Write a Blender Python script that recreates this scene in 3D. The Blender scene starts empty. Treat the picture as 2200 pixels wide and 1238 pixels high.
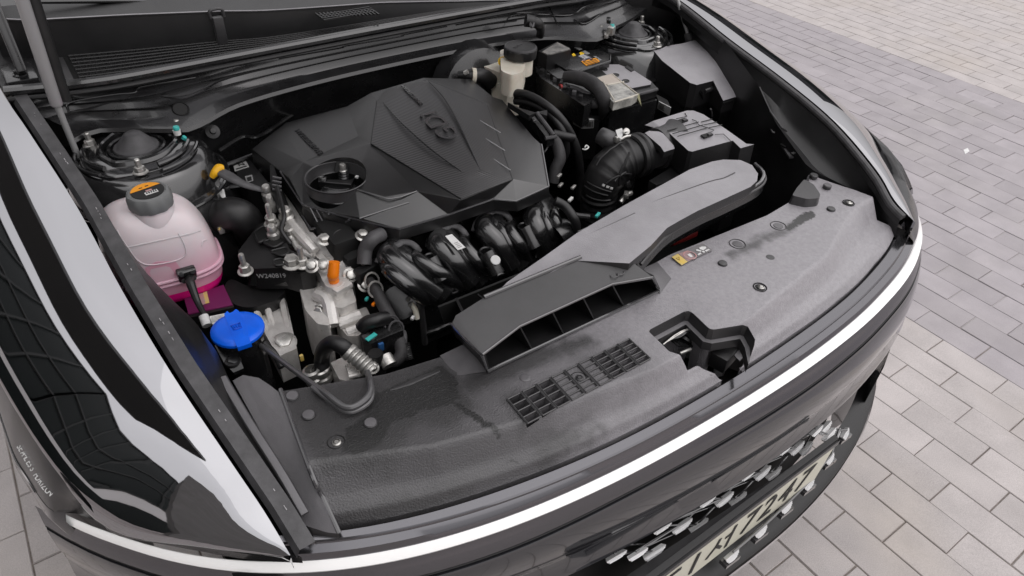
import bpy, bmesh, math, random
from mathutils import Vector, Matrix
from mathutils.geometry import tessellate_polygon
random.seed(7)
S = bpy.context.scene
COL = S.collection

# ------------------------------------------------------------------ camera, sky, sun, exposure
CAM = Vector((-0.71097, -0.30999, 1.50363))
RIGHT = Vector((0.8168142, -0.5750349, 0.0463622))
UP = Vector((0.3361319, 0.5396921, 0.7718470))
FWD = Vector((0.4688603, 0.6148718, -0.6341157))
FOC = 1529.16
cd = bpy.data.cameras.new('camera')
cam = bpy.data.objects.new('camera', cd)
COL.objects.link(cam)
cam.matrix_world = Matrix(((RIGHT.x, UP.x, -FWD.x, CAM.x), (RIGHT.y, UP.y, -FWD.y, CAM.y), (RIGHT.z, UP.z, -FWD.z, CAM.z), (0, 0, 0, 1)))
cd.sensor_width = 36.0
cd.lens = 36.0 * FOC / 2200.0
cd.clip_start = 0.02
cd.clip_end = 600
S.camera = cam

SUN_EL, SUN_ROT = math.radians(58), math.radians(125)
w = bpy.data.worlds.new('World')
S.world = w
w.use_nodes = True
nt = w.node_tree
nt.nodes.clear()
sky = nt.nodes.new('ShaderNodeTexSky')
sky.sky_type = 'NISHITA'
sky.sun_disc = False
sky.sun_elevation = SUN_EL
sky.sun_rotation = SUN_ROT
sky.air_density = 1.0
sky.dust_density = 4.0
hs = nt.nodes.new('ShaderNodeHueSaturation')      # an overcast sky is nearly grey
hs.inputs['Saturation'].default_value = 0.10
ml = nt.nodes.new('ShaderNodeMixRGB')
ml.blend_type = 'MULTIPLY'
ml.inputs[0].default_value = 1.0
ml.inputs[2].default_value = (1.0, 0.955, 0.985, 1)
# cloud cover: luminance of a standard overcast sky, three times brighter overhead than at the horizon, softly mottled
tcw = nt.nodes.new('ShaderNodeTexCoord')
sxyz = nt.nodes.new('ShaderNodeSeparateXYZ')
nt.links.new(tcw.outputs['Generated'], sxyz.inputs[0])
cie = nt.nodes.new('ShaderNodeMapRange')
cie.inputs['From Min'].default_value = 0.0
cie.inputs['From Max'].default_value = 1.0
cie.inputs['To Min'].default_value = 3.6
cie.inputs['To Max'].default_value = 9.6
nt.links.new(sxyz.outputs['Z'], cie.inputs['Value'])
cn = nt.nodes.new('ShaderNodeTexNoise')
cn.inputs['Scale'].default_value = 2.2
cn.inputs['Detail'].default_value = 5
nt.links.new(tcw.outputs['Generated'], cn.inputs['Vector'])
cr_ = nt.nodes.new('ShaderNodeMapRange')
cr_.inputs['To Min'].default_value = 0.82
cr_.inputs['To Max'].default_value = 1.16
nt.links.new(cn.outputs['Fac'], cr_.inputs['Value'])
cm = nt.nodes.new('ShaderNodeMath')
cm.operation = 'MULTIPLY'
nt.links.new(cie.outputs[0], cm.inputs[0])
nt.links.new(cr_.outputs[0], cm.inputs[1])
cc_ = nt.nodes.new('ShaderNodeMixRGB')
cc_.blend_type = 'MULTIPLY'
cc_.inputs[0].default_value = 1.0
cc_.inputs[1].default_value = (1.0, 0.985, 1.0, 1)
nt.links.new(cm.outputs[0], cc_.inputs[2])
mixs = nt.nodes.new('ShaderNodeMixRGB')
mixs.inputs[0].default_value = 0.8
bg = nt.nodes.new('ShaderNodeBackground')
bg.inputs['Strength'].default_value = 0.15
ou = nt.nodes.new('ShaderNodeOutputWorld')
nt.links.new(sky.outputs[0], hs.inputs['Color'])
nt.links.new(hs.outputs[0], ml.inputs[1])
nt.links.new(ml.outputs[0], mixs.inputs[1])
nt.links.new(cc_.outputs[0], mixs.inputs[2])
nt.links.new(mixs.outputs[0], bg.inputs['Color'])
nt.links.new(bg.outputs[0], ou.inputs['Surface'])

sd = bpy.data.lights.new('sun', 'SUN')
sd.energy = 0.6
sd.angle = math.radians(100)
sd.color = (1.0, 0.97, 0.94)
sun = bpy.data.objects.new('sun', sd)
COL.objects.link(sun)
# Nishita: rotation 0 puts the sun at +Y, turning clockwise seen from above
sdir = Vector((math.sin(SUN_ROT) * math.cos(SUN_EL), math.cos(SUN_ROT) * math.cos(SUN_EL), math.sin(SUN_EL)))
sun.rotation_euler = sdir.to_track_quat('Z', 'Y').to_euler()

S.view_settings.view_transform = 'Standard'
S.view_settings.look = 'None'
S.view_settings.exposure = 0.2
S.view_settings.gamma = 1.0
S.view_settings.use_curve_mapping = False
S.cycles.max_bounces = 8
S.cycles.use_denoising = True

# ------------------------------------------------------------------ measuring helpers
# the photo was calibrated against the 200 x 100 mm pavers; at() gives the place at height z that was sighted at (u, v)
def ray(u, v):
    return FWD + RIGHT * ((u - 1100) / FOC) - UP * ((v - 619) / FOC)
def at(u, v, z):
    d = ray(u, v)
    return CAM + d * ((z - CAM.z) / d.z)
def atY(u, v, y):
    d = ray(u, v)
    return CAM + d * ((y - CAM.y) / d.y)
def atX(u, v, x):
    d = ray(u, v)
    return CAM + d * ((x - CAM.x) / d.x)
def fr(x0, y0, s):
    return lambda x, y, z: at(x0 + x / s, y0 + y / s, z)
Z1 = fr(0, 0, 3.095); Z2 = fr(500, 0, 3.095); Z3 = fr(1000, 0, 3.642); Z4 = fr(1300, 0, 3.095)
Z5 = fr(500, 150, 2.933); Z6 = fr(150, 250, 3.096)
M1 = fr(400, 440, 2.692); M2 = fr(780, 420, 4.127); M3 = fr(1100, 180, 3.258); M4 = fr(960, 500, 3.143)
M5 = fr(560, 700, 2.692); M6 = fr(1300, 340, 2.692); N8 = fr(1440, 60, 5.625)
P1 = fr(830, 160, 6.877); P2 = fr(600, 240, 6.19); P3 = fr(1140, 60, 7.74); P4 = fr(1180, 180, 5.627)
P5 = fr(1380, 460, 7.7375); P7 = fr(430, 320, 5.157); P8 = fr(600, 620, 5.897); Q1 = fr(620, 440, 5.627)
Q2 = fr(260, 380, 3.642); Q3 = fr(400, 640, 6.877); Q4 = fr(1380, 640, 6.877); Q5 = fr(1080, 700, 5.383)

def lerp(a, b, t):
    return a + (b - a) * t
def interp(x, xs, ys):
    if x <= xs[0]: return ys[0]
    for i in range(len(xs) - 1):
        if x <= xs[i + 1]:
            return lerp(ys[i], ys[i + 1], (x - xs[i]) / (xs[i + 1] - xs[i]))
    return ys[-1]
def catmull(pts, n=8, closed=False):
    pts = [Vector(p) for p in pts]
    if len(pts) < 3 and not closed:
        return [pts[0].lerp(pts[-1], i / n) for i in range(n + 1)]
    out = []
    m = len(pts)
    rng = m if closed else m - 1
    for i in range(rng):
        if closed:
            p0, p1, p2, p3 = pts[(i - 1) % m], pts[i], pts[(i + 1) % m], pts[(i + 2) % m]
        else:
            p1, p2 = pts[i], pts[i + 1]
            p0 = pts[i - 1] if i > 0 else p1 * 2 - p2
            p3 = pts[i + 2] if i + 2 < m else p2 * 2 - p1
        for k in range(n):
            t = k / n
            out.append(0.5 * ((2 * p1) + (p2 - p0) * t + (2 * p0 - 5 * p1 + 4 * p2 - p3) * t * t + (3 * p1 - p0 - 3 * p2 + p3) * t ** 3))
    if not closed:
        out.append(pts[-1])
    return out
def resample(pts, n):
    pts = [Vector(p) for p in pts]
    L = [0.0]
    for a, b in zip(pts, pts[1:]):
        L.append(L[-1] + (b - a).length)
    out = []
    for i in range(n):
        t = L[-1] * i / (n - 1)
        j = 0
        while j < len(L) - 2 and L[j + 1] < t:
            j += 1
        seg = L[j + 1] - L[j]
        out.append(pts[j].lerp(pts[j + 1], (t - L[j]) / seg if seg > 1e-9 else 0))
    return out

# ------------------------------------------------------------------ mesh helpers
def finish(name, bm, m, parent=None, smooth=35):
    bmesh.ops.recalc_face_normals(bm, faces=bm.faces)
    me = bpy.data.meshes.new(name)
    bm.to_mesh(me)
    bm.free()
    if smooth:
        me.polygons.foreach_set('use_smooth', [True] * len(me.polygons))
        me.set_sharp_from_angle(angle=math.radians(smooth))
    me.materials.append(m)
    o = bpy.data.objects.new(name, me)
    COL.objects.link(o)
    if parent is not None:
        o.parent = parent
        o.matrix_parent_inverse = Matrix.Translation(parent.location).inverted() if parent.type == 'EMPTY' else Matrix.Identity(4)
    return o
def tag(o, label, cat, group=None):
    o['label'] = label
    o['category'] = cat
    if group: o['group'] = group
    return o
def thing(name, label, cat, loc=(0, 0, 0), group=None):
    o = bpy.data.objects.new(name, None)
    o.empty_display_size = 0.05
    COL.objects.link(o)
    o.location = loc
    return tag(o, label, cat, group)
def bevel(bm, width, segs=2, ang=25):
    es = [e for e in bm.edges if len(e.link_faces) == 2 and e.calc_face_angle(0) > math.radians(ang)]
    if es and width > 0:
        bmesh.ops.bevel(bm, geom=es, offset=width, offset_type='OFFSET', segments=segs, profile=0.6, affect='EDGES', clamp_overlap=True)
def rounded(pts, r, n=4):
    """round the corners of a 3-D polygon"""
    pts = [Vector(p) for p in pts]
    out = []
    m = len(pts)
    for i in range(m):
        p, a, b = pts[i], pts[i - 1], pts[(i + 1) % m]
        ra = min(r, (a - p).length * 0.45)
        rb = min(r, (b - p).length * 0.45)
        s = p + (a - p).normalized() * ra
        e = p + (b - p).normalized() * rb
        for k in range(n + 1):
            t = k / n
            out.append((s * (1 - t) + p * t) * (1 - t) + (p * (1 - t) + e * t) * t)
    return out
def add_prism(bm, top, drop, flare=0.0, taper=None):
    """closed solid: top polygon, bottom = top moved by drop (a vector or a depth)"""
    top = [Vector(p) for p in top]
    d = Vector((0, 0, -drop)) if not isinstance(drop, Vector) else drop
    c = sum(top, Vector()) / len(top)
    bot = []
    for p in top:
        o = p - c
        o.z = 0
        bot.append(p + d + o * flare)
    tv = [bm.verts.new(p) for p in top]
    bv = [bm.verts.new(p) for p in bot]
    n = len(top)
    tri = tessellate_polygon([top])
    nf = []
    if n <= 4:
        nf.append(bm.faces.new(tv)); nf.append(bm.faces.new(bv[::-1]))
    else:
        nf.append(bm.faces.new(tv)); nf.append(bm.faces.new(bv[::-1]))
    for i in range(n):
        j = (i + 1) % n
        nf.append(bm.faces.new((tv[i], bv[i], bv[j], tv[j])))
    return nf
def prism(name, top, drop, m, parent=None, bev=0.0, segs=2, flare=0.0, round_=0.0, smooth=35, rn=4):
    bm = bmesh.new()
    if round_: top = rounded(top, round_, rn)
    add_prism(bm, top, drop, flare)
    if bev: bevel(bm, bev, segs)
    return finish(name, bm, m, parent, smooth)
def add_box(bm, c, size, rot=None, ax=None):
    mat = Matrix.Translation(Vector(c))
    if rot is not None: mat = mat @ rot.to_4x4()
    mat = mat @ Matrix.Diagonal((size[0], size[1], size[2], 1))
    return bmesh.ops.create_cube(bm, size=1.0, matrix=mat)['verts']
def box(name, c, size, m, parent=None, rot=None, bev=0.0, segs=2):
    bm = bmesh.new()
    add_box(bm, c, size, rot)
    if bev: bevel(bm, bev, segs)
    return finish(name, bm, m, parent)
def add_tube(bm, pts, r, seg=10, closed=False, caps=True, flat=1.0, upv=None):
    pts = [Vector(p) for p in pts]
    n = len(pts)
    if n < 2: return
    rs = r if isinstance(r, (list, tuple)) else [r] * n
    if len(rs) != n:
        rs = [interp(i / (n - 1), [k / (len(rs) - 1) for k in range(len(rs))], rs) for i in range(n)]
    tan = []
    for i in range(n):
        a = pts[i - 1] if (i > 0 or closed) else pts[i]
        b = pts[(i + 1) % n] if (i < n - 1 or closed) else pts[i]
        t = (b - a)
        tan.append(t.normalized() if t.length > 1e-9 else Vector((0, 0, 1)))
    ref = Vector(upv) if upv is not None else (Vector((0, 0, 1)) if abs(tan[0].z) < 0.9 else Vector((1, 0, 0)))
    nrm = (ref - tan[0] * ref.dot(tan[0])).normalized()
    rings = []
    for i in range(n):
        if i > 0:
            nrm = (nrm - tan[i] * nrm.dot(tan[i]))
            nrm = nrm.normalized() if nrm.length > 1e-6 else tan[i].orthogonal().normalized()
        bn = tan[i].cross(nrm)
        ring = []
        for k in range(seg):
            a = 2 * math.pi * k / seg
            ring.append(bm.verts.new(pts[i] + (nrm * math.cos(a) * flat + bn * math.sin(a)) * rs[i]))
        rings.append(ring)
    for i in range(n if closed else n - 1):
        A, B = rings[i], rings[(i + 1) % n]
        for k in range(seg):
            bm.faces.new((A[k], A[(k + 1) % seg], B[(k + 1) % seg], B[k]))
    if caps and not closed:
        bm.faces.new(rings[0][::-1]); bm.faces.new(rings[-1])
def tube(name, pts, r, m, parent=None, seg=10, n=6, spline=True, closed=False, flat=1.0, upv=None):
    bm = bmesh.new()
    p = catmull(pts, n, closed) if spline else pts
    add_tube(bm, p, r, seg, closed, True, flat, upv)
    return finish(name, bm, m, parent)
def frame(axis):
    a = Vector(axis).normalized()
    x = a.orthogonal().normalized() if abs(a.z) < 0.999 else Vector((1, 0, 0))
    return x, a.cross(x), a
def add_lathe(bm, prof, o, axis=(0, 0, 1), seg=28, wob=None):
    o = Vector(o)
    x, y, a = frame(axis)
    rings = []
    for r, z in prof:
        if r < 1e-6:
            rings.append([bm.verts.new(o + a * z)])
        else:
            rings.append([bm.verts.new(o + a * z + (x * math.cos(2 * math.pi * k / seg) + y * math.sin(2 * math.pi * k / seg)) * (r * (wob(k, seg) if wob else 1))) for k in range(seg)])
    for A, B in zip(rings, rings[1:]):
        if len(A) == 1 and len(B) == 1: continue
        for k in range(seg):
            j = (k + 1) % seg
            if len(A) == 1: bm.faces.new((A[0], B[j], B[k]))
            elif len(B) == 1: bm.faces.new((A[k], A[j], B[0]))
            else: bm.faces.new((A[k], A[j], B[j], B[k]))
def lathe(name, prof, o, m, parent=None, axis=(0, 0, 1), seg=28, wob=None, smooth=35):
    bm = bmesh.new()
    add_lathe(bm, prof, o, axis, seg, wob)
    return finish(name, bm, m, parent, smooth)
def add_loft(bm, rows, thick=0.0, closed=False):
    g = [[bm.verts.new(p) for p in r] for r in rows]
    for A, B in zip(g, g[1:]):
        for k in range(len(A) - (0 if closed else 1)):
            j = (k + 1) % len(A)
            vs = [A[k], A[j], B[j], B[k]]
            co = []
            for v in vs:
                if all((v.co - q.co).length > 1e-7 for q in co): co.append(v)
            if len(co) >= 3:
                try: bm.faces.new(co)
                except ValueError: pass
    return g
def loft(name, rows, m, parent=None, thick=0.0, n=None, smooth=35, closed=False, flip=False):
    bm = bmesh.new()
    if n: rows = [resample(r, n) for r in rows]
    add_loft(bm, rows, closed=closed)
    bmesh.ops.recalc_face_normals(bm, faces=bm.faces)
    up = sum((f.normal.z * f.calc_area() for f in bm.faces))
    if (up < 0) != flip:
        bmesh.ops.reverse_faces(bm, faces=bm.faces)
    if thick:
        bmesh.ops.solidify(bm, geom=bm.faces, thickness=thick)
    return finish(name, bm, m, parent, smooth)
def hexnut(bm, o, axis=(0, 0, 1), r=0.008, h=0.007):
    add_lathe(bm, [(r * 1.5, 0), (r * 1.5, 0.0015), (r * 1.05, 0.003)], o, axis, 18)
    add_lathe(bm, [(r, 0.001), (r, h), (r * 0.8, h + 0.001), (0, h + 0.001)], o, axis, 6)
def bolt(o, m, parent, axis=(0, 0, 1), r=0.008, h=0.008, stud=0.0, name='bolt'):
    bm = bmesh.new()
    hexnut(bm, o, axis, r, h)
    if stud:
        add_lathe(bm, [(r * 0.55, h), (r * 0.55, h + stud * 0.9), (r * 0.4, h + stud), (0, h + stud)], o, axis, 10)
    return finish(name, bm, m, parent)
def text(name, body, o, xdir, ydir, size, m, parent=None, depth=0.0006, align='CENTER', squash=1.0):
    cu = bpy.data.curves.new(name, 'FONT')
    cu.body = body
    cu.size = size
    cu.align_x = align
    cu.align_y = 'CENTER'
    cu.extrude = depth
    tmp = bpy.data.objects.new(name, cu)
    COL.objects.link(tmp)
    dg = bpy.context.evaluated_depsgraph_get()
    me = bpy.data.meshes.new_from_object(tmp.evaluated_get(dg))
    bpy.data.objects.remove(tmp)
    me.materials.clear()
    me.materials.append(m)
    x = Vector(xdir).normalized()
    z = x.cross(Vector(ydir)).normalized()
    y = z.cross(x)
    M = Matrix(((x.x * squash, y.x, z.x, o[0]), (x.y * squash, y.y, z.y, o[1]), (x.z * squash, y.z, z.z, o[2]), (0, 0, 0, 1)))
    me.transform(M)
    ob = bpy.data.objects.new(name, me)
    COL.objects.link(ob)
    if parent is not None:
        ob.parent = parent
        ob.matrix_parent_inverse = Matrix.Translation(parent.location).inverted() if parent.type == 'EMPTY' else Matrix.Identity(4)
    return ob
def cut(o, cutter_bm):
    """subtract a closed solid from a mesh object, keep only the result"""
    bmesh.ops.recalc_face_normals(cutter_bm, faces=cutter_bm.faces)
    me = bpy.data.meshes.new('cutter')
    cutter_bm.to_mesh(me)
    cutter_bm.free()
    c = bpy.data.objects.new('cutter', me)
    COL.objects.link(c)
    md = o.modifiers.new('cut', 'BOOLEAN')
    md.operation = 'DIFFERENCE'
    md.solver = 'EXACT'
    md.object = c
    md.use_hole_tolerant = True
    dg = bpy.context.evaluated_depsgraph_get()
    new = bpy.data.meshes.new_from_object(o.evaluated_get(dg))
    o.modifiers.clear()
    old = o.data
    mats = list(old.materials)
    o.data = new
    new.name = o.name
    if not new.materials:
        for m in mats: new.materials.append(m)
    bpy.data.objects.remove(c)
    new.polygons.foreach_set('use_smooth', [True] * len(new.polygons))
    new.set_sharp_from_angle(angle=math.radians(35))

def thicken(o, th):
    bm = bmesh.new()
    bm.from_mesh(o.data)
    bmesh.ops.solidify(bm, geom=bm.faces, thickness=th)
    if sum(f.normal.z * f.calc_area() for f in bm.faces if f.normal.z > 0) == 0:
        bmesh.ops.reverse_faces(bm, faces=bm.faces)
    bmesh.ops.recalc_face_normals(bm, faces=bm.faces)
    bm.to_mesh(o.data)
    bm.free()

# ------------------------------------------------------------------ materials
def mat(name, col, rough=0.5, metal=0.0, coat=0.0, col2=None, nscale=20.0, bump=0.0, bscale=900.0, rvar=0.0, spec=0.5,
        trans=0.0, ior=1.45, sss=0.0, sheen=0.0, lo=0.35, hi=0.65, ndet=6.0, emit=0.0, coords='Object'):
    m = bpy.data.materials.new(name)
    m.use_nodes = True
    t = m.node_tree
    b = t.nodes['Principled BSDF']
    b.inputs['Base Color'].default_value = (*col, 1)
    b.inputs['Roughness'].default_value = rough
    b.inputs['Metallic'].default_value = metal
    b.inputs['Coat Weight'].default_value = coat
    b.inputs['Coat Roughness'].default_value = 0.03
    b.inputs['Specular IOR Level'].default_value = spec
    b.inputs['IOR'].default_value = ior
    b.inputs['Transmission Weight'].default_value = trans
    if sheen:          # sheen lobe: brighter the flatter one looks at it
        b.inputs['Sheen Weight'].default_value = sheen
        b.inputs['Sheen Roughness'].default_value = 0.45
        b.inputs['Sheen Tint'].default_value = (1, .97, 1, 1)
    if sss:
        b.inputs['Subsurface Weight'].default_value = sss
        b.inputs['Subsurface Radius'].default_value = (1.0, 0.6, 0.6)
        b.inputs['Subsurface Scale'].default_value = 0.02
    if emit:
        b.inputs['Emission Color'].default_value = (*col, 1)
        b.inputs['Emission Strength'].default_value = emit
    tc = t.nodes.new('ShaderNodeTexCoord')
    if col2 is not None or rvar:
        nz = t.nodes.new('ShaderNodeTexNoise')
        nz.inputs['Scale'].default_value = nscale
        nz.inputs['Detail'].default_value = ndet
        nz.inputs['Roughness'].default_value = 0.65
        t.links.new(tc.outputs[coords], nz.inputs['Vector'])
        rp = t.nodes.new('ShaderNodeMapRange')
        rp.inputs['From Min'].default_value = lo
        rp.inputs['From Max'].default_value = hi
        t.links.new(nz.outputs['Fac'], rp.inputs['Value'])
        if col2 is not None:
            mx = t.nodes.new('ShaderNodeMixRGB')
            mx.inputs[1].default_value = (*col, 1)
            mx.inputs[2].default_value = (*col2, 1)
            t.links.new(rp.outputs[0], mx.inputs[0])
            t.links.new(mx.outputs[0], b.inputs['Base Color'])
        if rvar:
            r2 = t.nodes.new('ShaderNodeMapRange')
            r2.inputs['To Min'].default_value = rough - rvar
            r2.inputs['To Max'].default_value = rough + rvar
            t.links.new(rp.outputs[0], r2.inputs['Value'])
            t.links.new(r2.outputs[0], b.inputs['Roughness'])
    if bump:
        n2 = t.nodes.new('ShaderNodeTexNoise')
        n2.inputs['Scale'].default_value = bscale
        n2.inputs['Detail'].default_value = 3
        t.links.new(tc.outputs[coords], n2.inputs['Vector'])
        bp = t.nodes.new('ShaderNodeBump')
        bp.inputs['Strength'].default_value = bump
        bp.inputs['Distance'].default_value = 0.001
        t.links.new(n2.outputs['Fac'], bp.inputs['Height'])
        t.links.new(bp.outputs[0], b.inputs['Normal'])
    return m
PAINT = mat('black_paint', (0.40, 0.40, 0.415), 0.03, metal=1.0)
PAINT_G = mat('grey_gloss', (0.022, 0.022, 0.0255), 0.12, coat=.9, spec=.8)
PLASTIC = mat('black_plastic', (0.0065, 0.0064, 0.0068), 0.38, col2=(0.013, 0.0128, 0.0134), nscale=9, bump=0.25, bscale=1400, rvar=0.05, spec=0.6)
def sheen_tops(m, base, lo=.62, hi=.93):
    # sky sheen is painted pale on faces that look up, steep faces keep the bare plastic
    t = m.node_tree
    b = t.nodes['Principled BSDF']
    src = b.inputs['Base Color'].links[0].from_socket
    geo = t.nodes.new('ShaderNodeNewGeometry')
    sx = t.nodes.new('ShaderNodeSeparateXYZ')
    t.links.new(geo.outputs['Normal'], sx.inputs[0])
    r = t.nodes.new('ShaderNodeMapRange'); r.interpolation_type = 'SMOOTHSTEP'
    r.inputs['From Min'].default_value = lo; r.inputs['From Max'].default_value = hi
    t.links.new(sx.outputs['Z'], r.inputs['Value'])
    mx = t.nodes.new('ShaderNodeMixRGB'); mx.inputs[1].default_value = (*base, 1)
    t.links.new(r.outputs[0], mx.inputs[0]); t.links.new(src, mx.inputs[2]); t.links.new(mx.outputs[0], b.inputs['Base Color'])
    sh = t.nodes.new('ShaderNodeMath'); sh.operation = 'MULTIPLY'; sh.inputs[1].default_value = b.inputs['Sheen Weight'].default_value
    t.links.new(r.outputs[0], sh.inputs[0]); t.links.new(sh.outputs[0], b.inputs['Sheen Weight'])
    return m
PANEL = sheen_tops(mat('grey_plastic', (0.075, 0.072, 0.077), 0.40, col2=(0.13, 0.125, 0.132), nscale=7, bump=0.35, bscale=900, rvar=0.07, spec=.9, sheen=.15), (.024, .0233, .0246), .5, .95)
EDGEB = mat('shiny_black_seal', (0.012, 0.012, 0.0125), 0.25, coat=.8, spec=1.0)
SHEENLID = sheen_tops(mat('sheen_painted_lid', (0.22, 0.212, 0.225), 0.40, col2=(0.36, 0.348, 0.368), nscale=11, bump=0.5, bscale=500, rvar=0.08, spec=.9, sheen=.3, lo=.25, hi=.75), (.014, .0136, .0144))  # sky sheen on the lid tops, put into the base colour
DUSTY = mat('dusty_plastic', (0.020, 0.0195, 0.0205), 0.36, col2=(0.038, 0.037, 0.039), nscale=10, bump=0.3, bscale=1200, rvar=0.06, spec=.9, sheen=.08)
EDGE = mat('polished_edge', (0.05, 0.049, 0.052), 0.2, coat=1.0, spec=1.0)
GLOSSY = mat('gloss_black_plastic', (0.007, 0.007, 0.0075), 0.24, col2=(0.012, 0.012, 0.0125), nscale=30, rvar=0.05, spec=1.0)
SATINB = mat('satin_black_plastic', (0.006, 0.006, 0.0064), 0.24, col2=(0.011, 0.011, 0.0115), nscale=20, rvar=0.04, spec=1.0, coat=.6)
RUBBER = mat('black_rubber', (0.009, 0.009, 0.0095), 0.42, col2=(0.017, 0.0165, 0.017), nscale=30, bump=0.2, bscale=700, spec=.6)
RUBBER_G = mat('worn_rubber', (0.05, 0.049, 0.051), 0.5, col2=(0.085, 0.083, 0.087), nscale=40, bump=0.2, bscale=700)
TAPE = mat('cloth_tape', (0.03, 0.029, 0.03), 0.6, col2=(0.05, 0.048, 0.05), nscale=60, bump=0.6, bscale=300)
SHEET = mat('painted_sheet_metal', (0.012, 0.0118, 0.0125), 0.28, coat=0.35, col2=(0.02, 0.02, 0.021), nscale=14, rvar=0.06, spec=.7)
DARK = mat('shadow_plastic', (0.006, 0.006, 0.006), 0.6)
SHINE = mat('glossy_enamel', (0.010, 0.010, 0.0105), 0.17, coat=0.9, col2=(0.016, 0.016, 0.0165), nscale=14, rvar=0.04, spec=1.0)
ALU = mat('cast_aluminium', (0.60, 0.58, 0.555), 0.42, metal=0.45, col2=(0.72, 0.70, 0.675), nscale=60, bump=0.6, bscale=350, rvar=0.1)
STEEL = mat('zinc_steel', (0.62, 0.61, 0.58), 0.34, metal=.75, col2=(0.42, 0.41, 0.39), nscale=120, rvar=0.08)
ROD = mat('steel_rod', (0.38, 0.38, 0.38), 0.25, metal=0.3)
STRUT = mat('strut_body', (0.34, 0.335, 0.34), 0.28, col2=(0.50, 0.34, 0.46), nscale=6, lo=0.56, hi=0.7, coat=0.5)
CHROME = mat('chrome', (0.75, 0.75, 0.76), 0.12, metal=1.0)
SATIN = mat('satin_silver', (0.72, 0.72, 0.72), 0.4, metal=0.35, coat=.3)
LAMPSTRIP = mat('white_lamp_strip', (0.92, 0.92, 0.91), 0.16, coat=1.0, emit=.22)      # the position light, faintly lit
WHITE = mat('white_label', (0.75, 0.75, 0.74), 0.5, col2=(0.62, 0.62, 0.61), nscale=80)
GREYTXT = mat('grey_print', (0.25, 0.25, 0.25), 0.6)
INK = mat('black_ink', (0.012, 0.012, 0.012), 0.55)
ORANGE = mat('orange_label', (0.85, 0.33, 0.01), 0.45)
ORANGEP = mat('orange_plastic', (0.9, 0.22, 0.005), 0.38)
YELLOW = mat('yellow_label', (0.85, 0.55, 0.03), 0.45)
YELLOWP = mat('yellow_plastic', (0.8, 0.42, 0.01), 0.4)
YELL_F = mat('faded_yellow', (0.72, 0.5, 0.1), 0.5, col2=(0.6, 0.5, 0.25), nscale=90)
PINK_F = mat('faded_pink', (0.55, 0.27, 0.26), 0.5, col2=(0.4, 0.3, 0.3), nscale=90)
TEAL = mat('teal_plastic', (0.05, 0.45, 0.42), 0.4)
BLUE = mat('blue_plastic', (0.0, 0.13, 0.85), 0.36, col2=(0.0, 0.10, 0.7), nscale=20, rvar=0.05)
TANK = mat('milky_plastic', (0.70, 0.62, 0.64), 0.3, sss=0.3, coat=.3)
def tint_from_below(m, z0, z1, col):
    # the thin wall takes the colour of the fluid that stands and splashes inside it
    t = m.node_tree
    b = t.nodes['Principled BSDF']
    geo = t.nodes.new('ShaderNodeNewGeometry')
    sx = t.nodes.new('ShaderNodeSeparateXYZ'); t.links.new(geo.outputs['Position'], sx.inputs[0])
    nz = t.nodes.new('ShaderNodeTexNoise'); nz.inputs['Scale'].default_value = 14; nz.inputs['Detail'].default_value = 4
    t.links.new(geo.outputs['Position'], nz.inputs['Vector'])
    ad = t.nodes.new('ShaderNodeMath'); ad.operation = 'MULTIPLY_ADD'; ad.inputs[1].default_value = .05
    t.links.new(nz.outputs['Fac'], ad.inputs[0]); t.links.new(sx.outputs['Z'], ad.inputs[2])
    r = t.nodes.new('ShaderNodeMapRange'); r.interpolation_type = 'SMOOTHSTEP'
    r.inputs['From Min'].default_value = z0 + .025; r.inputs['From Max'].default_value = z1 + .025
    t.links.new(ad.outputs[0], r.inputs['Value'])
    mx = t.nodes.new('ShaderNodeMixRGB'); mx.inputs[1].default_value = (*col, 1)
    mx.inputs[2].default_value = b.inputs['Base Color'].default_value[:]
    t.links.new(r.outputs[0], mx.inputs[0]); t.links.new(mx.outputs[0], b.inputs['Base Color'])
tint_from_below(TANK, .735, .82, (.74, .42, .52))
TANKLOW = mat('pink_tinted_plastic', (0.72, 0.33, 0.46), 0.35, col2=(0.78, 0.42, 0.52), nscale=8, sss=0.2)
COOLANT = mat('pink_coolant', (0.95, 0.01, 0.28), 0.25, sss=0.1)
PURPLE = mat('tinted_bracket', (0.16, 0.015, 0.09), 0.4)
CAPGREY = mat('grey_cap_plastic', (0.17, 0.175, 0.175), 0.48, bump=0.3, bscale=900)
TANKW = mat('white_tank_plastic', (0.72, 0.68, 0.6), 0.4, col2=(0.6, 0.55, 0.45), nscale=25, sss=0.2)
CLEAR = mat('clear_tape', (0.55, 0.52, 0.46), 0.25, col2=(0.3, 0.29, 0.26), nscale=30, rvar=0.08)
FILM = mat('protective_film', (0.5, 0.49, 0.45), 0.16, col2=(0.12, 0.12, 0.115), nscale=35, bump=0.8, bscale=120)
PLATEM = mat('cream_plate', (0.66, 0.65, 0.54), 0.4)
FELT = mat('mastic', (0.42, 0.41, 0.42), 0.6)
def glass_mat(name, col, rough):
    m = mat(name, col, rough, coat=1.0)
    return m
LENS = mat('dark_lens', (0.022, 0.022, 0.023), 0.16, spec=.35)
LAMPGLASS = mat('lamp_glass', (0.15, 0.148, 0.158), 0.14, metal=.9)
WINDSHIELD = glass_mat('windshield_glass', (0.006, 0.007, 0.008), 0.03)

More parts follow.
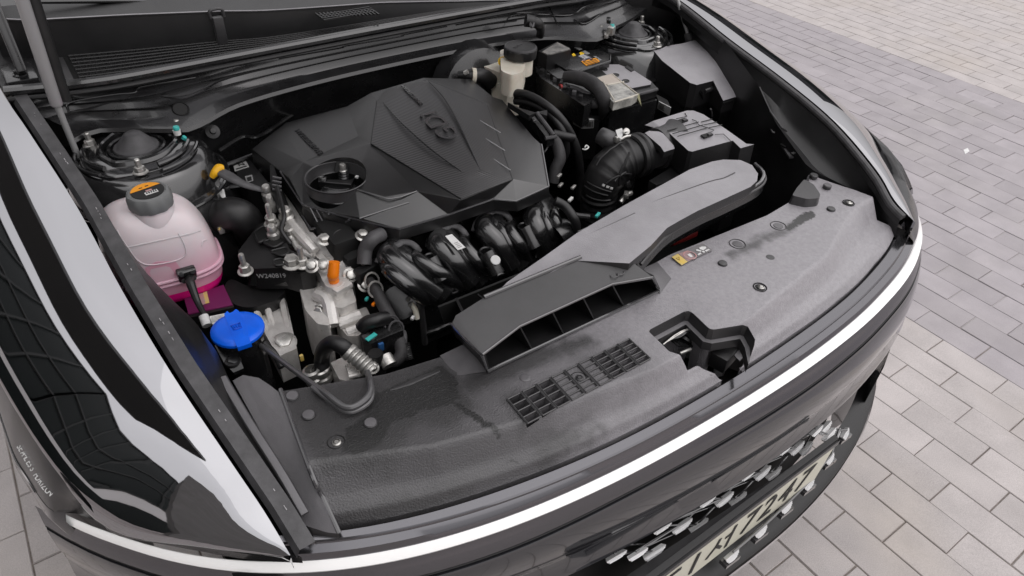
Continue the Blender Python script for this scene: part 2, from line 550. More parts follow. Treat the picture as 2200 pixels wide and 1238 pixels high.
# ------------------------------------------------------------------ pavement: 200 x 100 mm pavers in running bond
def paver_mat(name, c1, c2, c3):
    m = bpy.data.materials.new(name)
    m.use_nodes = True
    t = m.node_tree
    b = t.nodes['Principled BSDF']
    b.inputs['Roughness'].default_value = 0.75
    tc = t.nodes.new('ShaderNodeTexCoord')
    oi = t.nodes.new('ShaderNodeObjectInfo')
    geo = t.nodes.new('ShaderNodeNewGeometry')
    fine = t.nodes.new('ShaderNodeTexNoise'); fine.inputs['Scale'].default_value = 420; fine.inputs['Detail'].default_value = 4
    big = t.nodes.new('ShaderNodeTexNoise'); big.inputs['Scale'].default_value = 2.2; big.inputs['Detail'].default_value = 5
    t.links.new(geo.outputs['Position'], fine.inputs['Vector'])
    t.links.new(geo.outputs['Position'], big.inputs['Vector'])
    m1 = t.nodes.new('ShaderNodeMixRGB'); m1.inputs[1].default_value = (*c1, 1); m1.inputs[2].default_value = (*c2, 1)
    rr = t.nodes.new('ShaderNodeMapRange'); rr.inputs['From Min'].default_value = 0.3; rr.inputs['From Max'].default_value = 0.7
    t.links.new(fine.outputs['Fac'], rr.inputs['Value'])
    t.links.new(rr.outputs[0], m1.inputs[0])
    m2 = t.nodes.new('ShaderNodeMixRGB'); m2.blend_type = 'MULTIPLY'; m2.inputs[0].default_value = 1
    r2 = t.nodes.new('ShaderNodeMapRange'); r2.inputs['To Min'].default_value = 0.90; r2.inputs['To Max'].default_value = 1.06
    t.links.new(oi.outputs['Random'], r2.inputs['Value'])
    t.links.new(m1.outputs[0], m2.inputs[1]); t.links.new(r2.outputs[0], m2.inputs[2])
    m3 = t.nodes.new('ShaderNodeMixRGB'); m3.inputs[2].default_value = (*c3, 1)
    r3 = t.nodes.new('ShaderNodeMapRange'); r3.inputs['From Min'].default_value = 0.5; r3.inputs['From Max'].default_value = 0.8; r3.inputs['To Max'].default_value = 0.55
    t.links.new(big.outputs['Fac'], r3.inputs['Value'])
    t.links.new(r3.outputs[0], m3.inputs[0]); t.links.new(m2.outputs[0], m3.inputs[1])
    sp = t.nodes.new('ShaderNodeTexNoise'); sp.inputs['Scale'].default_value = 60; sp.inputs['Detail'].default_value = 8; sp.inputs['Roughness'].default_value = .75
    t.links.new(geo.outputs['Position'], sp.inputs['Vector'])
    rs = t.nodes.new('ShaderNodeMapRange'); rs.inputs['From Min'].default_value = .66; rs.inputs['From Max'].default_value = .74; rs.inputs['To Max'].default_value = .5
    t.links.new(sp.outputs['Fac'], rs.inputs['Value'])
    m4 = t.nodes.new('ShaderNodeMixRGB'); m4.inputs[2].default_value = (.2, .175, .15, 1)
    t.links.new(rs.outputs[0], m4.inputs[0]); t.links.new(m3.outputs[0], m4.inputs[1])
    pt = t.nodes.new('ShaderNodeTexNoise'); pt.inputs['Scale'].default_value = 9; pt.inputs['Detail'].default_value = 5
    t.links.new(geo.outputs['Position'], pt.inputs['Vector'])
    rq = t.nodes.new('ShaderNodeMapRange'); rq.inputs['From Min'].default_value = .3; rq.inputs['From Max'].default_value = .7; rq.inputs['To Min'].default_value = .9; rq.inputs['To Max'].default_value = 1.08
    t.links.new(pt.outputs['Fac'], rq.inputs['Value'])
    m5_ = t.nodes.new('ShaderNodeMixRGB'); m5_.blend_type = 'MULTIPLY'; m5_.inputs[0].default_value = 1
    t.links.new(m4.outputs[0], m5_.inputs[1]); t.links.new(rq.outputs[0], m5_.inputs[2])
    t.links.new(m5_.outputs[0], b.inputs['Base Color'])
    bp = t.nodes.new('ShaderNodeBump'); bp.inputs['Strength'].default_value = 0.45; bp.inputs['Distance'].default_value = 0.0015
    t.links.new(fine.outputs['Fac'], bp.inputs['Height']); t.links.new(bp.outputs[0], b.inputs['Normal'])
    return m
PAVE_L = paver_mat('light_paver', (0.40, 0.37, 0.362), (0.53, 0.49, 0.48), (0.42, 0.37, 0.32))
PAVE_D = paver_mat('lilac_grey_paver', (0.325, 0.30, 0.315), (0.385, 0.356, 0.371), (0.34, 0.32, 0.308))
JOINT = mat('joint_sand', (0.15, 0.13, 0.115), 0.9, col2=(0.24, 0.21, 0.19), nscale=60, bump=0.5, bscale=500)
def joint_band():
    # the joints of the lilac band are filled with paler sand close to the car
    t = JOINT.node_tree
    b = t.nodes['Principled BSDF']
    base = b.inputs['Base Color'].links[0].from_socket
    geo = t.nodes.new('ShaderNodeNewGeometry')
    sx = t.nodes.new('ShaderNodeSeparateXYZ')
    t.links.new(geo.outputs['Position'], sx.inputs[0])
    def win(sock, lo, hi):
        a = t.nodes.new('ShaderNodeMath'); a.operation = 'GREATER_THAN'; a.inputs[1].default_value = lo
        c = t.nodes.new('ShaderNodeMath'); c.operation = 'LESS_THAN'; c.inputs[1].default_value = hi
        t.links.new(sock, a.inputs[0]); t.links.new(sock, c.inputs[0])
        m_ = t.nodes.new('ShaderNodeMath'); m_.operation = 'MULTIPLY'
        t.links.new(a.outputs[0], m_.inputs[0]); t.links.new(c.outputs[0], m_.inputs[1])
        return m_.outputs[0]
    nz = t.nodes.new('ShaderNodeTexNoise'); nz.inputs['Scale'].default_value = 2.0
    t.links.new(geo.outputs['Position'], nz.inputs['Vector'])
    r = t.nodes.new('ShaderNodeMapRange'); r.inputs['From Min'].default_value = .42; r.inputs['From Max'].default_value = .55
    t.links.new(nz.outputs['Fac'], r.inputs['Value'])
    k = t.nodes.new('ShaderNodeMath'); k.operation = 'MULTIPLY'
    t.links.new(win(sx.outputs['X'], 1.43, 3.3), k.inputs[0]); t.links.new(r.outputs[0], k.inputs[1])
    mx = t.nodes.new('ShaderNodeMixRGB'); mx.inputs[2].default_value = (.44, .415, .41, 1)
    t.links.new(k.outputs[0], mx.inputs[0]); t.links.new(base, mx.inputs[1]); t.links.new(mx.outputs[0], b.inputs['Base Color'])
joint_band()
JOINT_P = mat('pale_joint_sand', (0.42, 0.39, 0.38), 0.9, col2=(0.26, 0.24, 0.23), nscale=1.3)

PX, PY = 0.1027, 0.2053            # paver pitch across and along
JX, JY = 1.3205, 0.1035            # a joint crossing that was measured
def brick_sheet():
    """far ground: same pavers as a material on one big sheet"""
    m = bpy.data.materials.new('far_pavers')
    m.use_nodes = True
    t = m.node_tree
    b = t.nodes['Principled BSDF']
    b.inputs['Roughness'].default_value = 0.8
    geo = t.nodes.new('ShaderNodeNewGeometry')
    mp = t.nodes.new('ShaderNodeMapping'); mp.vector_type = 'TEXTURE'
    mp.inputs['Rotation'].default_value = (0, 0, math.pi / 2)
    br = t.nodes.new('ShaderNodeTexBrick')
    br.inputs['Scale'].default_value = 1.0
    br.inputs['Brick Width'].default_value = PY
    br.inputs['Row Height'].default_value = PX
    br.inputs['Mortar Size'].default_value = 0.003
    br.inputs['Color1'].default_value = (0.46, 0.41, 0.4, 1)
    br.inputs['Color2'].default_value = (0.51, 0.455, 0.445, 1)
    br.inputs['Mortar'].default_value = (0.22, 0.2, 0.18, 1)
    t.links.new(geo.outputs['Position'], mp.inputs['Vector'])
    t.links.new(mp.outputs[0], br.inputs['Vector'])
    t.links.new(br.outputs['Color'], b.inputs['Base Color'])
    return m
bm = bmesh.new()
for (xa, xb, ya, yb) in ((-60, 60, 8.0, 60), (-60, 60, -60, -3.0), (-60, -3.5, -3.0, 8.0), (9.0, 60, -3.0, 8.0)):
    bm.faces.new([bm.verts.new(p) for p in ((xa, ya, 0), (xb, ya, 0), (xb, yb, 0), (xa, yb, 0))])
GROUND = finish('ground', bm, brick_sheet(), None, 0)
GROUND['kind'] = 'structure'
bm = bmesh.new()
bm.faces.new([bm.verts.new(p) for p in ((-3.6, -3.1, -0.0035), (9.1, -3.1, -0.0035), (9.1, 8.1, -0.0035), (-3.6, 8.1, -0.0035))])
PAVE = finish('pavement', bm, JOINT, None, 0)
PAVE['kind'] = 'structure'

def paver_mesh(name, m):
    bm = bmesh.new()
    hx, hy = PX / 2 - 0.0012, PY / 2 - 0.0012
    lo = [bm.verts.new((sx * hx, sy * hy, -0.02)) for sx, sy in ((-1, -1), (1, -1), (1, 1), (-1, 1))]
    mi = [bm.verts.new((sx * hx, sy * hy, -0.0018)) for sx, sy in ((-1, -1), (1, -1), (1, 1), (-1, 1))]
    hi = [bm.verts.new((sx * (hx - 0.0013), sy * (hy - 0.0013), 0.0)) for sx, sy in ((-1, -1), (1, -1), (1, 1), (-1, 1))]
    for A, B in ((lo, mi), (mi, hi)):
        for k in range(4):
            bm.faces.new((A[k], A[(k + 1) % 4], B[(k + 1) % 4], B[k]))
    bm.faces.new(hi)
    bmesh.ops.recalc_face_normals(bm, faces=bm.faces)
    me = bpy.data.meshes.new(name)
    bm.to_mesh(me); bm.free()
    me.materials.append(m)
    return me
def sight(p):
    d = Vector(p) - CAM
    z = d.dot(FWD)
    if z < 0.05: return None
    return 1100 + FOC * d.dot(RIGHT) / z, 619 - FOC * d.dot(UP) / z, z
ME_L, ME_D = paver_mesh('paver_light', PAVE_L), paver_mesh('paver_dark', PAVE_D)
cells = []
i0, i1 = int((-3.5 - JX) / PX), int((9.0 - JX) / PX)
for i in range(i0, i1):
    x = JX + (i + 0.5) * PX
    off = 0.5 * PY if i % 2 == 0 else 0.0
    for j in range(int((-3.0 - JY) / PY), int((8.0 - JY) / PY)):
        y = JY + off + (j + 0.5) * PY
        dark = 1.425 < x < 3.61
        q = sight((x, y, 0))
        near = 1e9
        if q and -60 < q[0] < 2260 and -60 < q[1] < 1300:
            # hidden by the car body?
            if not (-0.9 < x < 0.70 and y > 0.0) and not (x < 0.95 and y > 0.35 and x > -1.02):
                near = q[2]
        cells.append((near, x, y, dark))
cells.sort(key=lambda c: c[0])
far = bmesh.new()
faces_d = []
for k, (near, x, y, dark) in enumerate(cells):
    if k < 296 and near < 1e8:
        o = bpy.data.objects.new('paver', ME_D if dark else ME_L)
        o.location = (x + random.uniform(-.0006, .0006), y + random.uniform(-.0008, .0008), random.uniform(-.0012, .0012))
        o.rotation_euler = (random.uniform(-.006, .006), random.uniform(-.012, .012), random.uniform(-.003, .003))
        COL.objects.link(o)
        o.parent = PAVE
    else:
        hx, hy, z = PX / 2 - 0.0016, PY / 2 - 0.0016, random.uniform(-.0006, .0008)
        tl = random.uniform(-.0004, .0004)
        hi = [far.verts.new((x + sx * (hx - .0018), y + sy * (hy - .0018), z + sx * tl)) for sx, sy in ((-1, -1), (1, -1), (1, 1), (-1, 1))]
        lo = [far.verts.new((x + sx * hx, y + sy * hy, z - 0.004)) for sx, sy in ((-1, -1), (1, -1), (1, 1), (-1, 1))]
        fs = [far.faces.new(hi)]
        for q in range(4):
            fs.append(far.faces.new((lo[q], lo[(q + 1) % 4], hi[(q + 1) % 4], hi[q])))
        for f in fs: f.material_index = 1 if dark else 0
FAR = finish('paver_field', far, PAVE_L, PAVE, 0)
FAR.data.materials.append(PAVE_D)
FAR['kind'] = 'stuff'
b_ = prism('scrap_of_paper', [at(2070, 322, .002), at(2079, 318, .004), at(2083, 325, .002), at(2074, 331, .003)], 0.0015, WHITE)
tag(b_, 'tiny white scrap of paper lying on the lilac grey pavers', 'litter')

# ------------------------------------------------------------------ the car body
CAR = thing('car', 'black car with its hood raised and engine bay open, standing on the pavers', 'car', (0, 0.9, 0))
def fx(x):
    x = abs(x)
    return .07 + .16 * x * x + .32 * x ** 4 + .25 * x ** 8
XS = [-.6, -.39, -.2, 0, .2, .35, .5, .65, .75, .86]
def smooth_interp(x, xs, ys):
    if x <= xs[0]: return ys[0]
    if x >= xs[-1]: return ys[-1]
    n = len(xs)
    def slope(i):
        a, c = max(0, i - 1), min(n - 1, i + 1)
        return (ys[c] - ys[a]) / (xs[c] - xs[a])
    for i in range(n - 1):
        if x <= xs[i + 1]:
            h = xs[i + 1] - xs[i]
            t = (x - xs[i]) / h
            return (2 * t ** 3 - 3 * t * t + 1) * ys[i] + (t ** 3 - 2 * t * t + t) * h * slope(i) + (3 * t * t - 2 * t ** 3) * ys[i + 1] + (t ** 3 - t * t) * h * slope(i + 1)
def line(x, z, ds):
    return Vector((x, fx(x) + smooth_interp(x, XS, ds), z))
D = {
    'seam': [.030, .031, .029, .030, .031, .027, .018, -.006, -.034, -.075],
    'ledge2': [.014, .012, .010, .010, .009, .005, -.006, -.032, -.064, -.11],
    'stop': [-.002, -.002, -.002, -.003, -.006, -.011, -.023, -.052, -.086, -.135],
    'sbot': [-.008, -.008, -.009, -.011, -.016, -.023, -.037, -.067, -.101, -.150],
    'dark': [-.020, -.019, -.017, -.022, -.030, -.037, -.050, -.080, -.113, -.162],
    'bright': [-.018, -.020, -.025, -.033, -.043, -.051, -.064, -.093, -.125, -.172],
    'gtop': [-.030, -.032, -.037, -.045, -.054, -.061, -.073, -.100, -.132, -.178],
    'lip': [-.085, -.086, -.090, -.094, -.100, -.102, -.106, -.122, -.150, -.195],
}
def xrange(a, b, n):
    return [lerp(a, b, i / (n - 1)) for i in range(n)]
WIDE = xrange(-.88, .88, 90)
MIDX = xrange(-.655, .655, 60)
def zdrop(x):          # the strip sinks a little as it sweeps round the corners
    return -0.15 * max(0, abs(x) - .80)
def row(z, ds, xs, dz=0.0):
    return [line(x, z + zdrop(x), ds) + Vector((0, dz, 0)) for x in xs]
def shifted(ds, k):
    return [d + k for d in ds]
# gloss ledge between the plastic cover and the lamp strip
loft('nose_ledge', [row(.690, shifted(D['seam'], .001), MIDX), row(.712, shifted(D['seam'], -.004), MIDX), row(.7155, shifted(D['seam'], -.007), MIDX),
                    row(.714, D['ledge2'], MIDX), row(.712, shifted(D['ledge2'], -.002), MIDX), row(.709, shifted(D['ledge2'], -.0025), MIDX),
                    row(.703, shifted(D['stop'], .004), MIDX), row(.6925, shifted(D['stop'], .0004), MIDX)], LAMPGLASS, CAR)
LAMPX = xrange(-.852, .83, 110)
strip = loft('lamp_strip', [row(.6920, shifted(D['stop'], .0012), LAMPX), row(.6930, shifted(D['stop'], -.0006), LAMPX), row(.688, shifted(D['stop'], -.0035), LAMPX), row(.679, shifted(D['sbot'], -.0015), LAMPX),
                            row(.6755, shifted(D['sbot'], -.0003), LAMPX), row(.6745, shifted(D['sbot'], .003), LAMPX)], LAMPSTRIP, CAR)
loft('lower_lens', [row(.6755, shifted(D['sbot'], .0010), WIDE), row(.664, shifted(D['sbot'], -.004), WIDE), row(.652, [lerp(a, b, .7) - .003 for a, b in zip(D['sbot'], D['dark'])], WIDE),
                    row(.646, D['dark'], WIDE)], LAMPGLASS, CAR)
loft('lamp_edge_gap', [row(.6465, shifted(D['dark'], -.0002), WIDE), row(.6455, shifted(D['dark'], -.0016), WIDE), row(.6405, shifted(D['dark'], .004), WIDE)], DARK, CAR)
body = loft('bumper_skin', [row(.640, shifted(D['dark'], .006), WIDE), row(.641, shifted(D['dark'], -.003), WIDE), row(.636, shifted(D['dark'], -.0065), WIDE),
                     row(.605, [lerp(a, b, .5) - .009 for a, b in zip(D['dark'], D['bright'])], WIDE), row(.578, shifted(D['bright'], -.004), WIDE),
                     row(.571, shifted(D['bright'], -.003), WIDE), row(.560, shifted(D['bright'], -.001), WIDE),
                     row(.540, [lerp(a, b, .6) - .003 for a, b in zip(D['bright'], D['gtop'])], WIDE), row(.530, D['gtop'], WIDE), row(.520, shifted(D['gtop'], .014), WIDE)], PAINT_G, CAR)
# corners of the bumper below the lamp, outside the grille
for s in (-1, 1):
    def cr(z, d, k, dz=0):
        return [line(x, z, d) + Vector((x * (k - 1) * max(0, (abs(x) - .6) / .28), dz, 0)) for x in xrange(s * .60, s * .88, 24)]
    loft('bumper_corner', [cr(.522, shifted(D['gtop'], .004), 1), cr(.44, shifted(D['lip'], .02), .985), cr(.30, shifted(D['lip'], .0), .96, .02), cr(.18, shifted(D['lip'], .01), .93, .05)], PAINT_G, CAR)
# lower lip and grille recess
GX = xrange(-.62, .62, 60)
LIPX = xrange(-.70, .70, 60)
loft('lower_lip', [row(.335, shifted(D['lip'], .045), LIPX), row(.325, shifted(D['lip'], .012), LIPX), row(.315, shifted(D['lip'], .002), LIPX), row(.300, shifted(D['lip'], .0), LIPX),
                   row(.285, shifted(D['lip'], .006), LIPX), row(.20, shifted(D['lip'], .03), LIPX)], PLASTIC, CAR)
loft('lip_trim', [row(.3065, shifted(D['lip'], -.0008), LIPX), row(.3025, shifted(D['lip'], -.0028), LIPX), row(.2985, shifted(D['lip'], -.0008), LIPX)], CHROME, CAR)
GRILLE = loft('grille', [row(.525, shifted(D['gtop'], .05), GX), row(.44, [-.02] * 10, GX), row(.325, [-.03] * 10, GX)], DARK, CAR)
def fin(u, v, z, wd, ht):
    """one bright fin of the grille: a small wedge with rounded lower edge"""
    wd, ht = wd * .95, ht * .56
    p = at(u, v, z)
    x = p.x
    t = Vector((1, (fx(x + .01) - fx(x - .01)) / .02, 0)).normalized()
    n = Vector((t.y, -t.x, 0))
    bm = bmesh.new()
    sec = [(-.60, .42), (-.1, .48), (.62, .52), (.58, .22), (.34, -.25), (.06, -.5), (-.30, -.5), (-.55, -.1)]
    upv = (Vector((0, 0, 1)) - n * .75).normalized()
    fr_ = [bm.verts.new(p + t * (a * wd) + upv * (b * ht)) for a, b in sec]
    bk = [bm.verts.new(p + t * (a * wd * .85) + upv * (b * ht * .85) - n * .007 - Vector((0, 0, .003))) for a, b in sec]
    bm.faces.new(fr_)
    bm.faces.new(bk[::-1])
    for i in range(8):
        bm.faces.new((fr_[i], bk[i], bk[(i + 1) % 8], fr_[(i + 1) % 8]))
    bevel(bm, .0010, 2)
    for k in range(3):
        e0, e1 = p + t * (-.48 * wd) + upv * ((-.30 + .2 * k) * ht) + n * .0006, p + t * ((.30 + .12 * k) * wd) + upv * ((-.22 + .2 * k) * ht) + n * .0006
        add_tube(bm, [e0, e1], .0006, 5)
    finish('grille_fin', bm, SATIN, GRILLE)
    return p
def z5(x, y): return 1380 + x * 480 / 1869, 920 + y * 480 / 1869
rowsA = [fin(*z5(*q), .505, .034, .011) for q in ((-210, 1085), (-30, 1035+30), (175, 845), (553, 620), (893, 398), (1203, 185), (1470, 30))]
rowsB = [fin(*z5(*q), .483, .040, .017) for q in ((110, 1055), (340, 832), (695, 608), (1015, 388), (1303, 178), (1540, 10), (1575, 70))]
rowsC = [fin(*z5(*q), .462, .038, .018) for q in ((482, 830), (812, 608), (1112, 392), (1382, 182))]
rowsD = [fin(*z5(*q), .372, .030, .020) for q in ((760, 1082), (1000, 875), (1215, 672), (1405, 480), (1578, 265), (1640, 60), (1710, 55))]
bmg = bmesh.new()
for A, B, dz in ((rowsA, rowsB, 0), (rowsB[1:5], rowsC, 0)):
    for i in range(min(len(A), len(B))):
        for a, b in ((A[i], B[i]),) + (((A[i + 1], B[i]),) if i + 1 < len(A) else ()):
            bk = Vector((0, .006, 0))
            add_tube(bmg, [a + bk, b + bk], .0017, 6)
            add_tube(bmg, [a + bk * 4 - Vector((0, 0, .004)), b + bk * 4 - Vector((0, 0, .004))], .0014, 6)
for i in range(len(rowsA) - 1):
    add_tube(bmg, [rowsA[i] + Vector((0, .008, .0)), rowsB[min(i, 6)] + Vector((0, .008, -.002))], .0018, 6)
    add_tube(bmg, [rowsA[i + 1] + Vector((0, .008, .0)), rowsC[min(i, 3)] + Vector((0, .008, -.002))], .0012, 6)
for a, b in zip(rowsD, rowsD[1:]):
    add_tube(bmg, [a + Vector((0, .004, .012)), b + Vector((0, .004, .012))], .0025, 6)
for a in rowsD:
    add_box(bmg, a + Vector((0, .004, -.012)), (.036, .016, .010))
finish('grille_lattice', bmg, EDGE, GRILLE)

# ---- fenders, hood gap measured on both sides
GAP = [(.165, .640, .750), (.222, .646, .769), (.285, .658, .803), (.414, .678, .848), (.565, .692, .880), (.75, .703, .912), (.95, .724, .945), (1.15, .742, .955), (1.6, .76, .97)]
OUT = [None, tuple((lambda p: (p.y, -p.x, p.z))(at(440, 1174, .744))), tuple((lambda p: (p.y, -p.x, p.z))(at(238, 1137, .736))), (.400, .829, .785), (.545, .856, .822), (.72, .876, .850), (.95, .890, .885), (1.15, .90, .90), (1.6, .905, .92)]
def fender(s):
    rows = []
    for g, b in zip(GAP, OUT):
        G = Vector((s * g[1], g[0], g[2]))
        if b is None:
            rows.append([G + Vector((0, 0, -.03)), G] + [G + Vector((s * .0008 * k, .0006 * k, -.0004 * k)) for k in range(1, 9)] + [G + Vector((s * .007, .006, -.006)), G + Vector((s * .006, .008, -.012)), G + Vector((0, .010, -.028))])
            continue
        B = Vector((s * b[1], b[0], b[2]))
        r = [G + Vector((0, 0, -.03)), G]
        wd = (B - G).length
        for k in range(1, 9):
            t = k / 8
            p = G.lerp(B, t)
            p.z += (.075 if g[0] > .35 else .115) * wd * 4 * t * (1 - t)
            r.append(p)
        r.append(B + Vector((s * .0015, .003, -.005)))
        r.append(B + Vector((s * -.002, .006, -.012)))
        r.append(B + Vector((s * -.012, .010, -.030)))
        rows.append(r)
    # smooth along the length
    cols = list(zip(*rows))
    sm = [catmull(c, 5) for c in cols]
    rows = [list(r) for r in zip(*sm)]
    return loft('fender', rows, PAINT, CAR, smooth=60)
FENDERS = [fender(-1), fender(1)]
# lamp lens that wraps each corner below the fender edge, and the body side under it
LI = [at(20, 780, .832), at(45, 840, .822), at(100, 960, .796), at(150, 1040, .776), at(200, 1100, .752), at(238, 1137, .731), at(330, 1156, .731), at(440, 1176, .737), at(535, 1192, .737), at(650, 1199, .735)]
LO = [at(-12, 860, .712), at(5, 905, .705), at(30, 980, .694), at(60, 1030, .690), at(110, 1110, .684), at(200, 1190, .678)]
LO[4:] = [at(108, 1097, .700)] + [Vector((x, fx(x) + .003, .7025 + zdrop(x))) for x in (-.835, -.80, -.76, -.72, -.68, -.645)]
LI0 = [Vector((-.898, .98, .878)), Vector((-.882, .76, .845))]
LO0 = [Vector((-.925, 1.0, .74)), Vector((-.908, .78, .725))]
for s in (-1, 1):
    mir = lambda L: [Vector((p.x if s < 0 else -p.x, p.y, p.z)) for p in L]
    i_, o_ = resample(catmull(mir(LI0 + LI), 5), 70), resample(catmull(mir(LO0 + LO), 5), 70)
    if s > 0:      # the right corner stands a little squarer than the left
        def sq(p, k): return p + Vector((0, k * interp(p.x, XS, D['stop']) * max(0, min(1, (.8 - p.y) / .3)), 0))
        o_ = [sq(p, 1) for p in o_]
    rw = []
    for t in (0, .04, .3, .62, .9, 1.0):
        rw.append([p.lerp(q, t) + Vector((0, 0, -.006 if t == 0 else .018 * (1 - (2 * t - 1) ** 2) * min(1, (p - q).length / .08) ** 2)) for p, q in zip(i_, o_)])
    rw[0] = [p + Vector((0, .006, -.02)) for p in i_]
    o = loft('headlamp_lens', rw, LENS, CAR, smooth=60)
    sd1 = [q + Vector((s * .004, -.004, -.012)) for q in o_]
    sd2 = [Vector((q.x * .985, q.y + .004, .56)) for q in o_]
    sd3 = [Vector((q.x * .95, q.y + .04, .36)) for q in o_]
    sd4 = [Vector((q.x * .90, q.y + .08, .22)) for q in o_]
    k = max(i for i, q in enumerate(o_) if abs(q.x) > .842) + 1
    loft('body_side', [L[:k] for L in ([q + Vector((0, 0, .002)) for q in o_], sd1, sd2, sd3, sd4)], PAINT_G, CAR, smooth=60)
    if s < 0:
        tube('lens_edge', o_[:k - 5], .0018, CHROME, CAR, 6, spline=False)
        # small white lettering printed along the lens
        LET_L = [p.lerp(q, .70) + Vector((0, 0, .018 * (1 - .4 ** 2) * min(1, (p - q).length / .08) ** 2 + .003)) for p, q in zip(i_, o_)]
        st = min(range(70), key=lambda j: abs(LET_L[j].y - at(62, 1008, .70).y))
        seg_ = resample([p for p in LET_L if at(150, 1105, .70).y < p.y < at(60, 1003, .70).y], 40)
        word = 'SEAMLESS HORIZON'
        for j, ch in enumerate(word):
            if ch == ' ': continue
            q = seg_[min(38, int(39 * (j + .5) / len(word)))]
            dr_ = (seg_[min(39, int(39 * (j + .5) / len(word)) + 1)] - q)
            text('lens_letter', ch, q, dr_, Vector((.85, .45, .2)), .0105, WHITE, o, .0002)
def along_gap(s, dx, dz, lo=0, hi=9):
    return catmull([(s * (g[1] + dx), g[0], g[2] + dz) for g in GAP[lo:hi]], 6)
# rails between fender and engine bay
def rail(s, inner, name, m, zoff=0):
    outer = [(s * (g[1] - .004), g[0], g[2] - .006) for g in GAP]
    return loft(name, [outer, inner], m, CAR, n=40)
IL = [at(120, 294, .90), at(191, 441, .875), at(231, 499, .862), at(320, 596, .84), at(426, 698, .815), at(471, 800, .79), at(520, 905, .775), at(655, 1130, .742)]
GL = [Vector((-g[1] + .0, g[0], g[2])) for g in GAP[:8]][::-1]
mid1 = [Vector((p.x + .030, p.y, p.z + .001)) for p in GL]
mid0 = [Vector((p.x + .006, p.y, p.z - .012)) for p in GL]
mid01 = [Vector((p.x + .011, p.y, p.z + .000)) for p in GL]
loft('fender_rail', [mid0, mid01, mid1], RUBBER_G, CAR, n=50)
bm = bmesh.new()                      # pale flecks of sealer on the rail
ptsr = resample([lerp(a, b, .55) for a, b in zip(mid01, mid1)], 160)
for k in range(10, 158):
    if math.sin(k * .31) + random.random() * 1.6 > 1.75:
        p = ptsr[k] + Vector((random.uniform(-.001, .001), random.uniform(-.004, .004), .0008))
        add_tube(bm, [p, p + (ptsr[min(k + 1, 159)] - ptsr[k]) * random.uniform(.15, .9)], random.uniform(.0003, .0007), 5)
fl = finish('sealer_flecks', bm, FELT, CAR)
fl['kind'] = 'stuff'
mid2 = [p + Vector((.001, 0, -.010)) for p in mid1]
ILr = resample(IL, 50)
loft('inner_apron', [resample(mid1, 50), resample(mid2, 50), [p.lerp(q, .55) + Vector((0, 0, -.003)) for p, q in zip(resample(mid2, 50), ILr)], ILr, [p + Vector((.012, 0, -.05)) for p in ILr], [p + Vector((.02, .05, -.35)) for p in ILr]], PLASTIC, CAR)
GRf = [Vector((g[1], g[0], g[2])) for g in [(.185, .6425, .757)] + GAP[1:8]][::-1]
loft('fender_rail', [[p + Vector((-.005, 0, -.014)) for p in GRf], [p + Vector((-.008, 0, -.003)) for p in GRf], [p + Vector((-.026, 0, -.005)) for p in GRf], [p + Vector((-.028, 0, -.016)) for p in GRf]], RUBBER, CAR, n=50)
tube('hood_seal', catmull([p + Vector((-.019, 0, -.001)) for p in GRf], 6), .0075, RUBBER_G, CAR, 10, spline=False)
IR = [Vector((.60, 1.10, .94)), at(1470, -8, .94), at(1495, 25, .93), at(1560, 90, .915), at(1628, 182, .888), at(1665, 262, .829), at(1737, 361, .784), at(1820, 402, .766), at(1880, 428, .757), at(1912, 480, .735), at(1946, 496, .728)]
GRr, IRr = resample([p + Vector((-.026, 0, -.006)) for p in GRf], 50), resample(IR, 50)
loft('inner_apron', [GRr, [p.lerp(q, .22) + Vector((-.002, 0, -.026)) for p, q in zip(GRr, IRr)], [p.lerp(q, .36) + Vector((-.004, 0, -.030)) for p, q in zip(GRr, IRr)], [p.lerp(q, .62) + Vector((-.002, 0, -.026)) for p, q in zip(GRr, IRr)], [p.lerp(q, .80) + Vector((0, 0, -.014)) for p, q in zip(GRr, IRr)],
                     IRr, [p + Vector((-.006, .003, -.05)) for p in IRr], [p + Vector((-.01, .05, -.35)) for p in IRr]], PLASTIC, CAR)
# engine bay tub: floor, walls
TUB = [(-.70, .17), (.70, .17), (.70, 1.1), (-.70, 1.1)]
bm = bmesh.new()
fl_ = [bm.verts.new((x, y, .42)) for x, y in TUB]
bm.faces.new(fl_)
tp = [bm.verts.new((x, y, .66 if y < .5 else .84)) for x, y in TUB]
for i in range(4):
    bm.faces.new((fl_[i], fl_[(i + 1) % 4], tp[(i + 1) % 4], tp[i]))
finish('engine_bay_tub', bm, DARK, CAR)
# ---- bulkhead panel below the cowl
def P(u, v, z): return at(u, v, z)
sealp = [Vector((-.735, 1.10, .952))] + [at(u, v, .952) for u, v in ((110, 195), (200, 184), (300, 168), (600, 110), (900, 53), (1150, 8))] + [Vector((.48, 1.06, .952)), Vector((.62, 1.07, .952)), Vector((.73, 1.11, .952))]
LED = [(150, 278), (205, 257), (370, 258), (420, 245), (500, 205), (640, 165), (800, 128), (1000, 88), (1148, 67), (1263, 71), (1291, 52), (1338, 30)]
ledp = [at(u, v, .90) for u, v in LED] + [Vector((.70, 1.06, .91))]
N = 60
S0, L0 = resample(catmull(sealp, 6), N), resample(catmull(ledp, 4), N)
rows = [S0, [p + Vector((0, .004, -.012)) for p in S0], [p + Vector((0, .004, -.013)) for p in S0]]
for t in (.12, .3, .34, .38, .6, .64, .68, .9):
    bulge = .006 if t in (.34, .64) else 0
    rows.append([(p + Vector((0, .004, -.013))).lerp(q, t) + Vector((0, -bulge, bulge * .6)) for p, q in zip(S0, L0)])
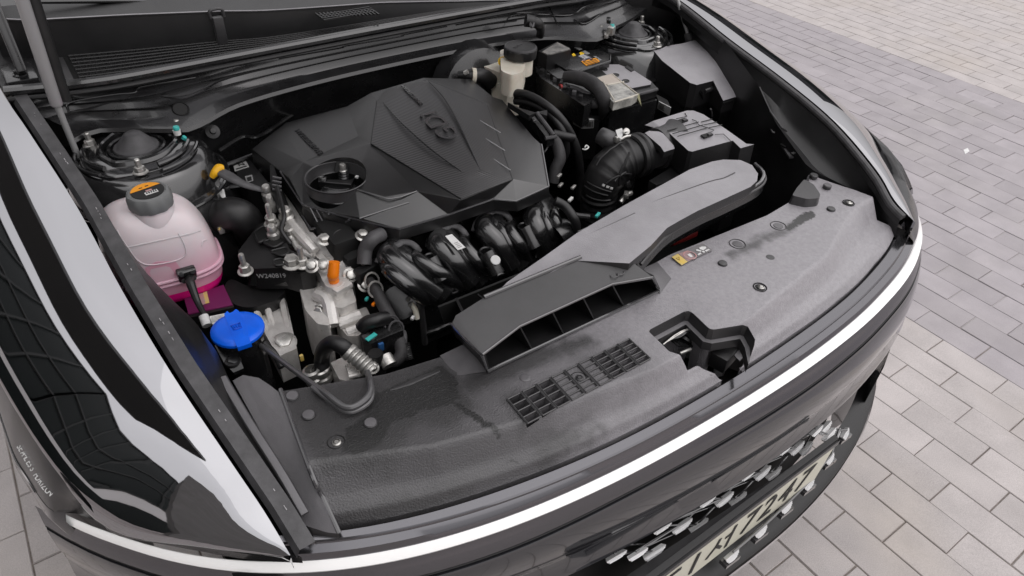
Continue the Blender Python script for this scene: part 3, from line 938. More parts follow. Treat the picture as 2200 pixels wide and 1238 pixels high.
rows += [[q + Vector((0, -.002, 0)) for q in L0], [q + Vector((0, -.03, -.004)) for q in L0], [q + Vector((0, -.034, -.010)) for q in L0], [q + Vector((0, -.02, -.02)) for q in L0], [q + Vector((0, .02, -.12)) for q in L0], [q + Vector((0, .03, -.4)) for q in L0]]
BULK = loft('bulkhead', rows, SHEET, CAR)
# pressed beads on the bulkhead
def onbulk(u, v):
    # place on the sloping plane between seal and ledge
    best = None
    for k in range(60):
        z = lerp(.945, .901, k / 59)
        p = at(u, v, z)
        ys = interp(p.x, [q.x for q in S0], [q.y for q in S0]) + .004
        yl = interp(p.x, [q.x for q in L0], [q.y for q in L0])
        t = (.939 - z) / .039
        e = abs(p.y - lerp(ys, yl, t))
        if best is None or e < best[0]: best = (e, p)
    return best[1] + Vector((0, -.001, .0015))
for pl in ([(147, 243), (150, 222), (240, 205), (290, 200), (305, 188), (420, 168)], [(150, 241), (300, 210), (390, 208), (440, 190), (500, 165), (700, 122), (1000, 62), (1110, 45)],
           [(600, 128), (730, 105), (745, 100), (860, 80), (868, 76), (960, 58)], [(980, 55), (1090, 34), (1150, 30)],
           [(1080, 60), (1098, 36), (1150, 32), (1225, 34), (1260, 14), (1330, 4)], [(1180, 14), (1197, 52)], [(1232, 42), (1258, 52), (1300, 24)]):
    tube('pressed_bead', [onbulk(*p) for p in pl], .0014, SHEET, BULK, 6, 4)
lathe('drain_hole', [(0, .001), (.012, .001), (.013, .0025), (.015, 0)], onbulk(388, 236), DARK, BULK, axis=(0, -.6, .8), seg=16)
tube('cowl_seal', [p + Vector((0, 0, .006)) for p in catmull(sealp, 6)], .0095, EDGEB, CAR, 10, spline=False)
tube('cowl_seal_lip', [p + Vector((0, -.012, -.004)) for p in catmull(sealp, 6)], .0045, RUBBER, CAR, 8, spline=False)
for s in (1,):
    prism('rear_apron', [Vector((s * x, y, .80)) for x, y in ((.56, 1.12), (.56, 1.45), (.77, 1.45), (.75, 1.12), (.728, .90), (.66, .80), (.60, .95))], .4, DARK, CAR)
# ---- cowl tray, wall, wipers, windshield
COWL = thing('cowl_panel', 'black cowl panel with mesh vents between the engine bay and the windshield', 'cowl panel', (0, 1.1, .98))
wb_ = [Vector((-.72, 1.30, .945))] + [at(u, v, .945) for u, v in ((95, 126), (140, 122), (300, 108), (480, 90), (600, 79), (850, 40), (1000, 18))] + [Vector((.40, 1.10, .945)), Vector((.70, 1.14, .945))]
wbase = resample(catmull(wb_, 6), 60)
seal2 = resample(catmull([Vector((p.x, p.y + .010, .944)) for p in sealp], 6), 60)
loft('cowl_floor', [[p + Vector((0, 0, -.016)) for p in seal2], [p + Vector((0, .16, -.016)) for p in wbase]], DARK, COWL)
bm = bmesh.new()
nb = 150
a_, b_2 = resample(seal2, nb), resample(wbase, nb)
for k in range(nb):
    if a_[k].x < -.625: continue
    add_tube(bm, [a_[k], b_2[k]], .0018, 4)
for t in [i / 9 for i in range(10)]:
    add_tube(bm, [p.lerp(q, t) + Vector((0, 0, .001)) for p, q in zip(a_, b_2) if p.x > -.625], .0016, 4)
g_ = finish('mesh_grille', bm, PLASTIC, COWL)
loft('cowl_corner', [[p for p in a_ if p.x < -.622], [q for p, q in zip(a_, b_2) if p.x < -.622]], DUSTY, COWL)
def wallh(x): return interp(x, [-.7, -.5, -.3, 0, .2, .35], [.070, .066, .056, .036, .014, .006])
wt = [p + Vector((0, .006, wallh(p.x))) for p in wbase]
loft('cowl_wall', [wbase, [p.lerp(q, .5) for p, q in zip(wbase, wt)], wt, [p + Vector((0, .004, .0015)) for p in wt], [p + Vector((0, .008, -.001)) for p in wt], [p + Vector((0, .012, -.045)) for p in wt]], PLASTIC, COWL, thick=.002)
tube('wall_rim_highlight', wt, .0026, SHEENLID, COWL, 6, spline=False)  # rim highlight painted as a pale strip
# rear deck behind the wall
rear0 = [p + Vector((0, .012, -.04)) for p in wt]
rear1 = [Vector((p.x, max(p.y + .02, 1.50), .99)) for p in wt]
loft('rear_deck', [rear0, rear1], PLASTIC, COWL)
# clip on the wall
p = at(487, 92, .945)
ctr = min(wbase, key=lambda q: abs(q.x - p.x))
CL = box('wall_clip', ctr + Vector((0, -.008, .026)), (.020, .014, .055), DUSTY, COWL, bev=.003)
tube('clip_loop', [ctr + Vector((dx, -.008, .055 + dz)) for dx, dz in ((-.013, -.004), (-.012, .010), (0, .013), (.012, .010), (.013, -.004))], .0032, DUSTY, CL, 8)
# second small vent at the right end of the deck
bm = bmesh.new()
c0, c1 = at(690, 38, .985), at(812, 30, .985)
for k in range(16):
    q = c0.lerp(c1, k / 15)
    add_box(bm, q + Vector((0, .012, .0)), (.003, .034, .003))
for k in range(4):
    q = c0.lerp(c1, .5) + Vector((0, .028 - k * .010, .0005))
    add_box(bm, q, ((c1 - c0).length, .003, .003))
finish('deck_vent', bm, PLASTIC, COWL)
WS = loft('windshield', [[Vector((x, 1.42 + .08 * x * x, .985)) for x in xrange(-.72, .72, 24)], [Vector((x, 2.15 + .10 * x * x, 1.42)) for x in xrange(-.66, .66, 24)]], WINDSHIELD, CAR, thick=.005)
WIP = thing('wiper_arm', 'black wiper arm lying along the base of the windshield', 'wiper', (-.2, 1.38, 1.03))
wp = [atY(60, 4, 1.42), atY(300, 2, 1.40), atY(560, 6, 1.38), atY(770, 14, 1.36), atY(930, 16, 1.33)]
tube('arm', wp, [.006, .008, .010, .013, .014], GLOSSY, WIP, 10, flat=.7)
lathe('pivot_cap', [(0, .016), (.012, .015), (.016, .010), (.017, 0), (.017, -.02)], atY(935, 12, 1.325), GLOSSY, WIP, axis=(0, -.35, .94), seg=20)
# body sides behind the bay, seen past the gas strut
for s in (-1, 1):
    prism('cowl_side', [Vector((s * x, y, .945)) for x, y in ((.66, 1.14), (.735, 1.10), (.755, 1.4), (.775, 2.2), (.60, 2.2))], .25, PLASTIC, CAR, bev=.01)
    tube('windshield_pillar', [Vector((s * .74, 1.42, .97)), Vector((s * .70, 1.8, 1.2)), Vector((s * .64, 2.2, 1.43))], .035, PLASTIC, CAR, 12)
    box('hinge_arm', Vector((s * .70, 1.17, 1.03)), (.016, .05, .14), SHEET, CAR, rot=Matrix.Rotation(-.5, 3, 'X'), bev=.004)
    box('hinge_base', Vector((s * .705, 1.17, .953)), (.05, .09, .02), SHEET, CAR, bev=.004)
    bolt(Vector((s * .705, 1.15, .963)), SHEET, CAR, r=.008, h=.008)
# ---- hood, standing open above the bay (outside the picture, but it shades and mirrors in the parts below)
HB = Vector((0, 1.24, 1.17))
ang = math.radians(66)
hd = Vector((0, -math.cos(ang), math.sin(ang)))
hrows = []
for t in (0, .2, .5, .8, 1.0, 1.12):
    hw = lerp(.73, .63, min(1, t))
    bow = .0 if t < 1 else -.03
    hrows.append([HB + hd * t + Vector((x, -.04 * (1 - (x / .73) ** 2) + bow, .05 * (1 - (x / .73) ** 2) * 0)) for x in xrange(-hw, hw, 14)])
loft('hood', hrows, PAINT, CAR, thick=.02)
loft('hood_pad', [[p + hd * 0 + Vector((p.x * -.12, -.022, .03)) for p in hrows[0]], [p + Vector((p.x * -.10, -.024, -.0)) for p in hrows[2]], [p + Vector((p.x * -.12, -.024, -.03)) for p in hrows[4]]], DARK, CAR, thick=.006)

# ------------------------------------------------------------------ plastic cover over the radiator support
COVER = thing('radiator_cover', 'grey plastic cover behind the front lamp strip, with clips and a latch opening', 'radiator cover', (0, .2, .77))
# profile from the back edge to the front seam, along x
def cov(x, t):
    """t: 0 back edge, .55 front of the plateau, .75 foot of the slope, 1 the seam"""
    yb = interp(x, [-.60, -.562, -.43, -.35, -.25, .05, .117, .37, .52, .575, .62], [.375, .385, .338, .326, .318, .322, .328, .320, .335, .376, .31])
    ys = fx(x) + interp(x, XS, D['seam']) + .004
    y1 = interp(x, [-.6, -.571, -.438, -.317, -.1, .101, .356, .50, .575], [.262, .255, .196, .166, .142, .140, .178, .235, .25])
    y2 = interp(x, [-.6, -.574, -.438, -.317, -.1, .101, .356, .50, .575], [.222, .214, .168, .140, .120, .116, .150, .185, .22])
    y2 = max(y2, ys + .016); y1 = max(y1, y2 + .016)
    pr = [(0, yb, .772), (.45, lerp(yb, y1, .85), .774), (.55, y1, .7735), (.60, lerp(y1, y2, .12), .7715), (.70, lerp(y1, y2, .88), .741), (.75, y2, .738), (.9, lerp(y2, ys, .7), .729), (1, ys, .7185)]
    return (interp(t, [q[0] for q in pr], [q[1] for q in pr]), interp(t, [q[0] for q in pr], [q[2] for q in pr]))
NX = 380
TS = [i * .45 / 26 for i in range(26)] + [.45, .48, .51, .53, .55, .56, .575, .59, .60, .62, .65, .68, .70, .71, .725, .74, .75, .78, .81, .84, .87, .9, .93, .96, .98, 1.0]
def covp(x, t):
    # left end follows the ridge, right end follows the apron edge
    y, z = cov(x, t)
    return Vector((x, y, z))
# end lines
RIDGE = [at(603, 838, .774), at(670, 1020, .768), at(690, 1062, .742), at(729, 1147, .722)]
REND = [at(1740, 374, .774), at(1822, 405, .770), at(1880, 432, .768), at(1905, 480, .742), at(1944, 500, .722)]
rows = []
for t in TS:
    xa = interp(t, [0, .5, .72, 1], [q.x for q in RIDGE])
    xb = interp(t, [0, .30, .55, .75, 1], [q.x for q in REND])
    rows.append([covp(lerp(xa, xb, k / (NX - 1)), t) for k in range(NX)])
skirt = [p + Vector((0, .003, -.012)) for p in rows[0]]
skirt2 = [p + Vector((0, .003, -.05)) for p in rows[0]]
rows = [skirt2, skirt, [p + Vector((0, .002, -.003)) for p in rows[0]]] + rows + [[p + Vector((0, -.003, -.004)) for p in rows[-1]], [p + Vector((0, -.003, -.03)) for p in rows[-1]]]
SHELL = loft('shell', rows, PANEL, COVER, smooth=30)
# --- openings: latch hole, vent grille
HOLE = [Q4(*q, .773) for q in ((80, 490), (640, 195), (720, 205), (985, 460), (1050, 475), (1480, 405), (1560, 430), (1665, 620), (1655, 700), (1440, 940), (1230, 1060), (1190, 1045), (930, 810), (880, 815), (720, 900), (680, 880), (400, 800), (370, 775))]
HOLE[9:12] = [Q4(1655, 715, .745), Q4(1440, 945, .740), Q4(1230, 1065, .738)]
bm = bmesh.new()
add_prism(bm, [Vector((p.x, p.y, .84)) for p in rounded(HOLE, .006, 3)], .30)
cut(SHELL, bm)
VG = [Q5(*q, .7745) for q in ((40, 855), (1465, 150), (1795, 495), (275, 1140))]
vx = (VG[1] - VG[0]); vy = (VG[3] - VG[0])
def vg(a, b):      # a 0..1 along, b 0..1 across (to the front)
    p = VG[0] + vx * a + vy * lerp(1, .98, a) * b
    return p
slots = []
ncol = 9
bmc = bmesh.new()
for c in range(ncol):
    a0, a1 = (c + .10) / ncol, (c + .90) / ncol
    rws = 5 if 3 <= c else 4
    for r in range(rws):
        b0, b1 = (r + .12) / rws, (r + .90) / rws
        if c in (3, 4, 5):
            continue
        add_prism(bmc, [vg(a, b) + Vector((0, 0, .02)) for a, b in ((a0, b0), (a1, b0), (a1, b1), (a0, b1))], .08)
cut(SHELL, bmc)
thicken(SHELL, .0028)
bmv = bmesh.new()
for c in range(ncol):
    rws = 5 if 3 <= c else 4
    up = Vector((0, 0, .0016))
    a0, a1 = (c + .06) / ncol, (c + .94) / ncol
    for a in (a0, a1):
        add_tube(bmv, [vg(a, .0) + up * .4, vg(a, 1) + up * .4], .0016, 6)
    for r in range(rws + 1):
        if c == 4 and r in (1, 2): continue
        add_tube(bmv, [vg(a0, min(1, r / rws + .02)) + up * .4, vg(a1, min(1, r / rws + .02)) + up * .4], .0013, 6)
V = finish('vent_grille', bmv, DUSTY, COVER)
pc = vg(4.5 / ncol, .33) + Vector((0, 0, .001))
# dark plastic well under the openings
bm = bmesh.new()
c = (vg(0, 0) + vg(1, 1)) / 2
add_box(bm, c + Vector((0, 0, -.06)), (vx.length, .12, .004))
finish('vent_well', bm, DARK, COVER)
# stepped rim of the latch opening
inner = [p.lerp(sum(HOLE, Vector()) / len(HOLE), .0) for p in HOLE]
cH = sum(HOLE, Vector()) / len(HOLE)
def inset(pl, d):
    out = []
    n = len(pl)
    for i in range(n):
        a, b, c_ = pl[i - 1], pl[i], pl[(i + 1) % n]
        t1 = (b - a); t1.z = 0; t1.normalize()
        t2 = (c_ - b); t2.z = 0; t2.normalize()
        n1, n2 = Vector((-t1.y, t1.x, 0)), Vector((-t2.y, t2.x, 0))
        m_ = n1 + n2
        m_ = m_.normalized() if m_.length > 1e-6 else n1
        k = d / max(.4, m_.dot(n1))
        out.append(b + m_ * k)
    return out
area = sum(HOLE[i - 1].x * HOLE[i].y - HOLE[i].x * HOLE[i - 1].y for i in range(len(HOLE)))
sg = 1 if area > 0 else -1
HB_ = HOLE[:10]
back_edge = [i for i in range(len(HOLE))]
r0 = [p + Vector((0, 0, .0006)) for p in HOLE]
r1 = [p + Vector((0, 0, -.004)) for p in inset(HOLE, sg * .0015)]
r2 = [p + Vector((0, 0, -.018)) for p in inset(HOLE, sg * .003)]
sel = [0, 1, 2, 3, 4, 5, 6, 7, 8]
r3 = [p + Vector((0, 0, -.019)) for p in inset(HOLE, sg * .010)]
r4 = [p + Vector((0, 0, -.034)) for p in inset(HOLE, sg * .011)]
loft('latch_rim', [[q[i] for i in sel] for q in (r0, r1, r2, r3, r4)], PANEL, COVER, smooth=30)
bm = bmesh.new()
add_prism(bm, [Vector((p.x, p.y, .66)) for p in inset(HOLE, -sg * .02)], .005)
finish('latch_well', bm, DARK, COVER)
LATCH = thing('hood_latch', 'black hood latch with springs seen through the opening in the front cover', 'latch', tuple(cH + Vector((0, 0, -.07))))
l0 = Q4(480, 620, .745)
box('latch_plate', Q4(560, 640, .725), (.05, .03, .004), GLOSSY, LATCH, rot=Matrix.Rotation(.5, 3, 'Y'), bev=.001)
for k in range(4):
    tube('spring_wire', [Q4(310 + 26 * k, 690 - 20 * k, .742), Q4(470 + 30 * k, 560 + 6 * k, .748), Q4(640 + 10 * k, 470 + 12 * k, .75), Q4(740, 480 + 20 * k, .742)], .0012, STEEL if k < 2 else GLOSSY, LATCH, 6)
lathe('spring_coil', [(.011, 0), (.0125, .004), (.011, .008), (.0125, .012), (.011, .016), (.0125, .020), (.011, .024)], Q4(600, 640, .722), GLOSSY, LATCH, axis=(.7, .3, .4), seg=18)
box('striker_bar', Q4(640, 790, .735), (.022, .004, .004), STEEL, LATCH, rot=Matrix.Rotation(-.1, 3, 'Z'), bev=.001)
box('side_plate', Q4(640, 390, .745), (.003, .022, .02), GLOSSY, LATCH, bev=.001)
box('release_handle', Q4(1200, 860, .715), (.045, .03, .03), PLASTIC, LATCH, rot=Matrix.Rotation(.25, 3, 'Z'), bev=.004)
prism('bracket', [Q4(1255, 700, .728), Q4(1440, 668, .728), Q4(1570, 790, .728), Q4(1440, 930, .724), (Q4(1390, 885, .724))], .003, PANEL, LATCH, bev=.001)
# clips, bolts, small marks
def surf(u, v):
    best = None
    for k in range(80):
        z = lerp(.70, .80, k / 79)
        p = at(u, v, z)
        for t in [i / 40 for i in range(41)]:
            y, zz = cov(p.x, t)
            e = abs(y - p.y) + abs(zz - z)
            if best is None or e < best[0]: best = (e, p)
    return best[1]
def clip(u, v, r=.0095, m=PANEL, h=.003, name='clip'):
    o = surf(u, v)
    return lathe(name, [(r, -.002), (r, h * .5), (r * .86, h), (r * .55, h * 1.1), (0, h * 1.15)], o, m, COVER, seg=20)
for u, v in ((628, 852), (663, 893), (796, 910)):
    clip(u, v, .0088)
clip(1128, 812, .0078, PANEL, .0012)
for u, v in ((1552, 568), (1785, 451)):
    clip(u, v, .0085, DUSTY, .004)
clip(1655, 553, .0075, DUSTY, .0006)
for u, v in ((1584, 525), (1672, 486)):
    o = surf(u, v)
    lathe('clip_ring', [(.0150, -.001), (.0152, .0008), (.0145, .0018), (.0135, .0008), (.0132, -.0005)], o, PANEL, COVER, seg=24)
    lathe('clip', [(.0095, 0), (.009, .0012), (0, .0014)], o, PANEL, COVER, seg=20)
for u, v in ((1748, 379), (1777, 401)):
    o = at(u, v, .777)
    lathe('clip', [(.0085, -.003), (.0085, .003), (.007, .0045), (0, .0048)], o, DUSTY if u < 1760 else PANEL, COVER, seg=20)
for u, v in ((722, 950), (1633, 617), (1823, 436), None or (1243, 812)):
    o = surf(u, v)
    lathe('bolt_recess', [(.0118, .0002), (.0108, .0012), (.0098, .0004), (.0097, -.001), (0, .0004)], o, DARK, COVER, seg=22)
    bolt(o + Vector((0, -.002, .0005)), STEEL if u != 1243 else DUSTY, COVER, r=.0038, h=.0016)
# raised pad near the right corner, ridge along the left end
prism('raised_pad', [at(*q, .790) for q in ((1711, 405), (1728, 385), (1748, 396), (1763, 418), (1758, 426), (1735, 428), (1702, 420))], .02, DUSTY, COVER, bev=.004, flare=.12, round_=.006)
tube('ridge', [p + Vector((0, 0, .001)) for p in RIDGE], .0032, EDGE, COVER, 8, 8)
tube('pressed_rib', [surf(*q) + Vector((0, 0, -.0005)) for q in ((838, 838), (880, 824), (912, 810), (945, 797))], [.001, .0045, .0045, .001], DUSTY, COVER, 8, 6, flat=.5)
# flared brackets at both ends of the duct mouth
prism('flange', [at(1380, 577, .782), at(1412, 563, .778), at(1442, 598, .774), at(1418, 632, .773), at(1404, 598, .79)], .01, PANEL, COVER, bev=.0015)
prism('flange', [at(945, 764, .773), at(1000, 738, .778), at(1028, 768, .788), at(1045, 798, .776), at(980, 808, .772)], .01, PANEL, COVER, bev=.0015)
# stickers
ST = thing('warning_sticker', 'small sticker with yellow field, red ring and white fan on the grey front cover', 'sticker', tuple(P5(800, 690, .776)))
def patch(name, zf, pts, z, m, parent, th=.0004):
    return prism(name, [zf(*q, z) for q in pts], th, m, parent, smooth=0)
patch('backing', P5, ((490, 715), (700, 600), (1010, 490), (1170, 600), (880, 730), (760, 795), (655, 850)), .7755, mat('faded_backing', (.20, .19, .195), .5), ST)
patch('yellow_field', P5, ((490, 715), (590, 660), (755, 790), (655, 850)), .7762, YELL_F, ST)
patch('pink_field', P5, ((600, 655), (760, 600), (880, 725), (760, 788)), .7761, mat('faded_rose', (.36, .25, .25), .5), ST)
ringc = P5(790, 685, .7766)
bm = bmesh.new()
add_tube(bm, [ringc + Vector((math.cos(a) * .011, math.sin(a) * .011, 0)) for a in [i * math.pi / 12 for i in range(24)]], .0012, 6, closed=True, flat=.3)
finish('ring', bm, PINK_F, ST)
patch('hand', P5, ((745, 675), (790, 655), (830, 690), (835, 715), (800, 715), (770, 695)), .7768, WHITE, ST)
tri = [P5(*q, .7768) for q in ((560, 735), (610, 715), (620, 765))]
for a, b in zip(tri, tri[1:] + tri[:1]):
    tube('triangle_mark', [a, b], .0006, mat('dark_yellow', (.45, .3, .05), .5), ST, 5, spline=False)
fc = P5(1015, 630, .7768)
for k, pl in enumerate((((945, 560), (990, 540), (1050, 540), (1065, 565), (1015, 600), (960, 585)), ((890, 590), (915, 585), (985, 610), (970, 625), (900, 610)), ((1040, 605), (1100, 580), (1125, 590), (1060, 625)), ((915, 668), (965, 640), (985, 655), (935, 685)))):
    patch('fan_blade', P5, pl, .7768, WHITE, ST)
lathe('fan_hub', [(.0025, 0), (.0025, .0006), (0, .0006)], fc, WHITE, ST, seg=12)
# damp stains on the cover: where each lies is kept on the mesh, the edge itself is broken up in the material
def sdist(p, poly):
    ins, best = False, 9.0
    n = len(poly)
    for i in range(n):
        ax, ay = poly[i - 1]; bx, by = poly[i]
        if (ay > p.y) != (by > p.y) and p.x < (bx - ax) * (p.y - ay) / (by - ay) + ax: ins = not ins
        dx, dy = bx - ax, by - ay
        t = max(0, min(1, ((p.x - ax) * dx + (p.y - ay) * dy) / (dx * dx + dy * dy + 1e-12)))
        d = math.hypot(p.x - ax - dx * t, p.y - ay - dy * t)
        if d < best: best = d
    return best if ins else -best
def spoly(zx, zy, zs, pts):
    return [tuple(surf(zx + x / zs, zy + y / zs))[:2] for x, y in pts]
m5 = (560, 700, 2.692); m6 = (1300, 340, 2.692)
WETP = [spoly(*m5, ((600, 420), (800, 330), (1050, 225), (1130, 300), (1155, 420), (1120, 450), (1050, 470), (930, 490), (870, 530), (760, 560), (700, 680), (560, 760), (470, 730), (490, 600), (600, 520))),
        spoly(*m5, ((1110, 430), (1150, 440), (1200, 480), (1260, 520), (1345, 570), (1400, 640), (1385, 655), (1290, 580), (1200, 520), (1140, 480))),
        spoly(*m5, ((1420, 768), (1475, 762), (1492, 800), (1430, 795))),
        spoly(*m6, ((1150, 310), (1200, 306), (1225, 340), (1140, 380), (1060, 420), (1040, 400), (1110, 340)))]
MOIST = [spoly(*m5, ((110, 380), (640, 300), (1030, 180), (1150, 300), (1250, 470), (1100, 600), (900, 560), (740, 840), (340, 850), (200, 560))),
         spoly(*m5, ((430, 1085), (900, 975), (1250, 890), (1230, 940), (900, 1090), (500, 1190))),
         spoly(*m5, ((1560, 690), (1960, 560), (1990, 600), (1750, 760), (1600, 800))),
         spoly(*m5, ((1390, 400), (1480, 380), (1560, 570), (1500, 600))),
         spoly(*m5, ((1150, 330), (1500, 150), (1900, 60), (1950, 100), (1500, 280), (1200, 420))),
         spoly(*m6, ((1120, 360), (1040, 400), (930, 430), (830, 490), (700, 560), (740, 580), (900, 510), (960, 465), (1080, 430)))]
me = SHELL.data
at_ = me.attributes.new('damp', 'FLOAT', 'POINT')
a2_ = me.attributes.new('moist', 'FLOAT', 'POINT')
bbs = [[(min(q[0] for q in pl) - .02, max(q[0] for q in pl) + .02, min(q[1] for q in pl) - .02, max(q[1] for q in pl) + .02) for pl in L] for L in (WETP, MOIST)]
d1, d2 = [], []
for v in me.vertices:
    out = []
    for L, B in ((WETP, bbs[0]), (MOIST, bbs[1])):
        d = -.02
        for pl, bb in zip(L, B):
            if bb[0] < v.co.x < bb[1] and bb[2] < v.co.y < bb[3]:
                d = max(d, sdist(v.co, pl))
        out.append(d)
    d1.append(out[0]); d2.append(out[1])
at_.data.foreach_set('value', d1)
a2_.data.foreach_set('value', d2)
def cover_mat():
    m = mat('stained_sheen_cover', (.235, .225, .239), .38, col2=(.315, .302, .32), nscale=140, bump=.9, spec=.9, bscale=420, lo=.3, hi=.7, sheen=.2)
    t = m.node_tree
    b = t.nodes['Principled BSDF']
    base = b.inputs['Base Color'].links[0].from_socket
    geo = t.nodes.new('ShaderNodeNewGeometry')
    def mask(attr, wobble, lo, hi, sc):
        a = t.nodes.new('ShaderNodeAttribute'); a.attribute_name = attr
        nz = t.nodes.new('ShaderNodeTexNoise'); nz.inputs['Scale'].default_value = sc; nz.inputs['Detail'].default_value = 5
        t.links.new(geo.outputs['Position'], nz.inputs['Vector'])
        k = t.nodes.new('ShaderNodeMath'); k.operation = 'MULTIPLY_ADD'; k.inputs[1].default_value = wobble; k.inputs[2].default_value = -wobble * .5
        t.links.new(nz.outputs['Fac'], k.inputs[0])
        s_ = t.nodes.new('ShaderNodeMath'); s_.operation = 'ADD'
        t.links.new(a.outputs['Fac'], s_.inputs[0]); t.links.new(k.outputs[0], s_.inputs[1])
        r = t.nodes.new('ShaderNodeMapRange'); r.interpolation_type = 'SMOOTHSTEP'
        r.inputs['From Min'].default_value = lo; r.inputs['From Max'].default_value = hi
        t.links.new(s_.outputs[0], r.inputs['Value'])
        return r.outputs[0]
    # sky sheen put into the colour: pale on the right, darker left, where it is also damp
    sx = t.nodes.new('ShaderNodeSeparateXYZ'); t.links.new(geo.outputs['Position'], sx.inputs[0])
    nd = t.nodes.new('ShaderNodeTexNoise'); nd.inputs['Scale'].default_value = 9; nd.inputs['Detail'].default_value = 6
    t.links.new(geo.outputs['Position'], nd.inputs['Vector'])
    ad = t.nodes.new('ShaderNodeMath'); ad.operation = 'MULTIPLY_ADD'; ad.inputs[1].default_value = .45
    t.links.new(nd.outputs['Fac'], ad.inputs[0]); t.links.new(sx.outputs['X'], ad.inputs[2])
    dr = t.nodes.new('ShaderNodeMapRange'); dr.interpolation_type = 'SMOOTHSTEP'
    dr.inputs['From Min'].default_value = -.22; dr.inputs['From Max'].default_value = .34
    t.links.new(ad.outputs[0], dr.inputs['Value'])
    x0 = t.nodes.new('ShaderNodeMixRGB'); x0.inputs[1].default_value = (.050, .048, .051, 1)
    t.links.new(dr.outputs[0], x0.inputs[0]); t.links.new(base, x0.inputs[2])
    base = x0.outputs[0]
    mo = mask('moist', .030, -.012, .012, 55)
    da = mask('damp', .016, -.002, .003, 160)
    x1 = t.nodes.new('ShaderNodeMixRGB'); x1.inputs[2].default_value = (.020, .0193, .020, 1)
    k1 = t.nodes.new('ShaderNodeMath'); k1.operation = 'MULTIPLY'; k1.inputs[1].default_value = .85
    t.links.new(mo, k1.inputs[0]); t.links.new(k1.outputs[0], x1.inputs[0]); t.links.new(base, x1.inputs[1])
    x2 = t.nodes.new('ShaderNodeMixRGB'); x2.inputs[2].default_value = (.0035, .0035, .0035, 1)
    t.links.new(da, x2.inputs[0]); t.links.new(x1.outputs[0], x2.inputs[1])
    t.links.new(x2.outputs[0], b.inputs['Base Color'])
    return m
SHELL.data.materials.clear()
SHELL.data.materials.append(cover_mat())

# aprons either side of the cover
prism('side_apron', [at(500, 818, .760), at(522, 806, .768), at(556, 812, .772), at(580, 828, .774), at(598, 842, .774), at(640, 940, .772), at(672, 1020, .768), at(690, 1062, .744), at(729, 1147, .724), at(702, 1144, .724), at(652, 1128, .735), at(600, 1000, .755), at(545, 900, .765)], .02, PANEL, COVER, bev=.004)
tube('apron_groove', [at(*q, z) for *q, z in ((478, 812, .787), (530, 900, .782), (600, 1010, .768), (655, 1105, .752))], .006, PANEL, COVER, 8, 6, flat=.5)

# ------------------------------------------------------------------ licence plate
PLATE = thing('license_plate', 'cream licence plate with black characters on the front grille', 'licence plate', (.03, -.01, .43))
pl_a, pl_b, pl_c, pl_d = Vector((-.232, -.014, .484)), Vector((.281, -.006, .484)), Vector((.281, -.002, .380)), Vector((-.232, -.010, .374))
pl_d = pl_a + (pl_c - pl_b)
ex, ey = (pl_b - pl_a).normalized(), (pl_a - pl_d).normalized()
en = ex.cross(ey)
HOLDER = prism('holder', [p + en * -.004 for p in (pl_a - ex * .012 + ey * .012, pl_b + ex * .012 + ey * .012, pl_c + ex * .012 - ey * .010, pl_d - ex * .012 - ey * .010)], en * -.010, PLASTIC, PLATE, bev=.003)
prism('holder_top', [p for p in (at(1380, 1215, .4875) + (at(1380, 1215, .4875) - at(1772, 955, .4875)) * .22, at(1772, 955, .4875), Vector((.299, -.004, .4870)), pl_b + ex * .012 + ey * .010, pl_a - ex * .012 + ey * .010, Vector((-.272, .0, .492)))], .012, DUSTY, PLATE, bev=.003)
prism('plate', [pl_a, pl_b, pl_c, pl_d], en * -.002, PLATEM, PLATE, bev=.0006)
chars = '51', '7247'
pc_ = lambda s: pl_a + ex * s * (pl_b - pl_a).length - ey * .052 + en * .0012
for ch, s in (('5', .20), ('1', .305), ('7', .575), ('2', .675), ('4', .775), ('7', .875)):
    text('character', ch, pc_(s), ex, ey, .100, INK, PLATE, .0003, squash=.85)
# the syllable, drawn stroke by stroke
def stroke(a, b, wd=.0075):
    o = pc_(.435)
    A, B = o + ex * a[0] + ey * a[1], o + ex * b[0] + ey * b[1]
    d = (B - A).normalized(); nn = en.cross(d) * wd / 2
    prism('character_stroke', [A - nn, B - nn, B + nn, A + nn], en * -.0006, INK, PLATE, smooth=0)
stroke((-.012, .028), (-.014, .004)); stroke((-.014, .006), (-.030, -.022)); stroke((-.013, .004), (.006, -.018)); stroke((.024, .036), (.024, -.036)); stroke((.006, .012), (.023, .012))

# ------------------------------------------------------------------ intake duct
DUCT = thing('intake_duct', 'long flat grey intake duct crossing from the air box to the front cover', 'intake duct', (0, .33, .78))
# rear shell: flat tongue with a round far end
far_ = [M3(*q, .842) for q in ((1245, 600), (1400, 545), (1480, 531), (1600, 535), (1680, 570), (1722, 630), (1715, 680), (1670, 722), (1500, 800), (1300, 890), (1180, 955), (1085, 1010))] + [at(1400, 530, .845), at(1365, 562, .846), at(1330, 545, .848), at(1255, 552, .848), at(1185, 585, .848), at(1120, 622, .846), at(1100, 598, .846), at(1174, 548, .846), at(1238, 502, .844), at(1376, 422, .843), ]
tongue = [M3(*q, .842) for q in ((1245, 600), (1400, 545), (1480, 531), (1600, 535), (1680, 570), (1722, 630), (1715, 680), (1670, 722), (1500, 800), (1300, 890), (1180, 955), (1085, 1010))] + [at(1398, 528, .844), at(1352, 566, .846), at(1240, 560, .846), at(1048, 648, .842), at(1090, 606, .846), at(1174, 548, .846), at(1238, 502, .844), at(1340, 442, .843)]
bm = bmesh.new()
add_prism(bm, tongue, .016)
bevel(bm, .006, 3)
T = finish('upper_shell', bm, SHEENLID, DUCT, 40)
def grow(pl, d):
    c = sum(pl, Vector()) / len(pl)
    return [p + Vector((p.x - c.x, p.y - c.y, 0)).normalized() * d for p in pl]
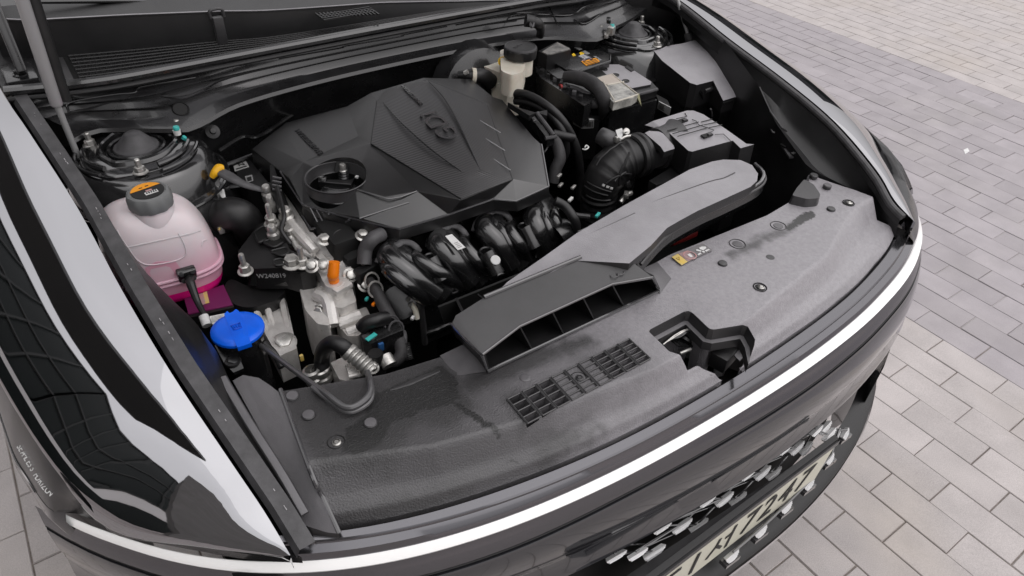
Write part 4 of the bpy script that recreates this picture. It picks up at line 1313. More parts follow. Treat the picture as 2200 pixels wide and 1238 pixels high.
front_run = catmull([M3(1700, 560, .830), M3(1752, 610, .828), M3(1757, 660, .826), M3(1700, 715, .826), M3(1500, 815, .826), M3(1300, 905, .826), M3(1090, 1025, .826), M3(960, 1150, .826), at(1372, 560, .822)], 6)
tube('seam_flange', front_run, .0035, EDGE, DUCT, 8, spline=False)
tube('seam_flange', [p + Vector((.002, -.004, -.006)) for p in front_run], .003, DUSTY, DUCT, 8, spline=False)
lowpts = [p + Vector((.001, .003, -.010)) for p in front_run]
loft('lower_shell', [lowpts, [p + Vector((.006, -.006, -.018)) for p in lowpts], [p + Vector((0, .006, -.045)) for p in lowpts], [p + Vector((-.02, .04, -.075)) for p in lowpts], [p + Vector((-.04, .10, -.085)) for p in lowpts]], GLOSSY, DUCT, n=50)
tube('crease', [M3(*q, .8432) for q in ((460, 1035), (750, 915), (905, 860), (1100, 785), (1380, 685), (1480, 660), (1560, 622))], .0012, DUSTY, DUCT, 6, 4, flat=.6)
tube('crease', [M3(*q, .8445) for q in ((330, 1150), (480, 1080), (700, 980), (860, 905))], .0012, PANEL, DUCT, 6, 4, flat=.6)
# mouth piece
A0, A1 = M4(30, 610, .815), M4(250, 440, .845)
mt_back = [A1, M4(900, 165, .846), M4(1175, 142, .842)]
mt_front = [M4(240, 822, .822), M4(490, 632, .828), M4(1115, 347, .828), M4(1385, 300, .824)]
bm = bmesh.new()
topv = [M4(35, 615, .812), M4(60, 560, .822), M4(250, 440, .845), M4(900, 165, .846), M4(1175, 142, .842), M4(1240, 190, .838), M4(1388, 300, .824), M4(1115, 347, .828), M4(490, 632, .828), M4(240, 822, .822)]
add_prism(bm, topv, .004)
bevel(bm, .0022, 2)
MOUTH = finish('mouth_top', bm, DUSTY, DUCT, 30)
mb = [M4(275, 935, .776), M4(1432, 392, .776)]
back = Vector((0, .10, .012))
lft = [M4(240, 824, .820), M4(275, 935, .776)]
rgt = [M4(1388, 302, .822), M4(1432, 392, .776)]
bm = bmesh.new()
add_prism(bm, [mb[0], mb[1], mb[1] + Vector((-.02, .12, .004)), mb[0] + Vector((.01, .12, .004))], .004)
bevel(bm, .001, 1)
finish('mouth_floor', bm, PLASTIC, DUCT)
def wall(name, a, b, depth, m, th=.003):
    """upright wall between the top line a and the bottom line b, running back into the duct"""
    bm = bmesh.new()
    q = [a, b, b + depth, a + depth]
    n = (q[1] - q[0]).cross(q[2] - q[0]).normalized() * th
    add_prism(bm, q, n)
    bevel(bm, .0008, 1)
    return finish(name, bm, m, DUCT)
wall('mouth_side', lft[0], lft[1], Vector((.03, .12, .0)), PLASTIC, .004)
wall('mouth_side', rgt[0], rgt[1], Vector((-.03, .10, .0)), PLASTIC, .004)
tube('mouth_edge', [M4(35, 618, .810), M4(130, 725, .814), M4(240, 826, .820), M4(275, 935, .777), mb[1], rgt[0]], .0028, EDGE, DUCT, 8, spline=False)
tube('mouth_edge', [M4(240, 824, .8215), M4(490, 634, .8275), M4(1115, 349, .8275), M4(1388, 302, .8235)], .0022, EDGE, DUCT, 8, spline=False)
tube('mouth_edge', [A1 + Vector((0, 0, .001)), M4(560, 308, .8465), M4(905, 166, .847)], .0035, EDGE, DUCT, 8, spline=False)
prism('mouth_skirt', [M4(30, 620, .810), M4(110, 720, .812), M4(236, 826, .818), M4(270, 936, .776), M4(150, 760, .775), M4(60, 700, .775)], .003, PLASTIC, DUCT, bev=.001)
for a, b in (((488, 634), (572, 790)), ((708, 535), (786, 688)), ((916, 440), (992, 588)), ((1112, 350), (1190, 493))):
    wall('divider', M4(*a, .827), M4(*b, .777), Vector((-.012, .09, .0)), PLASTIC, .0022)
bm = bmesh.new()
bk = Vector((0, .115, 0))
add_prism(bm, [mb[0] + bk, mb[1] + bk, rgt[0] + bk, lft[0] + bk], Vector((0, .004, 0)))
finish('mouth_back', bm, DARK, DUCT)
oc = M4(1150, 278, .8335)
bm = bmesh.new()
for dx in (-.006, .006):
    add_tube(bm, [oc + Vector((dx + math.cos(a) * .007, math.sin(a) * .0055, 0)) for a in [i * math.pi / 8 for i in range(16)]], .0007, 5, closed=True)
finish('moulded_mark', bm, PANEL, DUCT)

# ------------------------------------------------------------------ engine cover
ECOV = thing('engine_cover', 'large faceted black engine cover with carbon patterned centre and a round hole', 'engine cover', (-.15, .78, .80))
V = {
    'a': (118, 500, .830), 'b': (180, 452, .838), 'c': (335, 333, .853), 'd': (720, 230, .866), 'e': (870, 145, .884), 'f': (1200, 50, .895), 'h': (1500, 58, .874),
    'i': (1640, 170, .854), 'i2': (1700, 190, .852), 'k': (1895, 425, .838), 'k2': (1945, 470, .834), 'm': (1990, 735, .815), 'n': (1785, 828, .811), 'o': (1640, 813, .816), 'o2': (1360, 912, .806), 'p': (1050, 1003, .799),
    'p2': (960, 985, .799), 'r': (600, 897, .801), 's': (440, 848, .803), 't': (300, 640, .822),
    'K': (865, 465, .860), 'J': (1440, 820, .840), 'I': (1770, 690, .839), 'H': (1610, 215, .862), 'L': (905, 200, .880), 'G': (1225, 58, .894),
    'm1': (352, 440, .846), 'm2': (755, 325, .859), 'u': (345, 350, .852), 'v': (445, 582, .838), 'x': (360, 690, .826), 'w': (790, 420, .853), 'y': (960, 800, .830), 'z': (1160, 765, .834), 'q': (770, 745, .836), 'q2': (1110, 838, .824), 'q3': (800, 935, .806),
}
VP = {k: Z5(*c) for k, c in V.items()}
bm = bmesh.new()
bv = {k: bm.verts.new(p) for k, p in VP.items()}
def F(*ks):
    bm.faces.new([bv[k] for k in ks])
F('a', 'b', 'u', 'v', 'x', 't')
F('b', 'c', 'u')
F('u', 'c', 'd', 'm2', 'm1')
F('u', 'm1', 'v')
F('m1', 'm2', 'w', 'K', 'q', 'v')
F('d', 'e', 'L', 'K', 'w', 'm2')
F('e', 'f', 'G', 'L')
F('f', 'h', 'H', 'G')
F('h', 'i', 'i2', 'H')
F('L', 'G', 'H', 'I', 'J', 'K')
F('H', 'i2', 'k', 'I')
F('k', 'k2', 'm', 'I')
F('I', 'm', 'n', 'o', 'J')
F('K', 'J', 'z', 'y', 'q')
F('J', 'o', 'o2', 'q2', 'z')
F('y', 'z', 'q2')
F('q2', 'o2', 'p', 'q3')
F('v', 'q', 'y', 'q2', 'q3', 'r', 's', 'x')
F('q3', 'p', 'p2', 'r')
F('x', 's', 't')
rim = ['a', 'b', 'c', 'd', 'e', 'f', 'h', 'i', 'i2', 'k', 'k2', 'm', 'n', 'o', 'o2', 'p', 'p2', 'r', 's', 't']
drop = {'a': .05, 'b': .05, 'c': .03, 'd': .03, 't': .03}
cc = sum(VP.values(), Vector()) / len(VP)
low = {}
for k in rim:
    p = VP[k]
    o = (p - cc); o.z = 0
    low[k] = bm.verts.new(p + o.normalized() * .0045 + Vector((0, 0, -drop.get(k, .0215))))
for i, k in enumerate(rim):
    j = rim[(i + 1) % len(rim)]
    try: bm.faces.new((bv[k], low[k], low[j], bv[j]))
    except ValueError: pass
bm.faces.new([low[k] for k in rim][::-1])
bmesh.ops.recalc_face_normals(bm, faces=bm.faces)
bmesh.ops.triangulate(bm, faces=[f for f in bm.faces if len(f.verts) > 4])
bevel(bm, .0022, 3, 12)
ECS = finish('cover_shell', bm, mat('cover_plastic', (.0055, .0054, .0058), .29, col2=(.009, .0088, .0093), nscale=9, bump=.3, bscale=1500, rvar=.015, spec=.7, ior=1.7), ECOV, 32)
hc = Z5(652, 676, .838)
bm = bmesh.new()
add_lathe(bm, [(0, -.08), (.0535, -.08), (.0535, .05), (0, .05)], hc, (0, 0, 1), 48)
cut(ECS, bm)
lathe('filler_hole_wall', [(.0562, .0008), (.0545, .0018), (.0528, .0005), (.0515, -.018), (.0500, -.020), (.0550, -.020), (.0550, -.002)], hc, DUSTY, ECOV, seg=48)
# rim ridge along the front edges, styling lines
for ks in (('t', 's', 'r'), ('r', 'p2', 'p', 'o2', 'o', 'n', 'm'), ('m', 'k2')):
    tube('rim_ridge', [VP[k] + Vector((0, 0, -.0006)) for k in ks], .0022, EDGE, ECOV, 8, spline=False)
tube('styling_line', [Z5(*q) for q in ((765, 748, .8365), (930, 805, .8315), (985, 815, .831), (1060, 803, .8315), (1160, 766, .834))], .0014, EDGE, ECOV, 6, spline=False)
tube('styling_line', [Z5(*q) for q in ((800, 938, .8065), (960, 885, .815), (1110, 838, .824))], .0018, EDGE, ECOV, 6, spline=False)
# side wing with slats, front left
prism('side_wing', [Z5(*q) for q in ((375, 795, .790), (440, 855, .800), (600, 903, .799), (740, 945, .797), (765, 952, .795), (700, 985, .778), (500, 1003, .770), (480, 995, .770))], .012, PLASTIC, ECOV, bev=.002)
tube('rim_ridge', [Z5(*q) for q in ((372, 800, .790), (490, 1003, .771), (690, 975, .780), (735, 945, .797))], .0022, EDGE, ECOV, 8, spline=False)
for k in range(4):
    tube('slat', [Z5(490 + 38 * k, 870 + 13 * k, .8005), Z5(535 + 30 * k, 960 - 8 * k, .784)], .0018, EDGE, ECOV, 6, spline=False)
# carbon patterned centre
def carbon_mat():
    m = mat('carbon_pattern', (.020, .0195, .0205), .34, spec=.8, ior=1.7)
    t = m.node_tree
    b = t.nodes['Principled BSDF']
    geo = t.nodes.new('ShaderNodeTexCoord')
    mp = t.nodes.new('ShaderNodeMapping')
    mp.inputs['Rotation'].default_value = (0, 0, math.radians(-38))
    wv = t.nodes.new('ShaderNodeTexWave')
    wv.inputs['Scale'].default_value = 70.0
    wv.bands_direction = 'X'
    t.links.new(geo.outputs['Object'], mp.inputs['Vector'])
    t.links.new(mp.outputs[0], wv.inputs['Vector'])
    mx = t.nodes.new('ShaderNodeMixRGB')
    mx.inputs[1].default_value = (.004, .004, .0045, 1); mx.inputs[2].default_value = (.030, .029, .031, 1)
    t.links.new(wv.outputs['Fac'], mx.inputs[0]); t.links.new(mx.outputs[0], b.inputs['Base Color'])
    bp = t.nodes.new('ShaderNodeBump'); bp.inputs['Strength'].default_value = .5; bp.inputs['Distance'].default_value = .0008
    t.links.new(wv.outputs['Fac'], bp.inputs['Height']); t.links.new(bp.outputs[0], b.inputs['Normal'])
    return m
CARB = carbon_mat()
CV = {'L': (908, 198, .8825), 'K': (872, 464, .8620), 'J': (1440, 812, .8420), 'I': (1762, 690, .8410), 'H': (1602, 222, .8640), 'G': (1224, 66, .8955),
      'e2': (955, 130, .886), 'A1': (950, 205, .8850), 'A2': (1455, 655, .8520), 'B1': (1235, 72, .8985), 'B2': (1560, 632, .8520), 'S': (1000, 470, .864)}
CP = {k: Z5(*c) for k, c in CV.items()}
bm = bmesh.new()
bv = {k: bm.verts.new(p) for k, p in CP.items()}
for ks in (('L', 'K', 'J', 'A2', 'A1'), ('L', 'A1', 'e2'), ('e2', 'A1', 'B1', 'G'), ('A1', 'A2', 'B2', 'B1'), ('B1', 'B2', 'I', 'H'), ('G', 'B1', 'H'), ('A2', 'J', 'I', 'B2')):
    bm.faces.new([bv[k] for k in ks if k in bv])
bmesh.ops.recalc_face_normals(bm, faces=bm.faces)
if sum(f.normal.z for f in bm.faces) < 0: bmesh.ops.reverse_faces(bm, faces=bm.faces)
bmesh.ops.triangulate(bm, faces=[f for f in bm.faces if len(f.verts) > 4])
bmesh.ops.subdivide_edges(bm, edges=bm.edges, cuts=3, use_grid_fill=True)
bmesh.ops.smooth_vert(bm, verts=[v for v in bm.verts if not v.is_boundary], factor=.5, use_axis_x=False, use_axis_y=False, use_axis_z=True)
CPN = finish('carbon_panel', bm, CARB, ECOV, 80)
tube('panel_edge', [CP[k] + Vector((0, 0, -.001)) for k in ('L', 'K', 'J', 'I', 'H')], .0014, PLASTIC, ECOV, 6, spline=False)
RIDGE_M = mat('rib_highlight_plastic', (.04, .039, .041), .3)
tube('rib', [Z5(1235, 72, .8990), Z5(1340, 190, .8885), Z5(1440, 370, .873), Z5(1560, 632, .8528)], [.0008, .0016, .0022, .0008], RIDGE_M, ECOV, 6, 6)
tube('rib', [Z5(950, 208, .8852), Z5(1060, 330, .878), Z5(1250, 500, .8655), Z5(1440, 640, .8535)], [.0006, .0018, .0020, .0008], CARB, ECOV, 6, 6)
for pl in (((1482, 222), (1520, 302), (1690, 402)), ((1530, 352), (1555, 415), (1718, 515)), ((1565, 460), (1592, 535), (1752, 638))):
    q = [Z5(x, y, lerp(.868, .845, (y - 220) / 420)) + Vector((0, 0, .0015)) for x, y in pl]
    q = resample(q, 34)
    bm = bmesh.new()
    for i in range(0, 33):
        add_tube(bm, [q[i], q[i].lerp(q[i + 1], .55)], .0010, 6)
    finish('chevron_ridge', bm, mat('ridge_glint', (.42, .42, .43), .35) if 'ridge_glint' not in bpy.data.materials else bpy.data.materials['ridge_glint'], ECOV)  # pale dashes: light caught on the ridges, put into their colour
for pl in (((985, 385), (1075, 440), (1092, 590)), ((1145, 488), (1208, 520), (1222, 680)), ((1280, 570), (1340, 612))):
    tube('chevron_ridge', [Z5(x, y, lerp(.868, .846, (y - 380) / 330)) for x, y in pl], .0007, RIDGE_M, ECOV, 5, spline=False)
# lettering, moulded; read along the car, top towards the left
def on_band(x, y):
    d = ray(830 + x / 6.877, 160 + y / 6.877)
    o, n_ = CP['A1'], (CP['A2'] - CP['A1']).cross(CP['B2'] - CP['A1']).normalized()
    return CAM + d * ((o - CAM).dot(n_) / d.dot(n_))
g0, g1 = on_band(975, 960), on_band(600, 590)
xd = (g1 - g0).normalized()
nn = (CP['A2'] - CP['A1']).cross(CP['B2'] - CP['A1']).normalized()
if nn.z < 0: nn = -nn
yd = nn.cross(xd)
LET = mat('raised_letter', (.016, .016, .017), .16, coat=1.0, spec=1.0)
big = text('letters', 'GDi', g0.lerp(g1, .46) + nn * .0045, xd, yd, .058, LET, ECOV, .0016)
s0, s1 = on_band(540, 500), on_band(225, 185)
text('letters', 'SMARTSTREAM', s0.lerp(s1, .5) + nn * .0055, (s1 - s0), nn.cross((s1 - s0).normalized()), (s1 - s0).length / 7.6, LET, ECOV, .0012)
n2 = (VP['m2'] - VP['m1']).cross(VP['q'] - VP['m1']).normalized()
if n2.z < 0: n2 = -n2
def on_plat(x, y):
    d = ray(600 + x / 6.19, 240 + y / 6.19)
    return CAM + d * ((VP['m1'] - CAM).dot(n2) / d.dot(n2))
t0, t1 = on_plat(560, 560), on_plat(240, 250)
text('letters', 'SMARTSTREAM', t0.lerp(t1, .5) + n2 * .0012, (t1 - t0), n2.cross((t1 - t0).normalized()), (t1 - t0).length / 6.6, mat('letter_grey', (.016, .016, .017), .4), ECOV, .0008)

# ---- what shows in the filler hole
OC = thing('oil_filler_cap', 'black oil filler cap down inside the round hole of the engine cover', 'oil cap', tuple(hc + Vector((0, 0, -.06))))
lathe('cap_disc', [(0, .004), (.034, .003), (.038, .0), (.040, -.012)], hc + Vector((0, -.006, -.030)), GLOSSY, OC, seg=30)
prism('grip', [P2(*q, .817) for q in ((520, 930), (640, 905), (950, 905), (1000, 880), (955, 972), (720, 955))], .012, PLASTIC, OC, bev=.002)
tube('grip_edge', [P2(520, 928, .8178), P2(720, 950, .8178), P2(955, 970, .8178)], .0013, DUSTY, OC, 6, spline=False)
tube('cap_rim', [P2(*q, .811) for q in ((600, 1010, ), (720, 1035), (850, 1040), (930, 1030))], .0013, DUSTY, OC, 6, 4)
lathe('hole_floor', [(0, 0), (.056, 0), (.056, .02)], hc + Vector((0, 0, -.055)), DARK, OC, seg=24)
for k in range(3):
    lathe('ridge_stack', [(.006, -.002), (.0075, 0), (.006, .002)], P2(575, 905 - 14 * k, .818 + .003 * k), GLOSSY, OC, seg=14)
box('white_tip', P2(1032, 868, .824), (.006, .006, .004), WHITE, OC, rot=Matrix.Rotation(.6, 3, 'Z'), bev=.001)
CB = thing('cover_bolt', 'steel bolt with a black spring showing inside the round hole of the engine cover', 'bolt', tuple(hc + Vector((.012, .03, -.05))))
bo = P2(842, 735, .8335)
prism('dark_notch', [P2(*q, z) for *q, z in ((760, 665, .8395), (885, 665, .8395), (920, 800, .824), (735, 800, .824))], Vector((0, .001, 0)), DARK, CB, bev=0)
lathe('bolt_head', [(0, .006), (.0050, .006), (.0058, .004), (.0058, -.005), (.0075, -.007)], bo, STEEL, CB, seg=12)
lathe('spring', [(.0075, -.007), (.0072, -.008), (.009, -.0105), (.008, -.013), (.0098, -.0155), (.0085, -.018), (.0105, -.0205), (.009, -.023), (.0115, -.026)], bo, GLOSSY, CB, seg=16)

# ------------------------------------------------------------------ intake manifold
MAN = thing('intake_manifold', 'glossy black intake manifold with four curved runners under the front of the engine cover', 'intake manifold', (-.14, .52, .70))
runs = [
    (((330, 455), (225, 540), (400, 700), (640, 880)), (((385, 470), (350, 510), (560, 670), (770, 840)), ((470, 500), (480, 560), (680, 690), (870, 795)), ((180, 600), (240, 680), (400, 810), (560, 925))), (310, 500)),
    (((765, 320), (660, 430), (790, 580), (960, 760)), (((830, 330), (790, 400), (930, 570), (1060, 725)), ((900, 360), (890, 430), (1020, 590), (1140, 700))), (750, 345)),
    (((1165, 200), (1080, 290), (1190, 430), (1310, 630)), (((1230, 210), (1200, 280), (1300, 440), (1400, 600)), ((1310, 240), (1300, 310), (1390, 450), (1450, 570))), (1150, 225)),
    (((1560, 90), (1510, 190), (1550, 340), (1600, 500)), (((1620, 90), (1600, 180), (1650, 330), (1680, 460)), ((1690, 100), (1690, 180), (1730, 300), (1745, 420))), None)]
RUN = []
for main, ridges, _ in runs:
    def path(pl, zs=(.752, .768, .750, .708)):
        q = [M2(*p, z) for p, z in zip(pl, zs)]
        return [q[0] + Vector((.012, .045, -.010))] + q
    R_ = tube('runner', path(main), [.017, .019, .0205, .0215, .022], SATINB, MAN, 20, 8)
    RUN.append(R_)
    for rd in ridges:
        tube('runner_rib', path(rd, (.752, .766, .748, .706)), [.009, .0105, .012, .0125, .013], SATINB, R_, 14, 8)
    # the body that carries tube and ribs
    tube('runner_body', path([tuple((a_ + b_) / 2 for a_, b_ in zip(p, q)) for p, q in zip(main, ridges[0])], (.738, .752, .734, .694)), [.024, .027, .030, .032, .033], GLOSSY, R_, 16, 8)
for pl in (((130, 600), (165, 520), (230, 465), (310, 440), (345, 418), (420, 425), (470, 460), (500, 500)), ((580, 460), (600, 380), (660, 320), (740, 293), (765, 272), (840, 280), (890, 320), (915, 360)), ((985, 320), (1010, 240), (1060, 190), (1130, 165), (1165, 145), (1230, 150), (1280, 180), (1305, 215))):
    zf_ = [.757, .767, .773, .776, .776, .775, .771, .763]
    tube('port_flange', [M2(*q, z + .004) for q, z in zip(pl, zf_)], .0062, RUBBER_G, MAN, 10, 5, flat=.8)
for q in ((600, 560), (1095, 505), (1430, 285)):
    o = M2(*q, .765)
    lathe('bolt_cup', [(.0135, .003), (.0115, .004), (.010, .002), (.0095, -.02), (0, -.02)], o, GLOSSY, MAN, seg=20)
    tube('bolt_cup_body', [o + Vector((0, 0, .0)), o + Vector((.004, -.03, -.03))], .0135, GLOSSY, MAN, 14, spline=False)
# plenum under the runners with its welded flange
pa, pb = M2(515, 945, .702), M2(1570, 520, .702)
ed = [pa, M2(640, 905, .703), M2(930, 790, .704), M2(1075, 735, .704), M2(1200, 690, .704), M2(1380, 630, .704), pb]
prism('plenum', ed + [pb + Vector((.03, .09, .03)), pa + Vector((.02, .10, .03))], .10, GLOSSY, MAN, bev=.005)
for k in range(2):
    q = [p + Vector((0, -.003, -.002 - .072 * k)) for p in ed]
    bm = bmesh.new()
    fine = resample(q, 40)
    add_tube(bm, [p + Vector((0, random.uniform(-.0012, .0012), random.uniform(-.001, .001))) for p in fine], .0045, 7)
    finish('weld_flange', bm, GLOSSY, MAN)
tube('plenum_end', [pa + Vector((-.002, 0, .0)), pa + Vector((.0, -.004, -.05)), pa + Vector((.004, 0, -.10))], .006, DUSTY, MAN, 8)
lathe('manifold_end_cap', [(0, .01), (.026, .008), (.030, 0), (.030, -.03)], M2(1790, 330, .735), GLOSSY, MAN, axis=(.9, .1, .1), seg=20)
ms = [M2(*q, z) for *q, z in ((725, 362, .793), (785, 345, .793), (905, 462, .785), (838, 487, .785))]
prism('paper_label', [p + Vector((0, -.001, .001)) for p in ms], .0005, WHITE, MAN, smooth=0)
for k in range(4):
    a = ms[3].lerp(ms[0], .12 + .1 * k).lerp(ms[2].lerp(ms[1], .12 + .1 * k), .25)
    b = ms[3].lerp(ms[0], .12 + .1 * k).lerp(ms[2].lerp(ms[1], .12 + .1 * k), .75)
    tube('print_line', [a + Vector((0, -.001, .0015)), b + Vector((0, -.001, .0015))], .0006, GREYTXT, MAN, 4, spline=False)
lathe('paint_dot', [(.0088, -.001), (.0088, .0008), (.008, .0014), (0, .0016)], M2(1174, 574, .765), WHITE, MAN, axis=(-.1, -.55, .8), seg=22)

# ------------------------------------------------------------------ suspension towers
def tower(s, uv, label):
    o = Vector((s * .582, .952, .865))
    T = thing('strut_tower', label, 'strut tower', tuple(o), 'strut towers')
    lathe('dome', [(.165, -.40), (.150, -.12), (.137, -.062), (.1335, -.056), (.1335, -.050), (.127, -.047), (.122, -.030), (.112, -.006), (.103, .004), (.090, .008), (.078, .006), (0, .004)], o, SHINE, T, seg=56, wob=lambda k, n: 1 + .012 * math.cos(3 * 2 * math.pi * k / n + .4))
    MP = lathe('mount_plate', [(.088, .006), (.088, .011), (.084, .014), (.064, .016), (.061, .022), (.057, .024), (.054, .022), (.052, .010), (0, .008)], o, SHINE, T, seg=44, wob=lambda k, n: 1 + .10 * max(0, math.cos(3 * 2 * math.pi * k / n - .6 * s)) ** 3 if True else 1)
    lathe('bearing_ring', [(.048, .012), (.047, .019), (.044, .021), (.041, .019), (.040, .014), (0, .014)], o, GLOSSY, T, seg=40)
    lathe('dust_cap', [(.037, .016), (.036, .019), (.032, .021), (.030, .023), (.0150, .041), (.011, .0435), (0, .044)], o, RUBBER_G, T, seg=36)
    for k in range(3):
        a = math.radians(-100 + 120 * k + (12 if s > 0 else 0))
        q = o + Vector((math.cos(a) * .083, math.sin(a) * .083, .012))
        N_ = bolt(q, STEEL, T, r=.0085, h=.010, stud=.014, name='stud_nut')
        a2 = a + .9
        # curved slot brackets between the studs
        arc = [o + Vector((math.cos(t) * .083, math.sin(t) * .083, .019)) for t in [a + .35 + .09 * i for i in range(13)]]
        tube('curved_rib', arc, .0045, SHINE, T, 8, spline=False)
        arc2 = [o + Vector((math.cos(t) * .097, math.sin(t) * .097, .014)) for t in [a + .35 + .09 * i for i in range(13)]]
        tube('curved_rib', arc2, .0038, SHINE, T, 8, spline=False)
    tube('edge_bead', [o + Vector((math.cos(t) * .1355, math.sin(t) * .1355, -.051)) for t in [2 * math.pi * i / 50 for i in range(50)]], .0042, SHINE, T, 8, spline=False, closed=True)
    return T, o
T1, o1 = tower(-1, (285, 292), 'glossy black strut tower behind the pink coolant tank, left of the engine')
T2, o2 = tower(1, (1362, 47), 'glossy black strut tower behind the fuse box, right of the battery')
lathe('marker_body', [(.006, -.006), (.0065, .003), (0, .004)], Z6(712, 100, .905), WHITE, T1, seg=12)
lathe('marker_cap', [(.0052, -.001), (.0055, .003), (.0045, .005), (0, .0055)], Z6(709, 85, .910), TEAL, T1, seg=14)
lathe('marker_cap', [(.004, 0), (.004, .005), (0, .006)], Z6(755, 150, .885), TEAL, T1, axis=(.5, -.3, .7), seg=12)
box('clip_block', Z3(1140, 240, .905), (.022, .016, .02), STEEL, T2, rot=Matrix.Rotation(.5, 3, 'Z'), bev=.003)
for q, z, m_ in (((1120, 160), .915, GLOSSY), ((1150, 215), .91, TEAL), ((1100, 275), .895, STEEL)):
    box('clip_block', Z3(*q, z), (.024, .010, .010), m_, T2, rot=Matrix.Rotation(.9, 3, 'Z'), bev=.002)
tube('cable', [at(238, 384, .80), at(222, 396, .79), at(200, 392, .80), at(182, 380, .82)], .0045, GLOSSY, T1, 8)
tube('cable', [at(272, 378, .80), at(250, 388, .79), at(222, 397, .785), at(195, 388, .80)], .0055, SHEET, T1, 8)

# ------------------------------------------------------------------ gas struts of the hood
GS = thing('gas_strut', 'thick gas strut with pinkish film on its cylinder, beside the cowl', 'gas strut', tuple(atY(195, 400, 1.0)), 'hood gas struts')
sb, s1_, s0_ = atY(190, 392, .985), atY(121, 222, .985), atY(35, -40, .985)
tube('rod', [sb, s1_], .0052, ROD, GS, 14, spline=False)
dd = (s0_ - s1_).normalized()
tube('cylinder', [s1_ - dd * .004, s1_, s1_ + dd * .52], [.008, .0098, .0098], STRUT, GS, 22, spline=False)
tube('dark_sleeve', [s1_ + dd * .001 + Vector((.0145, .003, 0)), s1_ + dd * .52 + Vector((.0145, .003, 0))], .0088, RUBBER, GS, 16, spline=False)
lathe('end_fitting', [(.009, 0), (.010, .012), (.008, .026), (.006, .03)], sb - dd * .012, PLASTIC, GS, axis=tuple(dd), seg=14)
box('strut_bracket', at(203, 415, .80), (.03, .02, .04), PLASTIC, GS, bev=.003)
GS2 = thing('gas_strut', 'thin steel rod of the gas strut rising beside the fuse box cover', 'gas strut', tuple(at(1480, 82, .87)), 'hood gas struts')
r0_, r1_ = at(1479, 78, .873), atY(1453, -8, .93)
tube('rod', [r0_, r1_, r1_ + (r1_ - r0_) * 1.2], .0048, ROD, GS2, 14, spline=False)
lathe('end_fitting', [(.011, -.02), (.011, .004), (.009, .008), (.005, .009)], r0_, RUBBER_G, GS2, axis=tuple((r1_ - r0_).normalized()), seg=14)

# ------------------------------------------------------------------ coolant reservoir
RES = thing('coolant_tank', 'milky pink coolant tank with grey screw cap, bright pink fluid at its bottom', 'coolant tank', (-.585, .74, .68))
def superq(bm, c, sz, e=.55, rot=0, lo=-1, hi=1, nu=40, nv=26, shear=(0, 0), taper=0):
    def sp(v, p): return math.copysign(abs(v) ** p, v)
    rings = []
    for j in range(nv + 1):
        ph = lerp(lo, hi, j / nv) * math.pi / 2
        cz, sz_ = sp(math.cos(ph), e), sp(math.sin(ph), e)
        ring = []
        for i in range(nu):
            th = 2 * math.pi * i / nu
            k = 1 + taper * sz_
            x, y, z = sp(math.cos(th), e) * cz * sz[0] * k, sp(math.sin(th), e) * cz * sz[1] * k, sz_ * sz[2]
            x += shear[0] * z; y += shear[1] * z
            xr, yr = x * math.cos(rot) - y * math.sin(rot), x * math.sin(rot) + y * math.cos(rot)
            ring.append(bm.verts.new(Vector(c) + Vector((xr, yr, z))))
        rings.append(ring)
    for A, B in zip(rings, rings[1:]):
        for k in range(nu):
            j = (k + 1) % nu
            bm.faces.new((A[k], A[j], B[j], B[k]))
    bm.faces.new(rings[0][::-1]); bm.faces.new(rings[-1])
RC = Vector((-.607, .800, .742))
RSX, RSY, RSZ = .085, .064, .122
RROT = math.radians(-6)
def sps(v, p): return math.copysign(abs(v) ** p, v)
def onres(th, ph, k=1.0):
    """the tank: a dome with squarish plan over a nearly upright band"""
    cz, sz_ = sps(math.cos(ph), .62), sps(math.sin(ph), .72)
    x, y, z = sps(math.cos(th), .62) * cz * RSX * k, sps(math.sin(th), .62) * cz * RSY * k, sz_ * RSZ * k
    x -= .10 * z
    return RC + Vector((x * math.cos(RROT) - y * math.sin(RROT), x * math.sin(RROT) + y * math.cos(RROT), z))
NU = 56
def ring_at(z, k):
    return [Vector((RC.x + (p.x - RC.x) * k, RC.y + (p.y - RC.y) * k, z)) for p in [onres(2 * math.pi * i / NU, 0) for i in range(NU)]]
rws = [[onres(2 * math.pi * i / NU, math.pi / 2 * j / 22) for i in range(NU)] for j in range(23)]
loft_rows = [r + [r[0]] for r in rws]
bm = bmesh.new()
add_loft(bm, rws, closed=True)
bmesh.ops.remove_doubles(bm, verts=bm.verts, dist=1e-5)
TK = finish('tank_body', bm, TANK, RES, 60)
for dz in (0.004, -.004):
    tube('seam_rib', [p + Vector((0, 0, dz)) for p in ring_at(RC.z, 1.012)], .0030, TANK, RES, 8, spline=False, closed=True)
def band(name, zs, ks, m):
    bm = bmesh.new()
    add_loft(bm, [ring_at(z, k) for z, k in zip(zs, ks)], closed=True)
    return finish(name, bm, m, RES, 60)
band('tank_lower', (RC.z, RC.z - .012, RC.z - .026), (.985, .98, .965), TANKLOW)
band('fluid_level', (RC.z - .026, RC.z - .036, RC.z - .046, RC.z - .052), (.966, .945, .90, .7), COOLANT)
